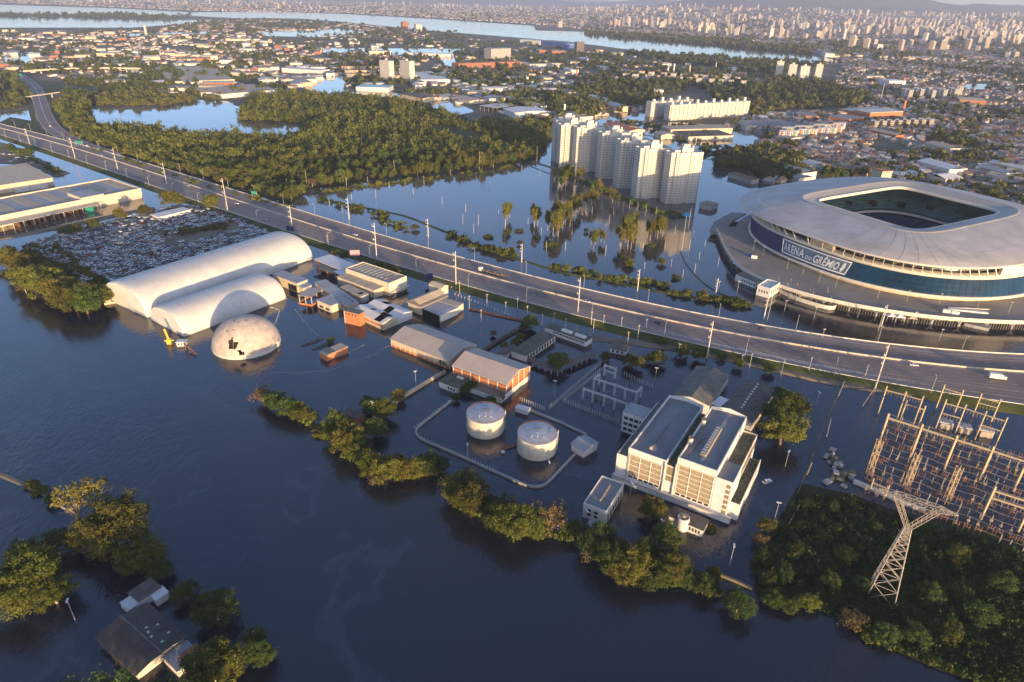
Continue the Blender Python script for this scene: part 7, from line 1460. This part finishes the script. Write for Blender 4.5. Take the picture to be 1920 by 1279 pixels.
shed('tan hall in front of the long slab of flats', (1240, 236), (1258, 243), (1337, 228), 9, 'tan_wall', 'tan_roof'); shed('brown-roofed flooded hall below the tan hall', (1260, 244), (1291, 256), (1336, 240), 7, 'cream_wall', 'brown_roof'); shed('small round-roofed cream hall left of the brown flooded hall', (1226, 248), (1240, 254), (1248, 246), 6, 'cream_wall', 'tan_roof', 2); shed('grey hall group right of the brown flooded hall', (1370, 225), (1400, 236), (1440, 216), 8, 'pale_concrete', 'plaza'); shed('purple-walled hall near the striped estate', (1447, 258), (1475, 263), (1465, 251), 6, 'white_paint', 'plaza', 1.5); shed('long grey shed behind the stadium trees', (1655, 250), (1702, 257), (1660, 246), 6, 'pale_concrete', 'plaza'); shed('cluster of terracotta roofs beside the towers', (1150, 238), (1180, 246), (1165, 232), 6, 'cream_wall', 'terracotta', 2); shed('flooded terracotta hall behind the third tower', (1130, 232), (1165, 241), (1145, 226), 6, 'white_paint', 'terracotta', 2); shed('flooded terminal roof at the river tip', (1530, 92), (1548, 100), (1540, 90), 14, 'white_paint', 'tan_roof')
block('tan apartment cube peeking above the stadium roof', (1655, 322), (1674, 321), 16, 14, 'cream_wall', 'terracotta', 5); shed('low pier building right of the towers', (1366, 324), (1410, 337), (1372, 320), 5, 'concrete', 'rust')
for k in range(6): x = 1110 + k * 15; block('%s pink flooded house from the left before the park trees' % nth(k), (x, 199 + k % 2 * 3), (x + 10, 200 + k % 2 * 3), 11, 8, 'house_wall_5', 'house_roof_0', 2, 'house', 'house', group='pink flooded houses')
for k in range(26):
    x = 850 + (k % 13) * 17 + random.uniform(-3, 3); y = 152 + (k // 13) * 13 + random.uniform(-4, 4) + (k % 13) * .4; block('%s mint-roofed house in the green roof estate, row by row' % nth(k), (x, y), (x + 9, y + .8), 12, 7, 'house_wall_7', 'mint', 2, 'house', 'house', group='mint roofed houses')
# --- scattered houses, low blocks, towers and trees
HOUSE = MB(); HOUSE.add([(-.5, -.5, 0), (.5, -.5, 0), (.5, .5, 0), (-.5, .5, 0), (-.5, -.5, .62), (.5, -.5, .62), (.5, .5, .62), (-.5, .5, .62), (-.5, 0, 1), (.5, 0, 1)], [(0, 1, 5, 4), (2, 3, 7, 6), (1, 2, 6, 9, 5), (3, 0, 4, 8, 7)], 0); HOUSE.add([(-.56, -.58, .58), (.56, -.58, .58), (.56, 0, 1.03), (-.56, 0, 1.03), (-.56, .58, .58), (.56, .58, .58)], [(0, 1, 2, 3), (3, 2, 5, 4)], 1)
BOX = MB(); BOX.add([(-.5, -.5, 0), (.5, -.5, 0), (.5, .5, 0), (-.5, .5, 0), (-.5, -.5, 1), (.5, -.5, 1), (.5, .5, 1), (-.5, .5, 1)], [(0, 1, 5, 4), (1, 2, 6, 5), (2, 3, 7, 6), (3, 0, 4, 7)], 0); BOX.add([(-.52, -.52, 1), (.52, -.52, 1), (.52, .52, 1), (-.52, .52, 1)], [(0, 1, 2, 3)], 1)
WALLS = ['house_wall_%d' % i for i in range(8)]; ROOFS = ['house_roof_%d' % i for i in range(8)]
def hzy(x): a = (x - CXP) / FPX; return CYP + FPX * (FW[2] + RT[2] * a) / UP[2]
Z_RIGHT = [(1440, 345), (1420, 300), (1450, 268), (1600, 240), (1560, 215), (1640, 190), (1560, 160), (1580, 122), (1990, 140), (1990, 440), (1880, 385), (1700, 345), (1640, 330)]
Z_LEFT = [(-40, 60), (300, 58), (480, 62), (640, 100), (630, 145), (560, 165), (500, 172), (420, 184), (290, 178), (250, 160), (120, 150), (70, 140), (-40, 120)]
Z_MID = [(560, 70), (800, 70), (1000, 80), (1200, 104), (1300, 118), (1440, 118), (1450, 150), (1230, 175), (1215, 205), (1100, 225), (1040, 228), (990, 222), (850, 200), (640, 160)]
Z_FAR = [(-60, 4), (0, 5), (200, 13), (360, 20), (640, 24), (800, 33), (1000, 46), (1200, 66), (1280, 76), (1400, 87), (1500, 95), (1560, 108), (1600, 106), (1990, 125), (1990, 36), (1920, 34), (960, 12), (400, -4), (-60, -12)]
def zone(poly, n, seed, pond=True):
    q = sample_px(poly, n, seed); q = q[q[:, 1] > np.array([hzy(x) for x in q[:, 0]]) + 17]
    if pond:
        for pd in PONDS: q = q[~inpoly(q, pd)]
    g = np.array([G(x, y) for x, y in q]); return q, g
def elev(x, y):
    x, y = np.asarray(x, float), np.asarray(y, float); a = np.clip((y - 4600) / 5200, 0, 1); b = np.clip((x - 300) / 2600, 0, 1); a = a * a * (3 - 2 * a); b = b * b * (3 - 2 * b)
    return 95 * a * b * (.35 + .9 * vnoise(x / 1300 + 9, y / 1300 + 4, 77))
mb = MB(); gx, gy_ = np.linspace(100, 15000, 90), np.linspace(4500, 11800, 60); XX, YY = np.meshgrid(gx, gy_); ZZ = elev(XX, YY) + .5
mb.add(np.column_stack([XX.ravel(), YY.ravel(), ZZ.ravel()]).tolist(), [(j * 90 + i, j * 90 + i + 1, (j + 1) * 90 + i + 1, (j + 1) * 90 + i) for j in range(59) for i in range(89)]); mb.smooth = True; mb.build('city_slopes', 'far_land', kind='structure')
def clump(g, s, seed): return vnoise(g[:, 0] / s + 50, g[:, 1] / s + 50, seed)
def put_houses(q, g, size, seed, name, label, nind=0, ilabel=None, igroup=None, tall=1.0):
    rg = np.random.default_rng(seed); n = len(g); o = np.argsort(np.hypot(g[:, 0], g[:, 1])); g = g[o]
    sx = rg.uniform(*size, n); sy = sx * rg.uniform(.6, 1.1, n); sz = rg.uniform(4.2, 7.5, n) * tall; base = clump(g, 120, seed); rot = .45 + base * .8 + rg.choice([0, 1.57], n) + rg.normal(0, .06, n)
    wi = rg.choice(8, n, p=[.2, .14, .1, .12, .1, .12, .06, .16]); ri = rg.choice(8, n, p=[.2, .16, .16, .12, .14, .1, .06, .06])
    if nind:
        WM = {}; 
        for i in range(nind):
            if ('w', wi[i]) not in WM:
                b = MB(); b.v = HOUSE.v[:10]; b.f = HOUSE.f[:4]; b.m = [0] * 4; WM['w', wi[i]] = b.mesh('wall', WALLS[wi[i]])
            if ('r', ri[i]) not in WM:
                b = MB(); b.add(HOUSE.v[10:], [(0, 1, 2, 3), (3, 2, 5, 4)]); WM['r', ri[i]] = b.mesh('roof', ROOFS[ri[i]])
            t = thing('house', ilabel % third(g[i][0], g[i][1], 1600, 1780), 'house', (g[i][0], g[i][1], .3), float(rot[i]), igroup); t.scale = (sx[i], sy[i], sz[i]); link(WM['w', wi[i]], 'wall', t); link(WM['r', ri[i]], 'roof', t)
    g = g[nind:]; P_ = np.column_stack([g[:, :2], .3 + elev(g[:, 0], g[:, 1])])
    return scatter(name, HOUSE, P_, rot[nind:], np.column_stack([sx, sy, sz])[nind:], np.column_stack([wi, ri + 8])[nind:], WALLS + ROOFS, kind='stuff', label=label, cat='houses')
q, g = zone(Z_RIGHT, 7000, 31); m = clump(g, 60, 1) + RN.uniform(0, .25, len(g)) < .78; put_houses(q[m], g[m], (6, 10.5), 41, 'hillside_houses', 'dense small houses with mixed roofs behind the stadium', 300, 'small house with pitched roof in the dense quarter behind the stadium, %s part', 'houses behind the stadium')
q, g = zone(Z_LEFT, 2200, 32); m = clump(g, 90, 2) + RN.uniform(0, .25, len(g)) < .72; put_houses(q[m], g[m], (9, 22), 42, 'district_houses', 'scattered houses and halls of the flooded district at upper left')
q, g = zone(Z_MID, 1700, 33); m = clump(g, 80, 3) + RN.uniform(0, .25, len(g)) < .6; put_houses(q[m], g[m], (9, 22), 43, 'district_houses', 'scattered houses in the middle distance before the river')
for zi, (poly, nh, sz_, nm_, lb_) in enumerate((([(330, 47), (400, 39), (480, 36), (640, 43), (800, 58), (800, 70), (560, 70), (480, 62), (300, 58)], 520, (12, 40), 'riverside_halls', 'pale sheds and halls on the low land before the river bend'), ([(1560, 112), (1990, 122), (1990, 150), (1580, 126)], 900, (9, 20), 'riverside_houses', 'band of roofs along the road right of the river tip'), ([(1345, 240), (1440, 215), (1560, 212), (1600, 240), (1450, 268), (1415, 285)], 420, (9, 18), 'estate_houses', 'flooded roofs between the slab flats and the striped estate'), ([(1330, 170), (1450, 150), (1480, 160), (1420, 200), (1400, 222)], 60, (9, 16), 'park_houses', 'few roofs among the park trees behind the slab flats'))):
    q, g = zone(poly, nh, 90 + zi); put_houses(q, g, sz_, 190 + zi, nm_, lb_)
q, g = zone(Z_FAR, 24000, 34, False); m = clump(g, 220, 4) + RN.uniform(0, .3, len(g)) < .92; put_houses(q[m], g[m], (11, 28), 44, 'far_city_houses', 'pale mass of houses of the far city beyond the river', tall=1.7)
# warehouses scattered
q, g = zone(Z_LEFT, 170, 51); g2 = zone(Z_MID, 70, 52)[1]; g3 = zone(Z_RIGHT, 22, 53)[1]; g = np.concatenate([g, g2, g3]); g = g[np.argsort(np.hypot(g[:, 0], g[:, 1]))]; n = len(g)
BW, BR = {}, {}
for i in range(n):
    wi, ri = random.choice(('white_paint', 'cream_wall', 'pale_concrete', 'tan_wall', 'terracotta')), random.choice(('white_roof', 'tan_roof', 'plaza', 'grey_roof', 'pale_concrete'))
    if wi not in BW: b = MB(); b.add(BOX.v[:8], BOX.f[:4]); BW[wi] = b.mesh('wall', wi)
    if ri not in BR: b = MB(); b.add([(-.51, -.55, .96), (.51, -.55, .96), (.51, 0, 1.25), (-.51, 0, 1.25), (.51, .55, .96), (-.51, .55, .96)], [(0, 1, 2, 3), (3, 2, 4, 5)]); BR[ri] = b.mesh('roof', ri)
    t = thing('distant_hall', 'low pale industrial hall scattered in the %s part of the flooded districts' % third(g[i][0], g[i][1], 600, 1200), 'warehouse', (g[i][0], g[i][1], .2), .4 + random.choice((0, 1.57)) + random.uniform(-.15, .15), 'distant industrial halls'); t.scale = (random.uniform(25, 60), random.uniform(16, 34), random.uniform(6, 10)); link(BW[wi], 'wall', t); link(BR[ri], 'roof', t)
# towers of the skyline
Z_SKY = [(640, 8), (900, 18), (1000, 22), (1200, 34), (1400, 52), (1560, 66), (1700, 78), (1990, 96), (1990, 42), (1920, 40), (1400, 26), (960, 14), (640, 5)]
Z_SKY2 = [(0, -6), (640, 10), (640, 22), (400, 12), (0, 2)]
g = np.concatenate([zone(Z_SKY, 1500, 61, False)[1], zone(Z_SKY2, 90, 62, False)[1], zone([(1560, 75), (1990, 95), (1990, 118), (1600, 104)], 50, 63, False)[1], zone([(1020, 50), (1300, 66), (1560, 84), (1560, 70), (1200, 40)], 130, 64, False)[1]])
m = clump(g, 420, 7) + RN.uniform(-.15, .2, len(g)) > .5; g = g[m]; g = g[np.argsort(np.hypot(g[:, 0], g[:, 1]))]; n = len(g); print('towers', n)
TWM = {}
def tower_mesh(wi):
    if wi not in TWM:
        b = MB(); b.add(BOX.v[:8], BOX.f[:4]); TWM[wi] = (b.mesh('wall', WALLS[wi]), MB().box(-.51, .51, -.51, .51, .985, 1.0).box(-.25, .25, -.25, .25, 1.0, 1.07).mesh('roof', ROOFS[4]))
    return TWM[wi]
sx = RN.uniform(15, 30, n); sy = RN.uniform(14, 24, n); sz = RN.uniform(24, 62, n); ro = RN.uniform(0, 1.57, n); wi = RN.choice([1, 2, 3, 5, 4, 0], n)
for i in range(min(300, n)):
    t = thing('distant_tower', 'pale high-rise block in the %s part of the far city skyline' % third(g[i][0], g[i][1], 1250, 1600), 'high-rise', (g[i][0], g[i][1], .3 + float(elev(g[i][0], g[i][1]))), float(ro[i]), 'far skyline high-rises'); t.scale = (sx[i], sy[i], sz[i]); a, b = tower_mesh(int(wi[i])); link(a, 'wall', t); link(b, 'roof', t)
if n > 300: scatter('far_skyline', BOX, np.column_stack([g[300:, :2], .3 + elev(g[300:, 0], g[300:, 1])]), ro[300:], np.column_stack([sx, sy, sz])[300:], np.column_stack([wi, np.full(n, 8)])[300:], WALLS + ['house_roof_4'], kind='stuff', label='hazy pale high-rises far behind the nearer skyline', cat='high-rises')
# trees of the districts
def tree_zone(poly, n, seed, thr, scale, rr, lo=None, pond=True):
    q, g = zone(poly, n, seed, pond); m = clump(g, scale, seed) + RN.uniform(-.12, .12, len(g)) > thr; return g[m], RN.uniform(*rr, m.sum())
GT = [tree_zone(Z_RIGHT, 3000, 71, .54, 75, (3, 6.0)), tree_zone(Z_LEFT, 2600, 72, .55, 100, (3.5, 8)), tree_zone(Z_MID, 3200, 73, .48, 90, (3.5, 8)), tree_zone([(1395, 318), (1345, 318), (1335, 280), (1400, 285), (1440, 275), (1510, 300), (1500, 338), (1440, 343)], 420, 74, .1, 50, (4, 7)),
      tree_zone([(1310, 165), (1460, 150), (1560, 160), (1640, 190), (1560, 205), (1480, 205), (1420, 222), (1330, 180)], 900, 75, .2, 60, (4, 8)), tree_zone([(1020, 176), (1230, 150), (1300, 160), (1220, 190), (1100, 215), (1040, 225)], 700, 76, .3, 60, (4, 8)), tree_zone([(1170, 100), (1300, 106), (1460, 116), (1560, 122), (1450, 140), (1250, 118)], 700, 77, .15, 90, (5, 9)),
      tree_zone([(990, 225), (1045, 232), (1035, 255), (1000, 290), (960, 240)], 240, 78, .1, 50, (4, 7)), tree_zone([(-40, 135), (30, 140), (55, 185), (40, 205), (-40, 210)], 260, 79, .2, 60, (4, 8)), tree_zone([(110, 155), (260, 150), (290, 180), (420, 188), (300, 200), (180, 200), (120, 185)], 620, 80, .25, 60, (3.5, 7)), tree_zone([(640, 60), (860, 60), (860, 90), (640, 84)], 240, 81, .3, 60, (4, 8)), tree_zone([(330, 47), (400, 39), (480, 36), (640, 43), (800, 58), (800, 70), (560, 70), (480, 62), (300, 58)], 700, 84, .45, 160, (5, 10)), tree_zone([(1560, 112), (1990, 122), (1990, 150), (1580, 126)], 600, 85, .5, 110, (4, 8)), tree_zone([(1345, 240), (1440, 215), (1560, 212), (1600, 240), (1450, 268), (1415, 285)], 300, 86, .5, 60, (3, 6)), tree_zone([(1105, 240), (1215, 245), (1300, 275), (1345, 318), (1425, 268), (1300, 238), (1180, 226)], 240, 88, .5, 40, (2.5, 5), pond=False), tree_zone([(-100, 27), (0, 28), (200, 27), (360, 30), (330, 37), (120, 33), (-100, 30)], 400, 87, .2, 160, (6, 12))]
gg = np.concatenate([a for a, b in GT]); rr = np.concatenate([b for a, b in GT]); gg[:, 2] = .2
d_ = np.hypot(gg[:, 0], gg[:, 1]); o = np.argsort(d_); near_ = o[:300]
for i in near_: tree('wood' if random.random() < .6 else 'forest', (gg[i][0], gg[i][1], .2), float(rr[i]), 'leafy tree on the shores and streets behind the stadium and towers, %s part' % third(gg[i][0], gg[i][1], 1200, 1500), 'street_tree', 'trees among the districts')
o = o[300:]; a = o[d_[o] < 1500]; b = o[d_[o] >= 1500]; print('far trees', len(a), len(b))
leaf_stuff('district_trees', gg[a], rr[a], 'leaf_far', 10, 60, .28, seed=600, label='trees scattered through the nearer flooded districts', cat='trees'); leaf_stuff('distant_trees', gg[b], rr[b] * 1.2, 'leaf_far', 7, 26, .42, seed=700, label='dark tree clumps in the distant districts before the river', cat='trees')
q, g = zone(Z_FAR, 6000, 82, False); m = clump(g, 260, 9) + RN.uniform(-.15, .15, len(g)) > .50; g = g[m]; q2, g2 = zone([(1100, 60), (1300, 72), (1520, 96), (1530, 103), (1400, 92), (1280, 80), (1100, 66)], 500, 83, False); g = np.concatenate([g, g2]); g[:, 2] = .3 + elev(g[:, 0], g[:, 1])
leaf_stuff('far_city_trees', g, RN.uniform(7, 16, len(g)), 'leaf_far', 6, 20, .5, seed=800, shape=(1, 1, .6), zc=.5, label='dark green patches of trees in the far city', cat='trees')

# ================================================================== AIR
HZ = MB().box(-26000, 26000, -900, 23800, -1.5, 640).build('haze', 'land', kind='stuff')
hm = bpy.data.materials.new('haze_air'); hm.use_nodes = True; hn = hm.node_tree.nodes; hl = hm.node_tree.links
hn.remove(hn['Principled BSDF']); pv = hn.new('ShaderNodeVolumePrincipled'); pv.inputs['Color'].default_value = (.70, .78, 1.0, 1); pv.inputs['Density'].default_value = .00006; pv.inputs['Anisotropy'].default_value = .1
hl.new(pv.outputs[0], hn['Material Output'].inputs['Volume']); HZ.data.materials.clear(); HZ.data.materials.append(hm)
